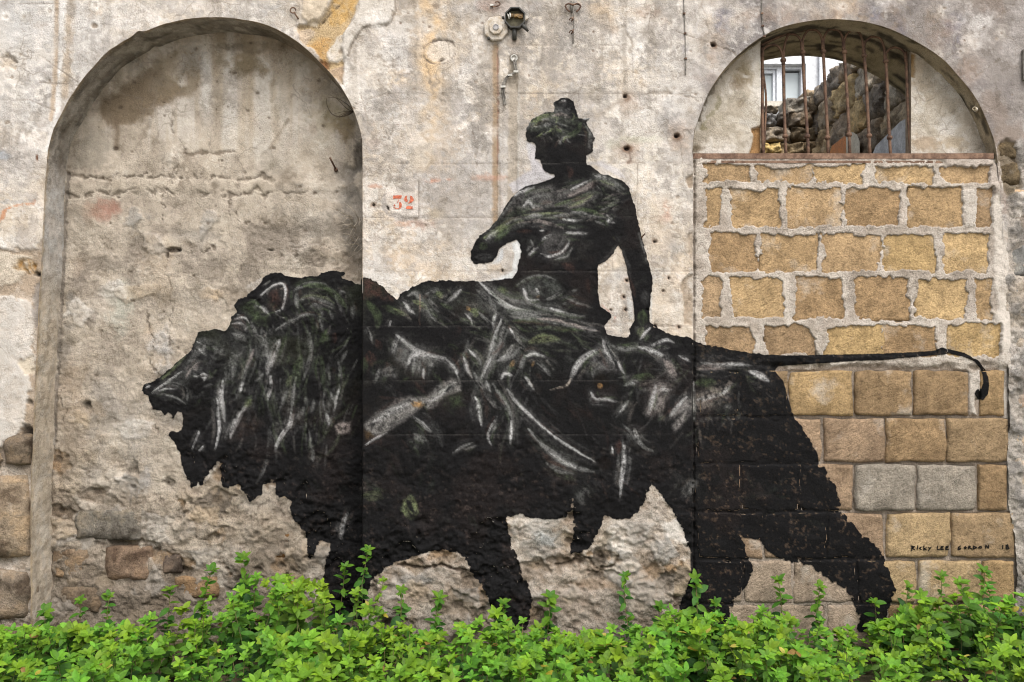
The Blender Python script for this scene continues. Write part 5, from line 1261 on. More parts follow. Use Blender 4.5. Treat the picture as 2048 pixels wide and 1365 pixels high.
# straps, folds hanging below
for col, wd, op, pts in [(Wt, 20, 0.9, [(1032, 335), (1000, 430), (960, 560), (915, 690), (888, 755)]), (G, 24, 0.85, [(1062, 355), (1032, 460), (1010, 545), (965, 640), (930, 745)]), (Wt, 12, 0.85, [(988, 545), (940, 650), (898, 742)]), (G, 24, 0.8, [(1085, 395), (1130, 460), (1190, 525)]),
                         (Wt, 16, 0.8, [(1088, 398), (1120, 445)]), (Wt, 28, 0.8, [(1112, 518), (1060, 590), (1005, 622)]), (G, 28, 0.75, [(1165, 530), (1090, 595), (1030, 622)]), (Wt, 26, 0.8, [(1035, 742), (1060, 712), (1105, 722)]), (G, 30, 0.75, [(1192, 585), (1165, 660), (1140, 712)]), (Wt, 24, 0.75, [(1200, 592), (1260, 572), (1340, 592)]),
                         (Wt, 24, 0.8, [(775, 595), (800, 680), (832, 735)]), (G, 30, 0.8, [(825, 555), (865, 600), (892, 655)]), (Wt, 16, 0.75, [(815, 548), (860, 598)]), (G, 24, 0.75, [(840, 690), (895, 790), (960, 835)]), (Wt, 26, 0.75, [(925, 755), (940, 800), (955, 830)]), (G, 30, 0.8, [(975, 775), (1030, 870), (1080, 960), (1100, 1040), (1094, 1185)]),
                         (Wt, 14, 0.85, [(1100, 1030), (1100, 1100), (1090, 1190)]), (Wt, 22, 0.85, [(1072, 815), (1130, 900), (1220, 990), (1300, 1060), (1365, 1112)]), (G, 26, 0.75, [(1215, 1085), (1290, 1170), (1365, 1235)]), (Wt, 28, 0.8, [(858, 870), (880, 960), (897, 1065)]), (G, 26, 0.65, [(915, 835), (980, 920), (1032, 952)]),
                         (Wt, 14, 0.9, [(1008, 1002), (965, 1070), (940, 1145), (965, 1192)]), (G, 14, 0.7, [(1000, 1070), (975, 1095)]), (G, 22, 0.6, [(1190, 720), (1240, 800)]), (Wt, 20, 0.7, [(1195, 730), (1255, 812)]), (O, 24, 0.7, [(1095, 660), (1120, 620)]), (O, 14, 0.7, [(1240, 660), (1255, 625)]),
                         (G, 34, 0.8, [(1280, 640), (1330, 680), (1365, 720)]), (Wt, 16, 0.5, [(700, 1250), (760, 1210), (840, 1180)]), (G, 14, 0.5, [(780, 1230), (860, 1200)])]:
    S('A', col, wd, op, *pts)
# the rider's bare leg
Q('A', (86, 85, 83), 0.85, 6, (325, 430), (400, 485), (480, 545), (640, 590), (720, 680), (745, 740), (700, 720), (640, 650), (520, 640), (430, 720), (400, 650), (330, 660), (280, 560), (300, 490))
for col, wd, op, pts in [(Wt, 30, 0.75, [(320, 445), (380, 500), (450, 550), (560, 585), (655, 605)]), (Wt, 24, 0.6, [(290, 560), (310, 500), (335, 450)]), (Wt, 22, 0.7, [(440, 600), (430, 710)]), (G, 20, 0.8, [(475, 620), (470, 700)]), (Wt, 16, 0.85, [(500, 670), (505, 742)]), (G, 34, 0.7, [(560, 615), (540, 690)]), (Wt, 16, 0.8, [(660, 610), (715, 670), (745, 745)]),
                         (Wt, 40, 0.7, [(400, 650), (430, 590), (500, 580), (580, 600)]), (G, 22, 0.7, [(200, 680), (180, 755)]), (G, 30, 0.5, [(350, 520), (380, 570)]), (K, 16, 0.5, [(320, 500), (380, 540)])]:
    S('A', col, wd, op, *pts)
Q('A', G, 0.65, 6, (205, 695), (260, 640), (322, 690), (312, 735), (230, 735))
Q('A', (122, 118, 113), 0.95, 4, (90, 1060), (200, 970), (320, 890), (400, 860), (520, 870), (600, 800), (690, 740), (745, 755), (765, 830), (660, 860), (590, 925), (540, 957), (500, 920), (440, 985), (330, 1065), (200, 1135), (110, 1110), dry=0.45)
Q('A', N, 0.6, 8, (660, 870), (760, 840), (770, 930), (700, 940)); S('A', Wt, 40, 0.6, (160, 1040), (300, 960), (420, 905)); S('A', Wt, 30, 0.6, (540, 900), (640, 830), (720, 770)); S('A', (60, 58, 56), 20, 0.7, (250, 1090), (350, 1035), (430, 985)); S('A', K, 16, 0.85, (650, 832), (700, 788), dry=0.2)
Q('A', O, 0.9, 3, (412, 915), (440, 893), (490, 900), (500, 925), (470, 942), (425, 935)); Q('A', (70, 52, 30), 0.9, 4, (90, 1090), (140, 1110), (160, 1140), (110, 1155)); S('A', Wt, 10, 0.7, (100, 1200), (180, 1145), (260, 1110))
S('A', Wt, 28, 0.65, (435, 1005), (500, 1060), (555, 1105)); S('A', Dk, 44, 0.6, (540, 1040), (600, 1120), (630, 1210)); S('A', G, 44, 0.7, (435, 1125), (480, 1155), (525, 1165)); Q('B', Pk, 0.9, 4, (1262, 1020), (1290, 990), (1370, 985), (1370, 1060), (1275, 1082))
# the rider's torso
Q('R', (96, 93, 90), 0.8, 8, (375, 195), (430, 165), (540, 125), (660, 105), (700, 150), (830, 160), (960, 85), (985, 180), (880, 260), (680, 300), (480, 320), (370, 300), (300, 360)); Q('R', N, 0.5, 8, (380, 300), (520, 280), (560, 320), (380, 350), (220, 420))
Q('R', (70, 74, 66), 0.7, 6, (960, 30), (1060, 40), (1190, 100), (1220, 140), (1160, 150), (1040, 110))
for col, wd, op, pts in [(Wt, 20, 0.9, [(375, 200), (420, 168), (530, 128)]), (Wt, 26, 0.75, [(445, 275), (480, 235), (530, 285), (610, 300)]), (G, 34, 0.7, [(480, 220), (560, 190), (640, 200)]), (K, 40, 0.6, [(680, 150), (690, 230)]), (Pk, 44, 0.75, [(780, 195), (880, 160), (970, 95)]), (Wt, 14, 0.8, [(800, 150), (900, 105), (955, 78)]), (N, 28, 0.85, [(680, 270), (800, 232), (960, 178)]),
                         (Pk, 32, 0.75, [(790, 285), (880, 252), (975, 195)]), (L, 14, 0.75, [(790, 272), (900, 240), (980, 178)]), (K, 14, 0.7, [(700, 235), (820, 205), (940, 165)]), (G, 34, 0.75, [(975, 35), (1060, 60), (1150, 112), (1205, 145)]), (L, 22, 0.6, [(1030, 80), (1130, 110)]), (Wt, 12, 0.75, [(985, 45), (1070, 50)]), (G, 14, 0.6, [(1000, 120), (1040, 200)]),
                         (K, 26, 0.9, [(390, 345), (520, 322), (700, 300), (800, 312), (930, 355)]), (L, 16, 0.8, [(430, 345), (560, 335), (700, 328), (790, 345)]), (Wt, 24, 0.8, [(465, 362), (530, 346), (605, 352)]), (G, 20, 0.8, [(630, 365), (740, 342), (860, 318), (950, 350), (1060, 365)]), (N, 26, 0.8, [(810, 298), (940, 312), (1070, 365)]), (Pk, 22, 0.75, [(395, 402), (520, 385), (630, 402), (745, 445)]),
                         (G, 24, 0.75, [(690, 392), (790, 388), (890, 382)]), (Wt, 18, 0.8, [(740, 378), (840, 382)]), (Wt, 26, 0.75, [(1068, 340), (1100, 368), (1085, 392), (1132, 402)]), (Wt, 24, 0.7, [(770, 480), (850, 482), (930, 482)]), (K, 20, 0.7, [(640, 380), (760, 400), (900, 420), (1000, 400)]), (G, 16, 0.6, [(990, 390), (1060, 420)]),
                         (L, 46, 0.75, [(145, 520), (250, 462), (350, 395), (440, 380)]), (Wt, 26, 0.65, [(160, 535), (200, 500), (250, 465)]), (N, 40, 0.7, [(230, 540), (300, 470), (350, 420)]), (G, 18, 0.75, [(185, 430), (280, 330), (370, 222)]), (Dk, 44, 0.7, [(80, 665), (140, 662), (210, 660)]), (N, 50, 0.5, [(120, 600), (160, 560)]), (G, 20, 0.7, [(300, 420), (380, 380), (470, 370)])]:
    S('R', col, wd, op, *pts)
Q('R', (72, 70, 68), 0.9, 6, (590, 510), (680, 455), (780, 490), (795, 570), (725, 640), (630, 655), (575, 600))
for col, wd, op, pts in [(Wt, 14, 0.85, [(585, 545), (615, 512), (665, 488)]), (Wt, 18, 0.85, [(575, 638), (640, 658), (720, 632), (772, 582), (795, 535)]), (G, 12, 0.8, [(690, 682), (770, 660), (815, 590)]), (Wt, 18, 0.8, [(485, 645), (525, 602), (555, 588)]), (Wt, 10, 0.8, [(570, 462), (602, 456)]), (B, 24, 0.6, [(390, 470), (510, 465)]), (G, 14, 0.6, [(500, 530), (520, 580)]),
                         (B, 50, 0.7, [(740, 720), (800, 740), (820, 780)]), (Dk, 30, 0.5, [(1160, 560), (1100, 650), (1015, 712)]), (G, 10, 0.5, [(1165, 580), (1130, 640)]), (Dk, 20, 0.6, [(1190, 590), (1235, 720), (1262, 850)]), (B, 34, 0.6, [(1240, 820), (1270, 900), (1290, 960)]), (G, 12, 0.6, [(1320, 480), (1360, 620), (1400, 740)]), (G, 10, 0.5, [(1150, 508), (1172, 545)]),
                         (B, 30, 0.5, [(930, 830), (940, 930)]), (N, 70, 0.8, [(1350, 1070), (1345, 1120), (1340, 1180)]), (L, 44, 0.75, [(1345, 1195), (1318, 1265)]), (Wt, 20, 0.8, [(1405, 1195), (1360, 1245), (1330, 1290)]), (G, 16, 0.6, [(810, 920), (845, 915)]), (Dk, 60, 0.6, [(1360, 920), (1370, 1020)])]:
    S('R', col, wd, op, *pts)
Q('R', (62, 64, 60), 0.9, 6, (395, 880), (480, 820), (600, 798), (700, 838), (745, 905), (640, 965), (500, 985), (440, 950))
for col, wd, op, pts in [(G, 16, 0.85, [(395, 875), (480, 822), (600, 802), (690, 838)]), (Wt, 28, 0.8, [(445, 905), (475, 975), (560, 985)]), (Wt, 16, 0.7, [(540, 900), (560, 940)]), (O, 14, 0.6, [(540, 975), (570, 960)]), (G, 24, 0.85, [(620, 982), (690, 955), (745, 928)]), (G, 20, 0.8, [(740, 1025), (790, 995), (840, 975)]), (K, 16, 0.8, [(570, 870), (620, 870)]),
                         (Wt, 20, 0.8, [(110, 850), (200, 940), (320, 1025), (420, 1062), (570, 1088)]), (G, 24, 0.85, [(470, 1005), (620, 1058), (760, 1090), (910, 1115)]), (G, 30, 0.85, [(350, 1090), (520, 1102), (690, 1132), (890, 1192)]), (Wt, 20, 0.75, [(640, 1048), (750, 1082)]), (Pk, 24, 0.8, [(550, 1130), (720, 1142), (900, 1200), (1020, 1222)]), (Wt, 26, 0.7, [(910, 1200), (990, 1215)]),
                         (N, 30, 0.8, [(510, 1235), (620, 1202), (760, 1212), (890, 1218)]), (L, 60, 0.65, [(490, 1310), (600, 1275), (720, 1290)]), (K, 22, 0.9, [(480, 1270), (520, 1235), (620, 1225), (700, 1235)]), (K, 16, 0.85, [(560, 1110), (700, 1120), (860, 1165), (960, 1195)]), (G, 20, 0.7, [(760, 970), (850, 1010), (960, 1050)]), (G, 18, 0.6, [(330, 1110), (460, 1130), (560, 1150)])]:
    S('R', col, wd, op, *pts)
# the rider's head
Q('H', (60, 64, 54), 0.85, 5, (95, 760), (130, 715), (200, 690), (330, 690), (410, 740), (415, 800), (330, 830), (240, 790), (150, 790), (100, 800))
for col, wd, op, pts in [(L, 26, 0.8, [(115, 735), (190, 702), (275, 690)]), (Pk, 22, 0.8, [(240, 702), (300, 690), (345, 708)]), (G, 22, 0.8, [(160, 770), (240, 742), (330, 762)]), (N, 30, 0.85, [(330, 825), (385, 795), (412, 740)]), (G, 16, 0.8, [(285, 868), (310, 832), (355, 820)]), (Wt, 7, 0.85, [(425, 716), (475, 706)]), (G, 18, 0.7, [(430, 745), (470, 800), (462, 905)]), (Dk, 26, 0.8, [(270, 645), (345, 682)]),
                         (Wt, 10, 0.9, [(300, 606), (325, 606)]), (B, 26, 0.8, [(330, 1000), (355, 1035), (345, 1070)]), (G, 12, 0.7, [(112, 722), (92, 780)]), (K, 14, 0.8, [(200, 730), (280, 752), (350, 790)]), (Wt, 10, 0.5, [(180, 720), (240, 715)]), (G, 10, 0.6, [(250, 610), (255, 650)]), (L, 14, 0.6, [(260, 775), (300, 790)])]:
    S('H', col, wd, op, *pts)
# haunch, belly folds and tail root
Q('C', (90, 88, 86), 0.8, 8, (335, 285), (430, 225), (480, 160), (540, 200), (590, 330), (640, 410), (560, 400), (500, 400), (400, 400), (380, 320)); Q('C', (82, 80, 77), 0.8, 8, (560, 190), (700, 200), (860, 200), (960, 270), (1030, 340), (1040, 470), (980, 460), (930, 340), (800, 240), (620, 240))
for col, wd, op, pts in [(Wt, 36, 0.85, [(445, 228), (345, 280), (280, 345), (228, 465)]), ((206, 190, 172), 13, 0.9, [(235, 450), (195, 500), (75, 532)]), (Wt, 28, 0.8, [(478, 150), (505, 240), (560, 330)]), (Wt, 18, 0.8, [(520, 200), (590, 330), (645, 415)]), (K, 18, 0.9, [(500, 180), (560, 290), (600, 390)]), (G, 24, 0.8, [(398, 370), (404, 445)]), (G, 34, 0.8, [(550, 200), (640, 222), (760, 200)]),
                         (Wt, 34, 0.85, [(740, 205), (860, 240), (960, 295)]), (Pk, 46, 0.75, [(940, 300), (1000, 380), (1030, 445)]), (Wt, 22, 0.8, [(850, 195), (950, 155), (1020, 172)]), (Wt, 18, 0.8, [(1055, 270), (1135, 315)]), (K, 50, 0.9, [(660, 290), (780, 270), (880, 330)]), (N, 50, 0.75, [(700, 445), (830, 420)]), (G, 30, 0.8, [(640, 500), (690, 478), (745, 470)]), (Wt, 26, 0.6, [(700, 478), (735, 470)])]:
    S('C', col, wd, op, *pts)
Q('C', (124, 116, 111), 0.9, 6, (840, 490), (900, 470), (1000, 490), (965, 600), (920, 690), (850, 735), (785, 712), (830, 620)); S('C', Wt, 30, 0.6, (880, 500), (850, 620), (825, 715)); S('C', K, 22, 0.8, (900, 580), (960, 540)); S('C', Wt, 26, 0.7, (920, 530), (1000, 525))
Q('C', (138, 132, 127), 0.9, 5, (1100, 585), (1160, 600), (1150, 690), (1095, 780), (1020, 855), (1008, 800), (1065, 720), (970, 760), (1030, 670)); S('C', Wt, 28, 0.8, (1115, 585), (1045, 660), (975, 745)); S('C', K, 14, 0.6, (1020, 760), (1110, 680))
for col, wd, op, pts in [(Wt, 26, 0.8, [(385, 550), (420, 595), (500, 600), (590, 625)]), (G, 24, 0.75, [(670, 610), (620, 680), (575, 745)]), (Wt, 14, 0.8, [(650, 640), (605, 700)]), (G, 28, 0.8, [(630, 795), (690, 850), (740, 910), (790, 965), (860, 1000)]), (Wt, 28, 0.6, [(715, 825), (745, 905)]), (Wt, 18, 0.9, [(-20, 780), (100, 880), (250, 980), (415, 1075)]), (G, 42, 0.85, [(-20, 920), (80, 1000), (180, 1080), (300, 1130), (410, 1150)]),
                         (Wt, 26, 0.75, [(90, 1015), (190, 1088), (270, 1125)]), (G, 34, 0.75, [(50, 1085), (140, 1140), (250, 1165)]), (Wt, 28, 0.85, [(635, 915), (637, 1040), (630, 1140), (615, 1260), (605, 1345)]), (Wt, 8, 0.9, [(548, 962), (550, 1022)]), (B, 40, 0.7, [(600, 910), (590, 1020)]), (G, 70, 0.5, [(1185, 1215), (1120, 1290), (1075, 1345)]), (G, 60, 0.45, [(310, 1285), (370, 1335)]),
                         (Wt, 30, 0.75, [(1215, 320), (1330, 345), (1460, 335), (1610, 350)]), (Pk, 46, 0.6, [(1190, 375), (1300, 360), (1420, 370)]), (Wt, 46, 0.8, [(1590, 395), (1670, 420), (1735, 462)]), (N, 60, 0.7, [(1180, 480), (1260, 470), (1330, 470)]), (G, 44, 0.5, [(1390, 660), (1470, 682)]), (Wt, 20, 0.6, [(1165, 470), (1168, 600), (1170, 760)]), (K, 40, 0.9, [(1180, 395), (1330, 405), (1500, 390), (1600, 420)])]:
    S('C', col, wd, op, *pts)
Q('C', (136, 124, 113), 0.75, 10, (1165, 560), (1300, 500), (1450, 460), (1440, 560), (1290, 690), (1190, 710), dry=0.75); S('C', Wt, 30, 0.7, (1195, 605), (1280, 592), (1400, 555), dry=0.8); S('C', Wt, 26, 0.6, (1390, 560), (1440, 500), dry=0.8)
pt.dot(1080 + 465 / 3.792, 640 + 470 / 3.792, 15, (22, 17, 13)); pt.dot(1080 + 455 / 3.792, 640 + 500 / 3.792, 5, O); pt.dot(1080 + 490 / 3.792, 640 + 1085 / 3.792, 14, (20, 15, 12))
# curls of the rider's hair, the lion's eye and lips
hairs([(1056, 262), (1066, 242), (1100, 228), (1150, 236), (1172, 258), (1184, 280), (1160, 290), (1075, 282)], -30, 60, 46, (9, 22), (1.8, 4.2), [G, L, (150, 146, 140), K, K, (104, 110, 84)], 0.85, 1.1)
hairs([(1112, 206), (1130, 198), (1148, 208), (1150, 226), (1116, 224)], 20, 40, 10, (8, 16), (1.6, 3), [G, Dk, K], 0.7, 1.0)
hairs([(470, 610), (530, 560), (590, 560), (580, 650), (500, 680)], 130, 30, 34, (14, 36), (1.8, 4.5), [G, (150, 148, 142), N, K], 0.75, 0.7)
S('B', Wt, 7, 0.95, (392, 684), (412, 676), (434, 690), dry=0.3); pt.dot(280 + 414 / 3.25, 540 + 694 / 3.25, 2.2, K); S('B', Wt, 5, 0.8, (402, 704), (428, 704)); S('B', G, 10, 0.8, (60, 800), (140, 810), (230, 830), (300, 875)); S('B', G, 8, 0.7, (170, 740), (230, 735), (290, 760)); S('B', Pk, 8, 0.6, (300, 700), (330, 650), (380, 600)); S('B', Wt, 6, 0.8, (40, 765), (70, 752))
# scuffs low on the chest
Q('F', L, 0.75, 3, (868, 330), (885, 270), (930, 245), (975, 290), (985, 350), (930, 382), (890, 370)); S('F', K, 26, 0.95, (905, 270), (930, 320), (945, 345), dry=0.1); S('F', Wt, 22, 0.7, (548, 340), (520, 430), (508, 505)); S('F', L, 50, 0.45, (640, 250), (720, 245), (760, 260)); S('F', G, 24, 0.4, (340, 0), (345, 40)); S('E', G, 60, 0.35, (400, 230), (430, 300))
# ruled joints show as pale lines through the black
for yy, xa, xb in [(653, 728, 1160), (762, 728, 1384), (870, 728, 1384), (543, 1040, 1240), (327, 1085, 1172), (435, 1000, 1270)]:
    pt.stroke([(xa, yy + 0.5), ((xa + xb) / 2, yy), (xb, yy - 1)], 2.0, (96, 92, 88), 0.4, 0.8, 0.1)
pt.stroke([(840, 590), (839, 650)], 1.6, (150, 120, 104), 0.6, 0.5, 0.1)

TORSO = [p for p in RIDER]
rider_mask = np.zeros(pt.X.shape, bool)
w = pt.win(780, 1330, 188, 720)
rider_mask[w] = sdf_poly(pt.X[w], pt.Y[w], RIDER) < 2.0
o = pt.build('painted_rider', M_PAINT, mural, rider_mask); tag(o, 'painted woman in draped cloth, one arm ending at the elbow')
o = pt.build('painted_lion', M_PAINT, mural, ~rider_mask); tag(o, 'painted striding lion with long curling tail')

# signature, low on the blocks at the right
sg = Paint(1815, 2026, 1082, 1110, 1.0)
sg.c[:] = (26, 23, 20)
for pts in [[(195, 262), (200, 190)], [(183, 187), (240, 197), (203, 222), (247, 252)], [(290, 205), (284, 242)], [(290, 184), (294, 188)], [(348, 205), (320, 226), (352, 246)], [(396, 183), (390, 252)], [(432, 214), (395, 232), (437, 250)], [(472, 208), (492, 230)], [(516, 203), (470, 262)],
            [(622, 188), (614, 242), (652, 246)], [(716, 192), (680, 195), (675, 246), (717, 241)], [(678, 219), (708, 215)], [(801, 188), (761, 192), (758, 246), (801, 241)], [(760, 217), (792, 213)],
            [(1003, 184), (965, 204), (957, 240), (990, 247), (1001, 222), (976, 221)], [(1080, 195), (1059, 215), (1075, 233), (1096, 215), (1080, 195)], [(1129, 232), (1135, 190), (1161, 190), (1156, 209), (1136, 212), (1186, 234)], [(1210, 237), (1214, 188), (1267, 212), (1210, 237)],
            [(1320, 188), (1298, 215), (1336, 221), (1347, 200), (1320, 188)], [(1414, 222), (1420, 174), (1460, 222), (1466, 168)], [(1700, 174), (1694, 232)], [(1772, 163), (1749, 181), (1786, 206), (1801, 228), (1762, 234), (1750, 215), (1787, 188), (1772, 163)]]:
    P = [(1800 + a / 8.258, 1070 + b / 8.258) for a, b in pts]
    d, _ = dist_line(sg.X, sg.Y, P)
    sg.a = np.maximum(sg.a, 1 - sst(0.5, 1.7, d))
for x0, x1 in [(1815, 1868), (1868, 1904), (1904, 1992), (1992, 2026)]:
    o = sg.build('signature_lettering', M_PAINT, mural, (sg.X >= x0) & (sg.X < x1), 0.004); tag(o, kind='stuff')

# stencilled number beside the niche
nb_ = Paint(780, 834, 386, 424, 1.0)
nb_.c[:] = (198, 112, 86)
def num(pts): return [(760 + a / 17.06, 370 + b / 17.06) for a, b in pts]
for poly in [[(450, 360), (755, 360), (715, 470), (480, 475), (470, 490), (450, 490)], [(650, 600), (700, 590), (745, 650), (745, 740), (700, 800), (640, 815), (652, 740)], [(450, 690), (490, 660), (530, 700), (490, 745)],
             [(820, 480), (870, 380), (930, 368), (910, 450), (950, 560), (900, 590), (840, 550)], [(1020, 380), (1080, 380), (1140, 460), (1152, 530), (1080, 600), (950, 645), (1010, 570), (1035, 470)], [(880, 765), (950, 720), (1100, 745), (1118, 710), (1112, 840), (895, 830)]]:
    d = sdf_poly(nb_.X, nb_.Y, num(poly)); nb_.a = np.maximum(nb_.a, (1 - sst(-0.8, 1.1, d)) * 0.9)
for ln in [[(650, 500), (590, 610)], [(470, 770), (560, 815), (640, 815)]]:
    d, _ = dist_line(nb_.X, nb_.Y, num(ln)); nb_.a = np.maximum(nb_.a, (1 - sst(0.3, 1.4, d)) * 0.85)
nb_.a -= 0.2 * sst(0.3, 1.0, nb_.n1 + 0.5 * nb_.n2)
nb_.a = np.clip(nb_.a, 0, 1)
o = nb_.build('stencilled_number', M_STENCIL, wall_root, None, 0.003); tag(o, 'faded red stencilled number 32')
# ------------------------------------------------------------------ iron in the arch
GD = 0.17
grille = empty('window_grille', tuple(W(1672, 318, GD)))
tag(grille, 'rusty iron window grille of upright bars with looped tops in the arch', 'grille')
go = np.array(grille.location)
def gp(x, y, d=GD): return W(x, y, d)
BARS = [((1524, 95), (1526, 318)), ((1566, 104), (1571.5, 318)), ((1604, 76), (1617, 318)), ((1645.5, 74), (1657, 318)), ((1687, 74), (1701, 318)), ((1727, 82), (1741, 318)), ((1770, 96), (1781.5, 318)), ((1811, 104), (1821, 318))]
for i, (a, b) in enumerate(BARS):
    m = MB(go)
    pts = [gp(a[0] + (b[0] - a[0]) * t + (0.5 * math.sin(7 * t + i)), a[1] + (b[1] - a[1]) * t) for t in np.linspace(0.06 if 0 < i < 7 else 0, 1, 9)]
    m.tube(pts, 0.0105 if 0 < i < 7 else 0.010, 8)
    bar = m.build('bar', M_RUST, grille, True)
    if 0 < i < 7:
        for cy in ((121, 106, 104, 105, 112, 123)[i - 1], (273, 273, 276, 270, 272, 276)[i - 1]):
            t = (cy - a[1]) / (b[1] - a[1]); cx = a[0] + (b[0] - a[0]) * t
            q = MB(go); p = gp(cx, cy); q.lathe(p, (0.02, 0, 1), [(0.010, -0.013), (0.017, -0.009), (0.019, 0), (0.017, 0.009), (0.010, 0.013)], 10)
            q.build('collar', M_RUST, bar, True)
m = MB(go); m.tube([gp(*p) for p in smooth_pts([(1523, 118), (1527, 150), (1532, 197), (1530, 260), (1527, 318)])], 0.007, 6); m.build('bent_bar', M_RUST, grille, True)
HOOPS = [90, 69, 60, 59, 62, 74, 95]
for i, hy in enumerate(HOOPS):
    a, b = BARS[i][0], BARS[i + 1][0]
    ya = a[1] + 26 if i else a[1] + 20; yb = b[1] + 26 if i < 6 else b[1] + 20
    xa, xb = a[0] + 1.5, b[0] - 0.5
    pts = smooth_pts([(xa, ya), (xa + 0.5, (ya + hy) / 2 - 2), (xa + (xb - xa) * 0.22, hy + 3), ((xa + xb) / 2, hy), (xa + (xb - xa) * 0.78, hy + 4), (xb - 1.5, (yb + hy) / 2 - 2), (xb, yb)])
    m = MB(go); m.tube([gp(x, y, GD - 0.004) for x, y in pts], 0.008, 7); m.build('loop', M_RUST, grille, True)
m = MB(go)
top = smooth_pts([(1521, 92), (1545, 80), (1575, 68), (1610, 60), (1650, 56), (1690, 57), (1730, 64), (1770, 78), (1800, 92), (1812, 100)])
m.tube([gp(x, y, GD + 0.006) for x, y in top], 0.009, 6); m.build('top_strap', M_RUST, grille, True)

beam = empty('steel_beam', tuple(W(1690, 325, 0.0))); bo = np.array(beam.location)
tag(beam, 'rusty steel beam lying across the arch under the barred window', 'beam')
a = W(1387, 306, 0.0); b = W(1990, 317, 0.0)
m = MB(bo); n = 40
for i in range(n):
    x0 = a[0] + (b[0] - a[0]) * i / n; x1 = a[0] + (b[0] - a[0]) * (i + 1) / n
    if i == 0: prev = 0.0
    cur = rnd.uniform(-0.0015, 0.0015)
    V = [(x0, 0.012 + prev, b[2]), (x1, 0.012 + cur, b[2]), (x1, 0.24, b[2]), (x0, 0.24, b[2]), (x0, 0.012 + prev, a[2] + prev), (x1, 0.012 + cur, a[2] + cur), (x1, 0.24, a[2] + cur), (x0, 0.24, a[2] + prev)]
    m.add(V, [(0, 3, 2, 1), (4, 5, 6, 7), (0, 1, 5, 4)]); prev = cur
m.build('web', M_BEAM, beam)
c = W(1405, 320.5, 0.0); d = W(1900, 325.5, 0.0)
m = MB(bo); m.box((c[0], 0.014, d[2]), (d[0], 0.2, c[2]), 0.001); m.build('lower_flange', M_BEAM, beam)

# ------------------------------------------------------------------ fittings on the plaster
def thing(name, px, py, label, cat, depth=0.0, group=None):
    o = empty(name, tuple(W(px, py, depth))); tag(o, label, cat, group); return o, np.array(o.location)

jb, o_ = thing('junction_box', 1030, 42, 'open dark octagonal junction box with loose terminals on the plaster pier', 'junction box')
c = W(1030, 41, 0.0)
m = MB(o_)
ro, ri = 0.069, 0.061
def octa(r, y, sq=1.0): return [(c[0] + r * math.cos(math.pi * (k + 0.5) / 4), y, c[2] + r * sq * math.sin(math.pi * (k + 0.5) / 4)) for k in range(8)]
rings = [octa(ro, 0.0), octa(ro, -0.052), octa(ri, -0.052), octa(ri, -0.008)]
V = sum(rings, []); F = []
for r in range(3):
    for k in range(8): F.append((r * 8 + k, r * 8 + (k + 1) % 8, (r + 1) * 8 + (k + 1) % 8, (r + 1) * 8 + k))
F.append(tuple(24 + k for k in range(8)))
m.add(V, F); m.build('casing', M_IRON, jb)
m = MB(o_); m.add([(p[0] * 0.96 + c[0] * 0.04, -0.0095, p[2] * 0.96 + c[2] * 0.04) for p in octa(ri, 0)], [tuple(range(8))]); m.build('back_plate', simple_mat('dusty_back_plate', (112, 106, 82), 0.8, rgb2=(78, 72, 58), scale=40), jb)
for (dx, dz, wx, wz) in [(0.008, 0.018, 0.012, 0.010), (0.034, 0.016, 0.014, 0.012), (-0.020, 0.020, 0.010, 0.008)]:
    m = MB(o_); m.box((c[0] + dx - wx, -0.034, c[2] + dz - wz), (c[0] + dx + wx, -0.010, c[2] + dz + wz)); m.box((c[0] + dx - wx * 0.6, -0.038, c[2] + dz - wz * 0.5), (c[0] + dx + wx * 0.6, -0.034, c[2] + dz + wz * 0.5)); m.build('terminal', M_BRASS, jb)
for pts in [[(-0.05, -0.03, 0.03), (-0.04, -0.045, 0.01), (-0.036, -0.04, -0.008)], [(-0.034, -0.03, 0.034), (-0.03, -0.045, 0.02), (-0.028, -0.05, 0.0)]]:
    m = MB(o_); m.tube([(c[0] + x, y, c[2] + z) for x, y, z in pts], 0.005, 6); m.build('lead', M_CLIP, jb, True)
m = MB(o_); p0 = W(1029, 62, 0); p1 = W(1029, 82, 0); m.tube([(p0[0], -0.026, p0[2] + 0.01), (p0[0], -0.026, p0[2] - 0.03), (p1[0], -0.01, p1[2])], 0.014, 10); m.build('inlet_pipe', M_IRON, jb, True)
m = MB(o_); q0 = W(1044, 54, 0); q1 = W(1056, 68, 0); m.tube([(q0[0], -0.04, q0[2]), ((q0[0] + q1[0]) / 2, -0.045, (q0[2] + q1[2]) / 2), (q1[0], -0.04, q1[2])], [0.013, 0.012, 0.007], 8); m.build('gland', M_IRON, jb, True)
m = MB(o_); q = W(1051, 39, 0); m.add([(q[0] - 0.012, -0.03, q[2] + 0.026), (q[0] + 0.02, -0.03, q[2]), (q[0] - 0.012, -0.03, q[2] - 0.026), (q[0] - 0.012, -0.004, q[2] + 0.026), (q[0] + 0.02, -0.004, q[2]), (q[0] - 0.012, -0.004, q[2] - 0.026)], [(0, 1, 2), (5, 4, 3), (0, 3, 4, 1), (1, 4, 5, 2), (2, 5, 3, 0)]); m.build('fixing_lug', M_CERAMIC, jb)

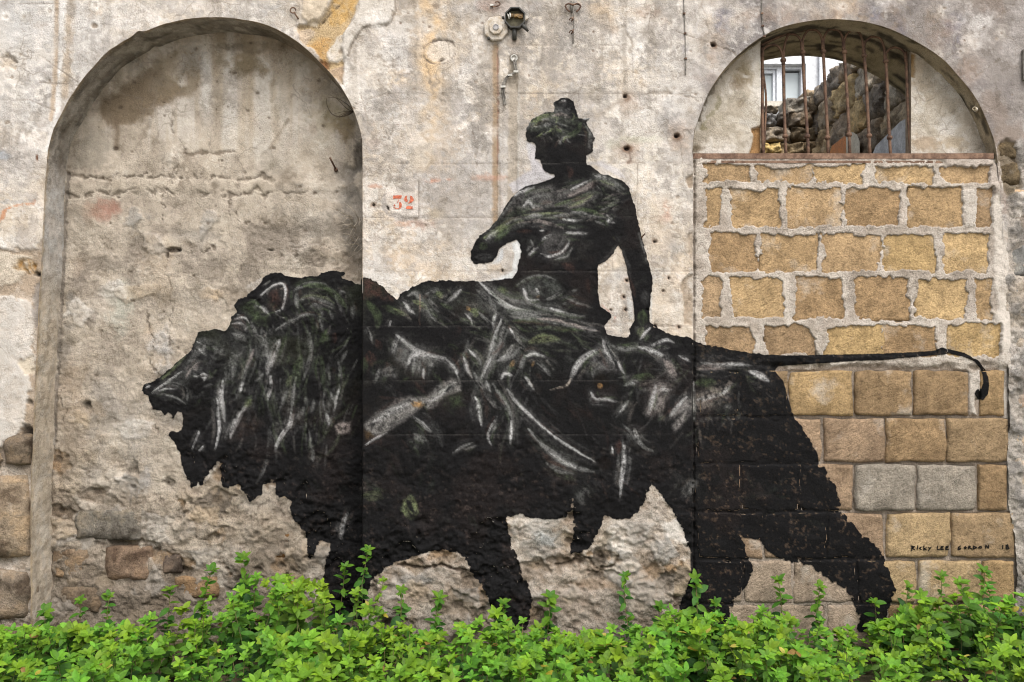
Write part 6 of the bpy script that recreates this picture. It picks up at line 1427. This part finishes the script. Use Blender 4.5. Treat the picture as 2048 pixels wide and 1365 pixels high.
lid, o_ = thing('box_lid', 992, 60, 'pale octagonal cover hanging beside the open junction box', 'cover')
cl = W(992, 59.5, 0.0)
def ring(m, prof, n=8, ang=0.12):
    V = []; F = []
    for (r, y) in prof:
        V += [(cl[0] + r * math.cos(2 * math.pi * (k + 0.5) / n + ang), -y, cl[2] + r * math.sin(2 * math.pi * (k + 0.5) / n + ang)) for k in range(n)]
    for r in range(len(prof) - 1):
        for k in range(n): F.append((r * n + k, r * n + (k + 1) % n, (r + 1) * n + (k + 1) % n, (r + 1) * n + k))
    F.append(tuple((len(prof) - 1) * n + k for k in range(n)))
    m.add(V, F)
m = MB(o_); ring(m, [(0.078, 0.0), (0.080, 0.018), (0.074, 0.024), (0.047, 0.026), (0.044, 0.040), (0.041, 0.042)]); m.build('cover_plate', M_CERAMIC, lid)
m = MB(o_); ring(m, [(0.019, 0.040), (0.019, 0.047), (0.015, 0.049), (0.013, 0.045)], 14); m.build('boss', simple_mat('grey_boss', (178, 174, 172), 0.7, scale=60), lid)
for dx, dz in [(-0.046, -0.062), (0.044, 0.068)]:
    m = MB(o_); m.lathe((cl[0] + dx, -0.01, cl[2] + dz), (0, -1, 0), [(0.008, 0), (0.008, 0.016), (0.004, 0.018)], 8); m.build('screw', M_IRON, lid)

cab, o_ = thing('cable', 1015, 160, 'grey twin cable bent out of a hole below the junction box', 'cable')
base = [(1028, 116, 0.03), (1029, 124, -0.012), (1032, 140, -0.016), (1033, 146, -0.018), (1028, 149, -0.020), (1020, 151, -0.018), (1013, 158, -0.016), (1008, 168, -0.014), (1006, 176, -0.014), (1007, 190, -0.014), (1009, 202, -0.016), (1010, 212, -0.018)]
for k, off in enumerate((-1.6, 1.6)):
    pts = smooth_pts([np.append(W(x + off, y - off * 0.5, 0.0)[[0, 2]], d) for x, y, d in base])
    m = MB(o_); m.tube([(p[0], p[2], p[1]) for p in pts], 0.0055, 7); m.build('strand', M_CABLE, cab, True)
for (x, y) in [(1032, 144), (1020, 151), (1006.5, 174)]:
    m = MB(o_); p = W(x, y, -0.02); m.box((p[0] - 0.014, -0.028, p[2] - 0.006), (p[0] + 0.014, -0.004, p[2] + 0.006), 0.001); m.build('clip', M_CLIP, cab)
m = MB(o_); p = W(1028, 117, 0.0); m.lathe((p[0], 0.004, p[2]), (0, -1, 0), [(0.024, 0), (0.022, 0.012), (0.016, 0.012), (0.016, 0.004)], 14); m.build('hole_bush', M_CLIP, cab, True)

hk, o_ = thing('wall_bracket', 1146, 20, 'small iron wall bracket with side loops and knotted wire hanging', 'bracket')
for s in (-1, 1):
    pts = smooth_pts([(1146, 10), (1146 + s * 9, 8), (1146 + s * 15, 12), (1146 + s * 12, 19), (1146 + s * 6, 24)])
    m = MB(o_); m.tube([W(x, y, -0.02 - 0.012 * (1 - abs(x - 1146) / 16)) for x, y in pts], 0.0055, 7); m.build('loop', M_RUST, hk, True)
m = MB(o_); m.tube([W(1143, 4, -0.01), W(1143.5, 14, -0.024), W(1143, 27, -0.012)], [0.007, 0.008, 0.006], 7); m.build('post', M_CABLE, hk, True)
m = MB(o_); m.tube([W(1146.5, 4, -0.03), W(1147, 30, -0.016), W(1147, 60, -0.008), W(1146, 88, -0.006)], 0.0032, 6); m.build('wire', M_CABLE, hk, True)
for y in (39, 64):
    m = MB(o_); m.tube([W(1138, y + 2, -0.012), W(1142, y - 3, -0.02), W(1147, y, -0.024), W(1143, y + 4, -0.018), W(1147, y - 5, -0.014)], 0.0042, 6); m.build('knot', M_RUST, hk, True)

ey, o_ = thing('eye_bolt', 592, 30, 'small iron eye bolt driven into plaster above the niche', 'eye bolt')
m = MB(o_); m.tube([W(586 + 5.5 * math.cos(a) , 21 + 5.5 * math.sin(a), -0.02) for a in np.linspace(0.6, 6.4, 14)], 0.0042, 6); m.build('eye', M_RUST, ey, True)
m = MB(o_); m.tube([W(589, 26, -0.02), W(594, 34, -0.012), W(598, 40, 0.01)], 0.005, 6); m.build('shank', M_RUST, ey, True)
br, o_ = thing('pipe_clip', 990, 10, 'little rusty clip near the top edge above the pale cover', 'clip')
m = MB(o_); m.tube([W(x, y, -0.014) for x, y in smooth_pts([(983, 12), (988, 14), (996, 12), (1000, 8), (996, 4), (990, 5)])], 0.004, 6); m.build('band', M_RUST, br, True)
m = MB(o_); p = W(984, 12, 0); m.box((p[0] - 0.01, -0.018, p[2] - 0.006), (p[0] + 0.01, -0.002, p[2] + 0.006), 0.001); m.build('screw_head', M_CLIP, br)
nl, o_ = thing('iron_bolt', 668, 330, 'long rusty bolt sticking out of the niche plaster', 'bolt', NICHE_D)
m = MB(o_); m.tube([W(660, 316, NICHE_D - 0.10), W(666, 328, NICHE_D - 0.055), W(672, 340, NICHE_D)], 0.0065, 8); m.build('shaft', M_RUST, nl, True)
m = MB(o_); m.tube([W(671, 338, NICHE_D - 0.012), W(672.5, 341.5, NICHE_D + 0.002)], 0.013, 8); m.build('washer', M_RUST, nl, True)
pn, o_ = thing('iron_pin', 1287, 470, 'bent rusty pin in the plaster beside the painted arm', 'pin')
m = MB(o_); m.tube([W(1282, 478, 0.01), W(1284, 474, -0.02), W(1290, 468, -0.05)], 0.005, 6); m.build('shank', M_RUST, pn, True)
ps, o_ = thing('pipe_stub', 1957, 220, 'short cream plastic pipe stub poking from the arch rim', 'pipe')
m = MB(o_); q = W(1957, 220, 0.03); m.lathe((q[0], 0.05, q[2]), (-0.7, -1, -0.1), [(0.012, 0), (0.012, 0.09), (0.008, 0.09), (0.008, 0.06)], 10); m.build('tube', simple_mat('cream_plastic', (206, 190, 160), 0.5), ps, True)
m = MB(o_); m.lathe((q[0] - 0.028, 0.008, q[2] - 0.005), (-0.7, -1, -0.1), [(0.014, 0), (0.014, 0.012)], 10); m.build('collar', M_CERAMIC, ps, True)
fr, o_ = thing('metal_frame', 2060, 132, 'grey metal frame edge cut off by the picture border, upper corner', 'frame')
m = MB(o_)
x0, z0 = W(2043, 162, 0)[[0, 2]]; x1, z1 = W(2120, 102, 0)[[0, 2]]
t = 0.012
for bx in [((x0, z0), (x0 + t, z1)), ((x1 - t, z0), (x1, z1)), ((x0, z1 - t), (x1, z1)), ((x0, z0), (x1, z0 + t))]:
    m = MB(o_); m.box((bx[0][0], -0.025, bx[0][1]), (bx[1][0], 0.0, bx[1][1]), 0.0006); m.build('rail', M_CABLE, fr)
m = MB(o_); m.box((x0 + t, -0.010, z0 + t), (x1 - t, 0.0, z1 - t)); m.build('plate', M_CERAMIC, fr)
for (pts, lb, r) in [([(1523, -60), (1523.5, 20), (1525, 45), (1528, 66), (1531, 74)], 'thin wire running down the plaster into the barred arch', 0.0035), ([(1366, -60), (1368, 20), (1370, 60), (1371, 110), (1371, 150)], 'thin clipped wire running down plain plaster left of the barred arch', 0.003)]:
    wr, o_ = thing('wire', pts[-1][0], pts[-1][1], lb, 'wire')
    m = MB(o_); m.tube([W(x, y, -0.004) for x, y in smooth_pts(pts)], r, 6); m.build('strand', M_CABLE, wr, True)
    for (x, y) in pts[1:-1]:
        m = MB(o_); p = W(x, y + 8, 0); m.box((p[0] - 0.008, -0.011, p[2] - 0.005), (p[0] + 0.008, 0.0, p[2] + 0.005), 0.001); m.build('staple', M_RUST, wr)

# dry roots hanging in the niche
def twigs(name, label, cx, cy, specs, mat, seed):
    t_, o_ = thing(name, cx, cy, label, 'dead plant', NICHE_D)
    for pts, r in specs:
        q = smooth_pts([np.append(W(x, y, NICHE_D - d)[[0, 2]], NICHE_D - d) for x, y, d in pts], 5)
        m = MB(o_); n_ = len(q)
        m.tube([(p[0], p[2], p[1]) for p in q], [r * (1 - 0.7 * i / n_) for i in range(n_)], 5); m.build('stem', mat, t_, True)
    return t_
rs = random.Random(3)
specs = [([(708, 222, 0.02), (696, 230, 0.08), (678, 234, 0.1), (664, 228, 0.08), (655, 214, 0.05), (652, 196, 0.03)], 0.005), ([(708, 224, 0.02), (694, 218, 0.07), (676, 200, 0.09), (660, 190, 0.06)], 0.003), ([(708, 220, 0.02), (690, 206, 0.06), (672, 196, 0.06), (656, 196, 0.04)], 0.003)]
for k in range(9):
    a = rs.uniform(-2.9, -1.2) if k % 2 else rs.uniform(2.2, 3.4); L_ = rs.uniform(22, 50)
    specs.append(([(706, 222, 0.02), (706 + 0.5 * L_ * math.cos(a) + rs.uniform(-5, 5), 222 + 0.5 * L_ * math.sin(a) * 0.6, 0.07), (706 + L_ * math.cos(a), 222 + 0.6 * L_ * math.sin(a) + rs.uniform(-8, 8), 0.05)], 0.0022))
twigs('dry_creeper', 'tangle of dark dry creeper under the curve of the niche arch', 706, 222, specs, M_TWIG, 1)
specs = []
for k in range(26):
    x0, y0 = rs.uniform(700, 728), rs.uniform(430, 500)
    a = rs.uniform(2.0, 4.4); L_ = rs.uniform(16, 52)
    specs.append(([(x0, y0, 0.005), (x0 + 0.5 * L_ * math.cos(a) + rs.uniform(-4, 4), y0 + 0.5 * L_ * math.sin(a), rs.uniform(0.03, 0.09)), (x0 + L_ * math.cos(a), y0 + L_ * math.sin(a) + rs.uniform(-6, 8), rs.uniform(0.01, 0.06))], rs.uniform(0.0018, 0.0035)))
twigs('dry_roots', 'bleached dry roots sprouting from the niche corner above the lion', 716, 470, specs, M_PALETWIG, 2)

# ------------------------------------------------------------------ ruin and house seen through the bars
ruin = empty('ruined_wall', (2.2, 2.9, 0)); tag(ruin, 'broken rubble stone wall standing behind the barred window', 'wall')
SXP, BY = 2.83, 2.95
ro_ = np.array(ruin.location)
M_CORE = simple_mat('rubble_core', (120, 104, 84), 0.95, scale=9, rgb2=(74, 66, 56), bump=1.0, spec=0.1)
m = MB(ro_); m.box((SXP + 0.05, WALL_D + 0.02, 0), (SXP + 0.5, BY + 0.4, 3.75)); m.box((-0.6, BY + 0.05, 0), (SXP + 0.2, BY + 0.45, 4.02)); m.build('core', M_CORE, ruin)
rs = random.Random(11)
RC = [(206, 188, 160), (190, 174, 150), (222, 196, 150), (160, 150, 138), (212, 188, 150), (228, 202, 154), (176, 160, 140), (218, 206, 186)]
def ruin_stone(fr, sx, sy, rgb, k, ro=0.05):
    o = stone_patch('stone', ruin, M_RUBBLE, rgb, fr, sx, sy, 0.25, 0.05, ro * 1.2, 0.12, (18, 14), 300 + k, 0.2, (0.11, 0.032))
    for v in o.data.vertices: v.co -= Vector(ro_)
k = 0
for ci in range(7):                                            # flank running away from the street
    z0 = 2.62 + ci * 0.26
    y = WALL_D + 0.04 + (0.0 if ci % 2 else -0.22)
    while y < BY + 0.1:
        ln = rs.uniform(0.36, 0.6)
        zc = z0 + 0.13; yc = y + ln / 2
        topz = np.interp(yc, [0.7, 1.1, 1.35, 1.55, 1.9, 2.3, 2.9], [3.86, 3.95, 4.05, 4.25, 4.35, 4.42, 4.38])
        if zc - 0.08 < topz and yc > WALL_D:
            h_ = min(0.29, max(0.16, (topz - z0)))
            def fr(u, v, o, yc=yc, zc=z0 + h_ / 2): return np.stack([SXP - o, yc + u, zc + v], -1)
            ruin_stone(fr, ln - 0.01, h_ - 0.02, rs.choice(RC), k, rs.uniform(0.025, 0.045)); k += 1
        y += ln
def bfr(px0, px1, py0, py1):
    c = W((px0 + px1) / 2, (py0 + py1) / 2, BY); kk = (D + BY) / D / PPM
    def fr(u, v, o): return np.stack([c[0] + u, BY - o, c[2] + v], -1)
    return fr, (px1 - px0) * kk, (py1 - py0) * kk
for (a, b_, y0, y1, rgb) in [(1526, 1556, 214, 228, (120, 110, 96)), (1572, 1617, 196, 230, (128, 122, 112)), (1612, 1660, 178, 232, (140, 126, 106)), (1528, 1553, 228, 253, (134, 132, 130)), (1553, 1574, 229, 252, (88, 82, 76)), (1574, 1626, 224, 254, (126, 112, 94)), (1626, 1672, 232, 258, (112, 100, 86)),
                             (1530, 1580, 254, 284, (140, 130, 116)), (1582, 1642, 255, 284, (110, 98, 80)), (1640, 1680, 258, 286, (150, 130, 100)), (1526, 1560, 285, 308, (186, 162, 112)), (1560, 1606, 286, 310, (142, 126, 100)), (1606, 1644, 284, 310, (128, 112, 90)), (1488, 1530, 216, 252, (120, 112, 100)), (1480, 1528, 254, 310, (132, 120, 104)),
                             (1520, 1570, 309, 340, (140, 126, 108)), (1570, 1640, 310, 340, (120, 110, 96))]:
    fr, sx, sy = bfr(a, b_, y0, y1); ruin_stone(fr, sx, sy, tuple(min(235, c * 1.28) for c in rgb), k, 0.05); k += 1
def flank_patch(name, pts, mat, t):
    """A flat piece on the flank wall given by photograph pixels, t metres proud of it."""
    V = []
    for off in (0.0, t):
        for (x, y) in pts:
            Lq = (SXP - 0.11 - off) * PPM / (x - 1024) * D
            V.append((SXP - 0.11 - off, Lq - D, CAMZ + (HOR - y) / PPM * Lq / D))
    n_ = len(pts)
    m = MB(ro_); m.add(V, [tuple(range(n_, 2 * n_))] + [(i, (i + 1) % n_, n_ + (i + 1) % n_, n_ + i) for i in range(n_)])
    return m.build(name, mat, ruin)
flank_patch('plaster_patch', [(1740, 320), (1752, 292), (1776, 268), (1800, 244), (1822, 232), (1822, 330)], simple_mat('whitewash', (240, 240, 240), 0.95, rgb2=(196, 196, 196), scale=14, bump=0.8), 0.02)
flank_patch('brick_patch', [(1655, 320), (1664, 292), (1690, 272), (1697, 290), (1700, 322)], simple_mat('orange_brick', (236, 156, 96), 0.95, rgb2=(210, 146, 100), scale=14, bump=0.8), 0.02)
flank_patch('arched_slab', [(1692, 322), (1692, 276), (1698, 266), (1706, 265), (1714, 270), (1719, 282), (1720, 322)], simple_mat('pale_slab', (240, 232, 212), 0.9, rgb2=(222, 208, 182), scale=8), 0.04)

M_WHITE = simple_mat('white_house_render', (246, 247, 248), 0.9, var=0.04, scale=2, bump=0.1)
M_FRAME = simple_mat('white_window_frame', (240, 242, 246), 0.4, var=0.04, scale=5, bump=0.05)
mg, nt, p, out = new_mat('window_glass')
p.inputs['Base Color'].default_value = (*lin((196, 204, 204)), 1); p.inputs['Roughness'].default_value = 0.08; p.inputs['Specular IOR Level'].default_value = 0.6
HD = 9.0
house = empty('white_house', tuple(W(1560, 300, HD) * np.array([1, 1, 0]))); ho = np.array(house.location)
tag(house, 'white house with white framed window far behind the bars', 'house')
hx0, hx1 = W(1380, 0, HD)[0], W(1646, 0, HD)[0]
wx0, wz1 = W(1516, 128, HD)[[0, 2]]; wx1, wz0 = W(1612, 206, HD)[[0, 2]]
for (a_, b_) in [((hx0, HD, 0), (wx0, HD + 4, 9)), ((wx1, HD, 0), (hx1, HD + 4, 9)), ((wx0, HD, 0), (wx1, HD + 4, wz0)), ((wx0, HD, wz1), (wx1, HD + 4, 9))]:
    m = MB(ho); m.box(a_, b_); m.build('wall', M_WHITE, house)
win = MB(ho); win.box((wx0, HD + 0.3, wz0), (wx1, HD + 0.34, wz1)); wo = win.build('window', M_FRAME, house)
def hbar(x0, x1, y0, y1, d0, d1, name, mat, par):
    a_ = W(x0, y1, HD); b_ = W(x1, y0, HD); m = MB(ho); m.box((a_[0], HD + d0, a_[2]), (b_[0], HD + d1, b_[2])); return m.build(name, mat, par)
hbar(1526, 1551, 142, 199, 0.20, 0.24, 'pane', mg, wo); hbar(1568, 1605, 138, 201, 0.20, 0.24, 'pane', mg, wo)
for r in [(1516, 1612, 128, 134), (1516, 1612, 201, 206), (1557, 1567, 134, 201), (1606, 1612, 134, 201), (1516, 1522, 134, 201)]: hbar(*r, 0.10, 0.28, 'frame', M_FRAME, wo)
for r in [(1522, 1556, 134.5, 141), (1551, 1556, 141, 200.5), (1522, 1526, 141, 200.5)]: hbar(*r, 0.14, 0.26, 'sash', M_FRAME, wo)
hbar(1510, 1618, 206, 216, -0.10, 0.05, 'sill', simple_mat('cream_sill', (232, 222, 206), 0.8, scale=5), wo)
pp = W(1642, 300, HD); m = MB(ho); m.tube([(pp[0], HD - 0.06, 0), (pp[0], HD - 0.06, 9)], 0.05, 8); m.build('downpipe', M_FRAME, house, True)
h2 = empty('white_sky_block', (W(1720, 0, 13)[0], 13, 0)); tag(h2, 'blank white block added in place of white sky beyond the broken wall top', 'house')  # added white volume, fills the gap where pale sky shows past the house
m = MB(h2.location); m.box((W(1600, 0, 13)[0], 13, 0), (W(1900, 0, 13)[0], 17, 8.4)); gw = m.build('wall', M_WHITE, h2)
xa, xb = W(1600, 0, 13)[0], W(1900, 0, 13)[0]
m = MB(h2.location); m.add([(xa, 12.9, 8.41), (xb, 12.9, 8.41), (xb, 17.1, 8.41), (xa, 17.1, 8.41), (xa, 15, 9.6), (xb, 15, 9.6)], [(0, 1, 5, 4), (2, 3, 4, 5), (0, 4, 3), (1, 2, 5), (0, 3, 2, 1)]); m.build('roof', simple_mat('clay_roof', (170, 110, 80), 0.9), h2)

# ------------------------------------------------------------------ ground and greenery
M_SOIL = simple_mat('dusty_soil', (96, 88, 66), 0.95, rgb2=(64, 60, 44), scale=12, bump=1.0, spec=0.1)
gx = np.concatenate([[-120, -60, -30, -15], np.linspace(-8, 8, 120), [15, 30, 60, 120]]); gy = np.concatenate([[-120, -60, -30, -14], np.linspace(-8, 1, 70), [2, 4, 8, 20, 60, 120]])
GX, GY = np.meshgrid(gx, gy); GZ = 0.02 * fbm(GX * 60, GY * 60, 40, 4, 401) - 0.02
idx = np.arange(GX.size).reshape(GX.shape)
gobj = mesh_obj('ground', np.stack([GX, GY, GZ], -1).reshape(-1, 3), np.stack([idx[:-1, :-1], idx[:-1, 1:], idx[1:, 1:], idx[1:, :-1]], -1).reshape(-1, 4), M_SOIL)
tag(gobj, 'dark bare soil at the foot of the wall', 'ground', kind='structure')

# unseen pale street paving, added to bounce light up into the arches
M_PAVE = simple_mat('pale_paving', (190, 184, 172), 0.9, rgb2=(160, 152, 140), scale=4, bump=0.5, spec=0.2)
m = MB(); m.box((-40, -30, -0.06), (40, -1.95, 0.05)); po = m.build('bounce_pavement', M_PAVE); tag(po, 'unseen pale paving added in front of the weeds to bounce light upward', 'bounce_pavement', kind='structure')

def leaf_material():
    m, nt, p, out = new_mat('pellitory_leaf')
    at = nt.nodes.new('ShaderNodeAttribute'); at.attribute_name = 'Col'
    pos = npos(nt)
    c = nmix(nt, at.outputs['Color'], nramp(nt, nnoise(nt, 60, 3, 0.6, pos), [(0.3, 0.78), (0.5, 1.0), (0.7, 1.18)]), 1.0, 'MULTIPLY')
    nt.links.new(c, p.inputs['Base Color'])
    p.inputs['Roughness'].default_value = 0.55; p.inputs['Specular IOR Level'].default_value = 0.22
    tr = nt.nodes.new('ShaderNodeBsdfTranslucent'); nt.links.new(nmix(nt, c, (1.2, 1.15, 0.4), 1.0, 'MULTIPLY'), tr.inputs['Color'])
    mx = nt.nodes.new('ShaderNodeMixShader'); mx.inputs[0].default_value = 0.38
    nt.links.new(p.outputs[0], mx.inputs[1]); nt.links.new(tr.outputs[0], mx.inputs[2]); nt.links.new(mx.outputs[0], out.inputs['Surface'])
    return m
M_LEAF = leaf_material()
M_STEM = simple_mat('plant_stem', (128, 104, 72), 0.7, rgb2=(96, 112, 52), scale=20)

_t = [0.0, 0.2, 0.5, 0.8, 1.0]; _w = [0, 0.205, 0.265, 0.165, 0]
LV = [(0, 0, 0)]
for k in (1, 2, 3):
    t = _t[k]; z = 0.10 * t - 0.22 * t * t
    LV += [(t, _w[k], z + 0.05), (t, 0, z), (t, -_w[k], z + 0.05)]
LV.append((1.0, 0, -0.12)); LV = np.array(LV)
LF = np.array([(0, 2, 1), (0, 3, 2), (1, 2, 5), (1, 5, 4), (2, 3, 6), (2, 6, 5), (4, 5, 8), (4, 8, 7), (5, 6, 9), (5, 9, 8), (7, 8, 10), (8, 9, 10)])

def sprig(rg, base, lean, H, lmax, bush=1.0, gap=0.027):
    """Stem points and leaves (position, azimuth, pitch, length, freshness) of one plant."""
    n = max(4, int(H / gap))
    bend = rg.uniform(-0.12, 0.12), rg.uniform(-0.12, 0.12)
    st = []; lv = []
    for i in range(n + 1):
        t = i / n
        st.append((base[0] + lean[0] * H * t + bend[0] * H * t * (1 - t) * 2, base[1] + lean[1] * H * t + bend[1] * H * t * (1 - t) * 2, base[2] + H * t))
    az = rg.uniform(0, 6.28)
    for i in range(1, n + 1):
        t = i / n
        az += 2.4 + rg.uniform(-0.4, 0.4)
        if t < 0.12: continue
        size = lmax * (1.0 - 0.5 * t ** 2.5) * rg.uniform(0.72, 1.12)
        pitch = -0.15 + 0.75 * t ** 2 + rg.uniform(-0.25, 0.3)
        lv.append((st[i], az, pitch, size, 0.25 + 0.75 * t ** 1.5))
        if rg.random() < 0.45 * bush:
            for q in range(3): lv.append((st[i], az + 1.6 + q * 0.9 + rg.uniform(-0.3, 0.3), 0.35 + rg.uniform(-0.2, 0.3), size * rg.uniform(0.35, 0.6), 0.45 + 0.55 * t))
    for q in range(6):
        lv.append((st[-1], az + q * 1.05 + rg.uniform(-0.2, 0.2), rg.uniform(0.25, 0.85), lmax * rg.uniform(0.36, 0.6), 1.0))
    return st, lv

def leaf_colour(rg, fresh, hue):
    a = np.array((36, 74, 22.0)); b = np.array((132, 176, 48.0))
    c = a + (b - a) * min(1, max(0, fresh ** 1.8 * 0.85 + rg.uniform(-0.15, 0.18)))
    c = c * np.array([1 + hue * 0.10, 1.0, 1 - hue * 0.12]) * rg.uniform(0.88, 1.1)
    if rg.random() < 0.012: c = np.array([(176, 162, 60.0), (150, 118, 66.0), (196, 182, 90.0)][rg.randint(0, 2)])
    return np.clip(c, 0, 235)

def leaf_matrix(p, az, pitch, size, roll, tilt=0.0):
    ca, sa, cp, sp = math.cos(az), math.sin(az), math.cos(pitch), math.sin(pitch)
    x = np.array((ca * cp, sa * cp, sp)); y0 = np.array((-sa, ca, 0.0)); z0 = np.cross(x, y0)
    y = y0 * math.cos(roll) + z0 * math.sin(roll); z = np.cross(x, y)
    if tilt:                                       # the shoot bends over, so its leaves look out from the wall
        ct, st_ = math.cos(tilt), math.sin(tilt)
        Rx = np.array([[1, 0, 0], [0, ct, -st_], [0, st_, ct]])
        x, y, z = Rx @ x, Rx @ y, Rx @ z
    return np.stack([x, y * (0.8 + 0.4 * ((az * 7.3) % 1)), z * (0.5 + 1.3 * ((az * 3.1) % 1))], 1) * size

MASS = np.array([(-400, 1255), (0, 1262), (100, 1262), (200, 1256), (300, 1226), (400, 1186), (480, 1164), (560, 1170), (640, 1152), (700, 1146), (742, 1186), (780, 1258), (870, 1268), (950, 1235), (1050, 1240), (1110, 1258), (1165, 1300), (1220, 1262), (1300, 1242), (1390, 1232), (1450, 1246), (1550, 1228), (1640, 1246), (1715, 1272), (1760, 1236), (1820, 1208), (1900, 1186), (1960, 1180), (2048, 1180), (2400, 1190)], float)
rg = random.Random(21)
stems_v, stems_f = [], []
LP, LM, LC = [], [], []
def add_stem(st, r):
    b = len(stems_v)
    for i, p in enumerate(st[::3] + [st[-1]]):
        rr = r * (1 - 0.5 * i * 3 / len(st))
        for a_ in (0, 2.1, 4.2): stems_v.append((p[0] + rr * math.cos(a_), p[1] + rr * math.sin(a_), p[2]))
    n_ = len(st[::3]) + 1
    for i in range(n_ - 1):
        for q in range(3): stems_f.append((b + i * 3 + q, b + i * 3 + (q + 1) % 3, b + (i + 1) * 3 + (q + 1) % 3, b + (i + 1) * 3 + q))
clumps = []
for q in range(440):
    x = rg.uniform(-4.6, 4.6); y = -0.06 - 1.65 * rg.random() ** 1.1
    clumps += [(x, y, rg.uniform(0.55, 1.22), rg.uniform(-1, 1), rg.uniform(0.07, 0.125))] * rg.randint(2, 6)
for (cx_, cy_, vig, hue0, lsz) in clumps:
    x = cx_ + rg.gauss(0, 0.06); y = min(-0.04, cy_ + rg.gauss(0, 0.06))
    k = (D + y) / D / PPM
    px_ = 1024 + x / k
    topz = CAMZ + (HOR - np.interp(px_, MASS[:, 0], MASS[:, 1])) * k
    H = min(0.52, max(0.12, topz * vig * rg.uniform(0.7, 1.05)))
    if y < -0.75: H = min(H, 0.34) * rg.uniform(0.6, 1.0)
    st, lv = sprig(rg, (x, y, -0.02), ((x - cx_) * 3 + rg.uniform(-0.2, 0.2), (y - cy_) * 3 + rg.uniform(-0.35, 0.1)), H, lsz * rg.uniform(0.8, 1.1), rg.uniform(0.3, 1.2))
    add_stem(st, 0.0028)
    hue = hue0 + rg.uniform(-0.4, 0.4); tilt0 = rg.uniform(0.15, 0.85)
    for (p, az, pitch, size, fresh) in lv:
        if p[2] < 0.03: continue
        LP.append(p); LM.append(leaf_matrix(p, az, pitch - 0.12, size, rg.uniform(-0.4, 0.4), tilt0 + rg.uniform(-0.25, 0.25))); LC.append(leaf_colour(rg, fresh, hue))
LP = np.array(LP); LM = np.array(LM); LC = np.array(LC)
V = np.einsum('nij,kj->nki', LM, LV) + LP[:, None, :]
F = (LF[None] + (np.arange(len(LP)) * 11)[:, None, None]).reshape(-1, 3)
cover = mesh_obj('pellitory_ground_cover', V.reshape(-1, 3), F, M_LEAF, None, True, np.repeat(lin(LC), 11, 0))
tag(cover, 'dense bright green pellitory weeds along the foot of the wall', 'weeds', kind='stuff')
so_ = mesh_obj('stems', np.array(stems_v), np.array(stems_f), M_STEM, cover); tag(so_, kind='stuff')

# taller plants that stand clear of the rest
LEAFS = []
for i in range(10):
    LEAFS.append(raw_mesh('leaf', LV, LF, M_LEAF, True, np.repeat(lin(leaf_colour(rg, i / 9, rg.uniform(-1, 1)))[None], 11, 0)))
TALL = [(92, 1222, -0.10, 0.04, 'slim green weed in front of the lowest exposed corner stone'), (162, 1200, -0.06, 0.1, 'dark leafy weed below the grey pitted stone at the niche foot'), (220, 1192, -0.06, -0.05, 'narrow weed under the reddish crumbling stone'),
        (342, 1180, -0.10, 0.06, 'upright weed with small top leaves left of the tallest left clump'), (424, 1142, -0.12, 0.1, 'bushy weed leaning toward the clump below the lion\'s chin'), (488, 1116, -0.12, -0.02, 'tall airy weed with long drooping leaves below the lion\'s mane'), (566, 1160, -0.08, 0.05, 'weed under the round brown stone hollow'),
        (736, 1100, -0.07, 0.22, 'tallest climbing weed leaning along the lion\'s left foreleg'), (690, 1134, -0.07, 0.16, 'leafy weed just left of the tallest climbing weed'), (803, 1180, -0.08, 0.05, 'weed with pointed tip in front of the pale gap between the forelegs'), (878, 1196, -0.10, 0.03, 'broad-topped weed below the pale gap between the forelegs'), (1006, 1206, -0.09, 0.0, 'weed hiding the lion\'s advanced front paw'),
        (1100, 1196, -0.08, 0.12, 'weed just right of the advanced front paw'), (1250, 1152, -0.07, -0.12, 'tall weed against the bare rubble under the lion\'s belly'), (1390, 1158, -0.08, 0.02, 'large-leaved tall weed before the lion\'s near hind foot'), (1320, 1214, -0.1, 0.05, 'middle-height weed between belly rubble and near hind foot'), (1430, 1206, -0.1, 0.1, 'small weed right beside the near hind foot'),
        (1556, 1160, -0.08, 0.0, 'weed standing between the lion\'s two hind feet'), (1640, 1172, -0.09, 0.05, 'pale weed just left of the far hind foot'), (1748, 1206, -0.08, 0.05, 'small weed hiding the far hind foot'), (1816, 1172, -0.09, 0.06, 'pointed weed right of the far hind foot'), (1882, 1152, -0.10, 0.0, 'leafy weed below the painted signature'), (1968, 1142, -0.12, 0.06, 'tall bushy weed under the last letters of the signature')]
for (tx, ty, y, lean, lb) in TALL:
    tip = W(tx, ty, y); H = tip[2] + 0.01
    base = (tip[0] - lean * H, y - 0.02, -0.01)
    pl_ = empty('pellitory_plant', base); tag(pl_, lb, 'weed', 'taller weeds standing up against the wall')
    st, lv = sprig(rg, (0, 0, 0), (lean, 0.03), H, rg.uniform(0.085, 0.125), 1.0, 0.026)
    tilt1 = rg.uniform(0.3, 0.9)
    m = MB(); m.tube(st[::2] + [st[-1]], [0.0042 * (1 - 0.6 * i / (len(st) / 2 + 1)) for i in range(len(st[::2]) + 1)], 5); m.build('stem', M_STEM, pl_, True)
    for (p, az, pitch, size, fresh) in lv:
        if p[2] < 0.10: continue
        lo = bpy.data.objects.new('leaf', LEAFS[min(9, max(0, int(fresh * 9 + rg.uniform(-2, 2))))])
        from mathutils import Matrix
        Mx = Matrix(leaf_matrix(p, az, pitch - 0.15, size, rg.uniform(-0.4, 0.4), tilt1 + rg.uniform(-0.3, 0.3)).tolist()).to_4x4(); Mx.translation = Vector(p)
        link(lo, pl_); lo.matrix_local = Mx
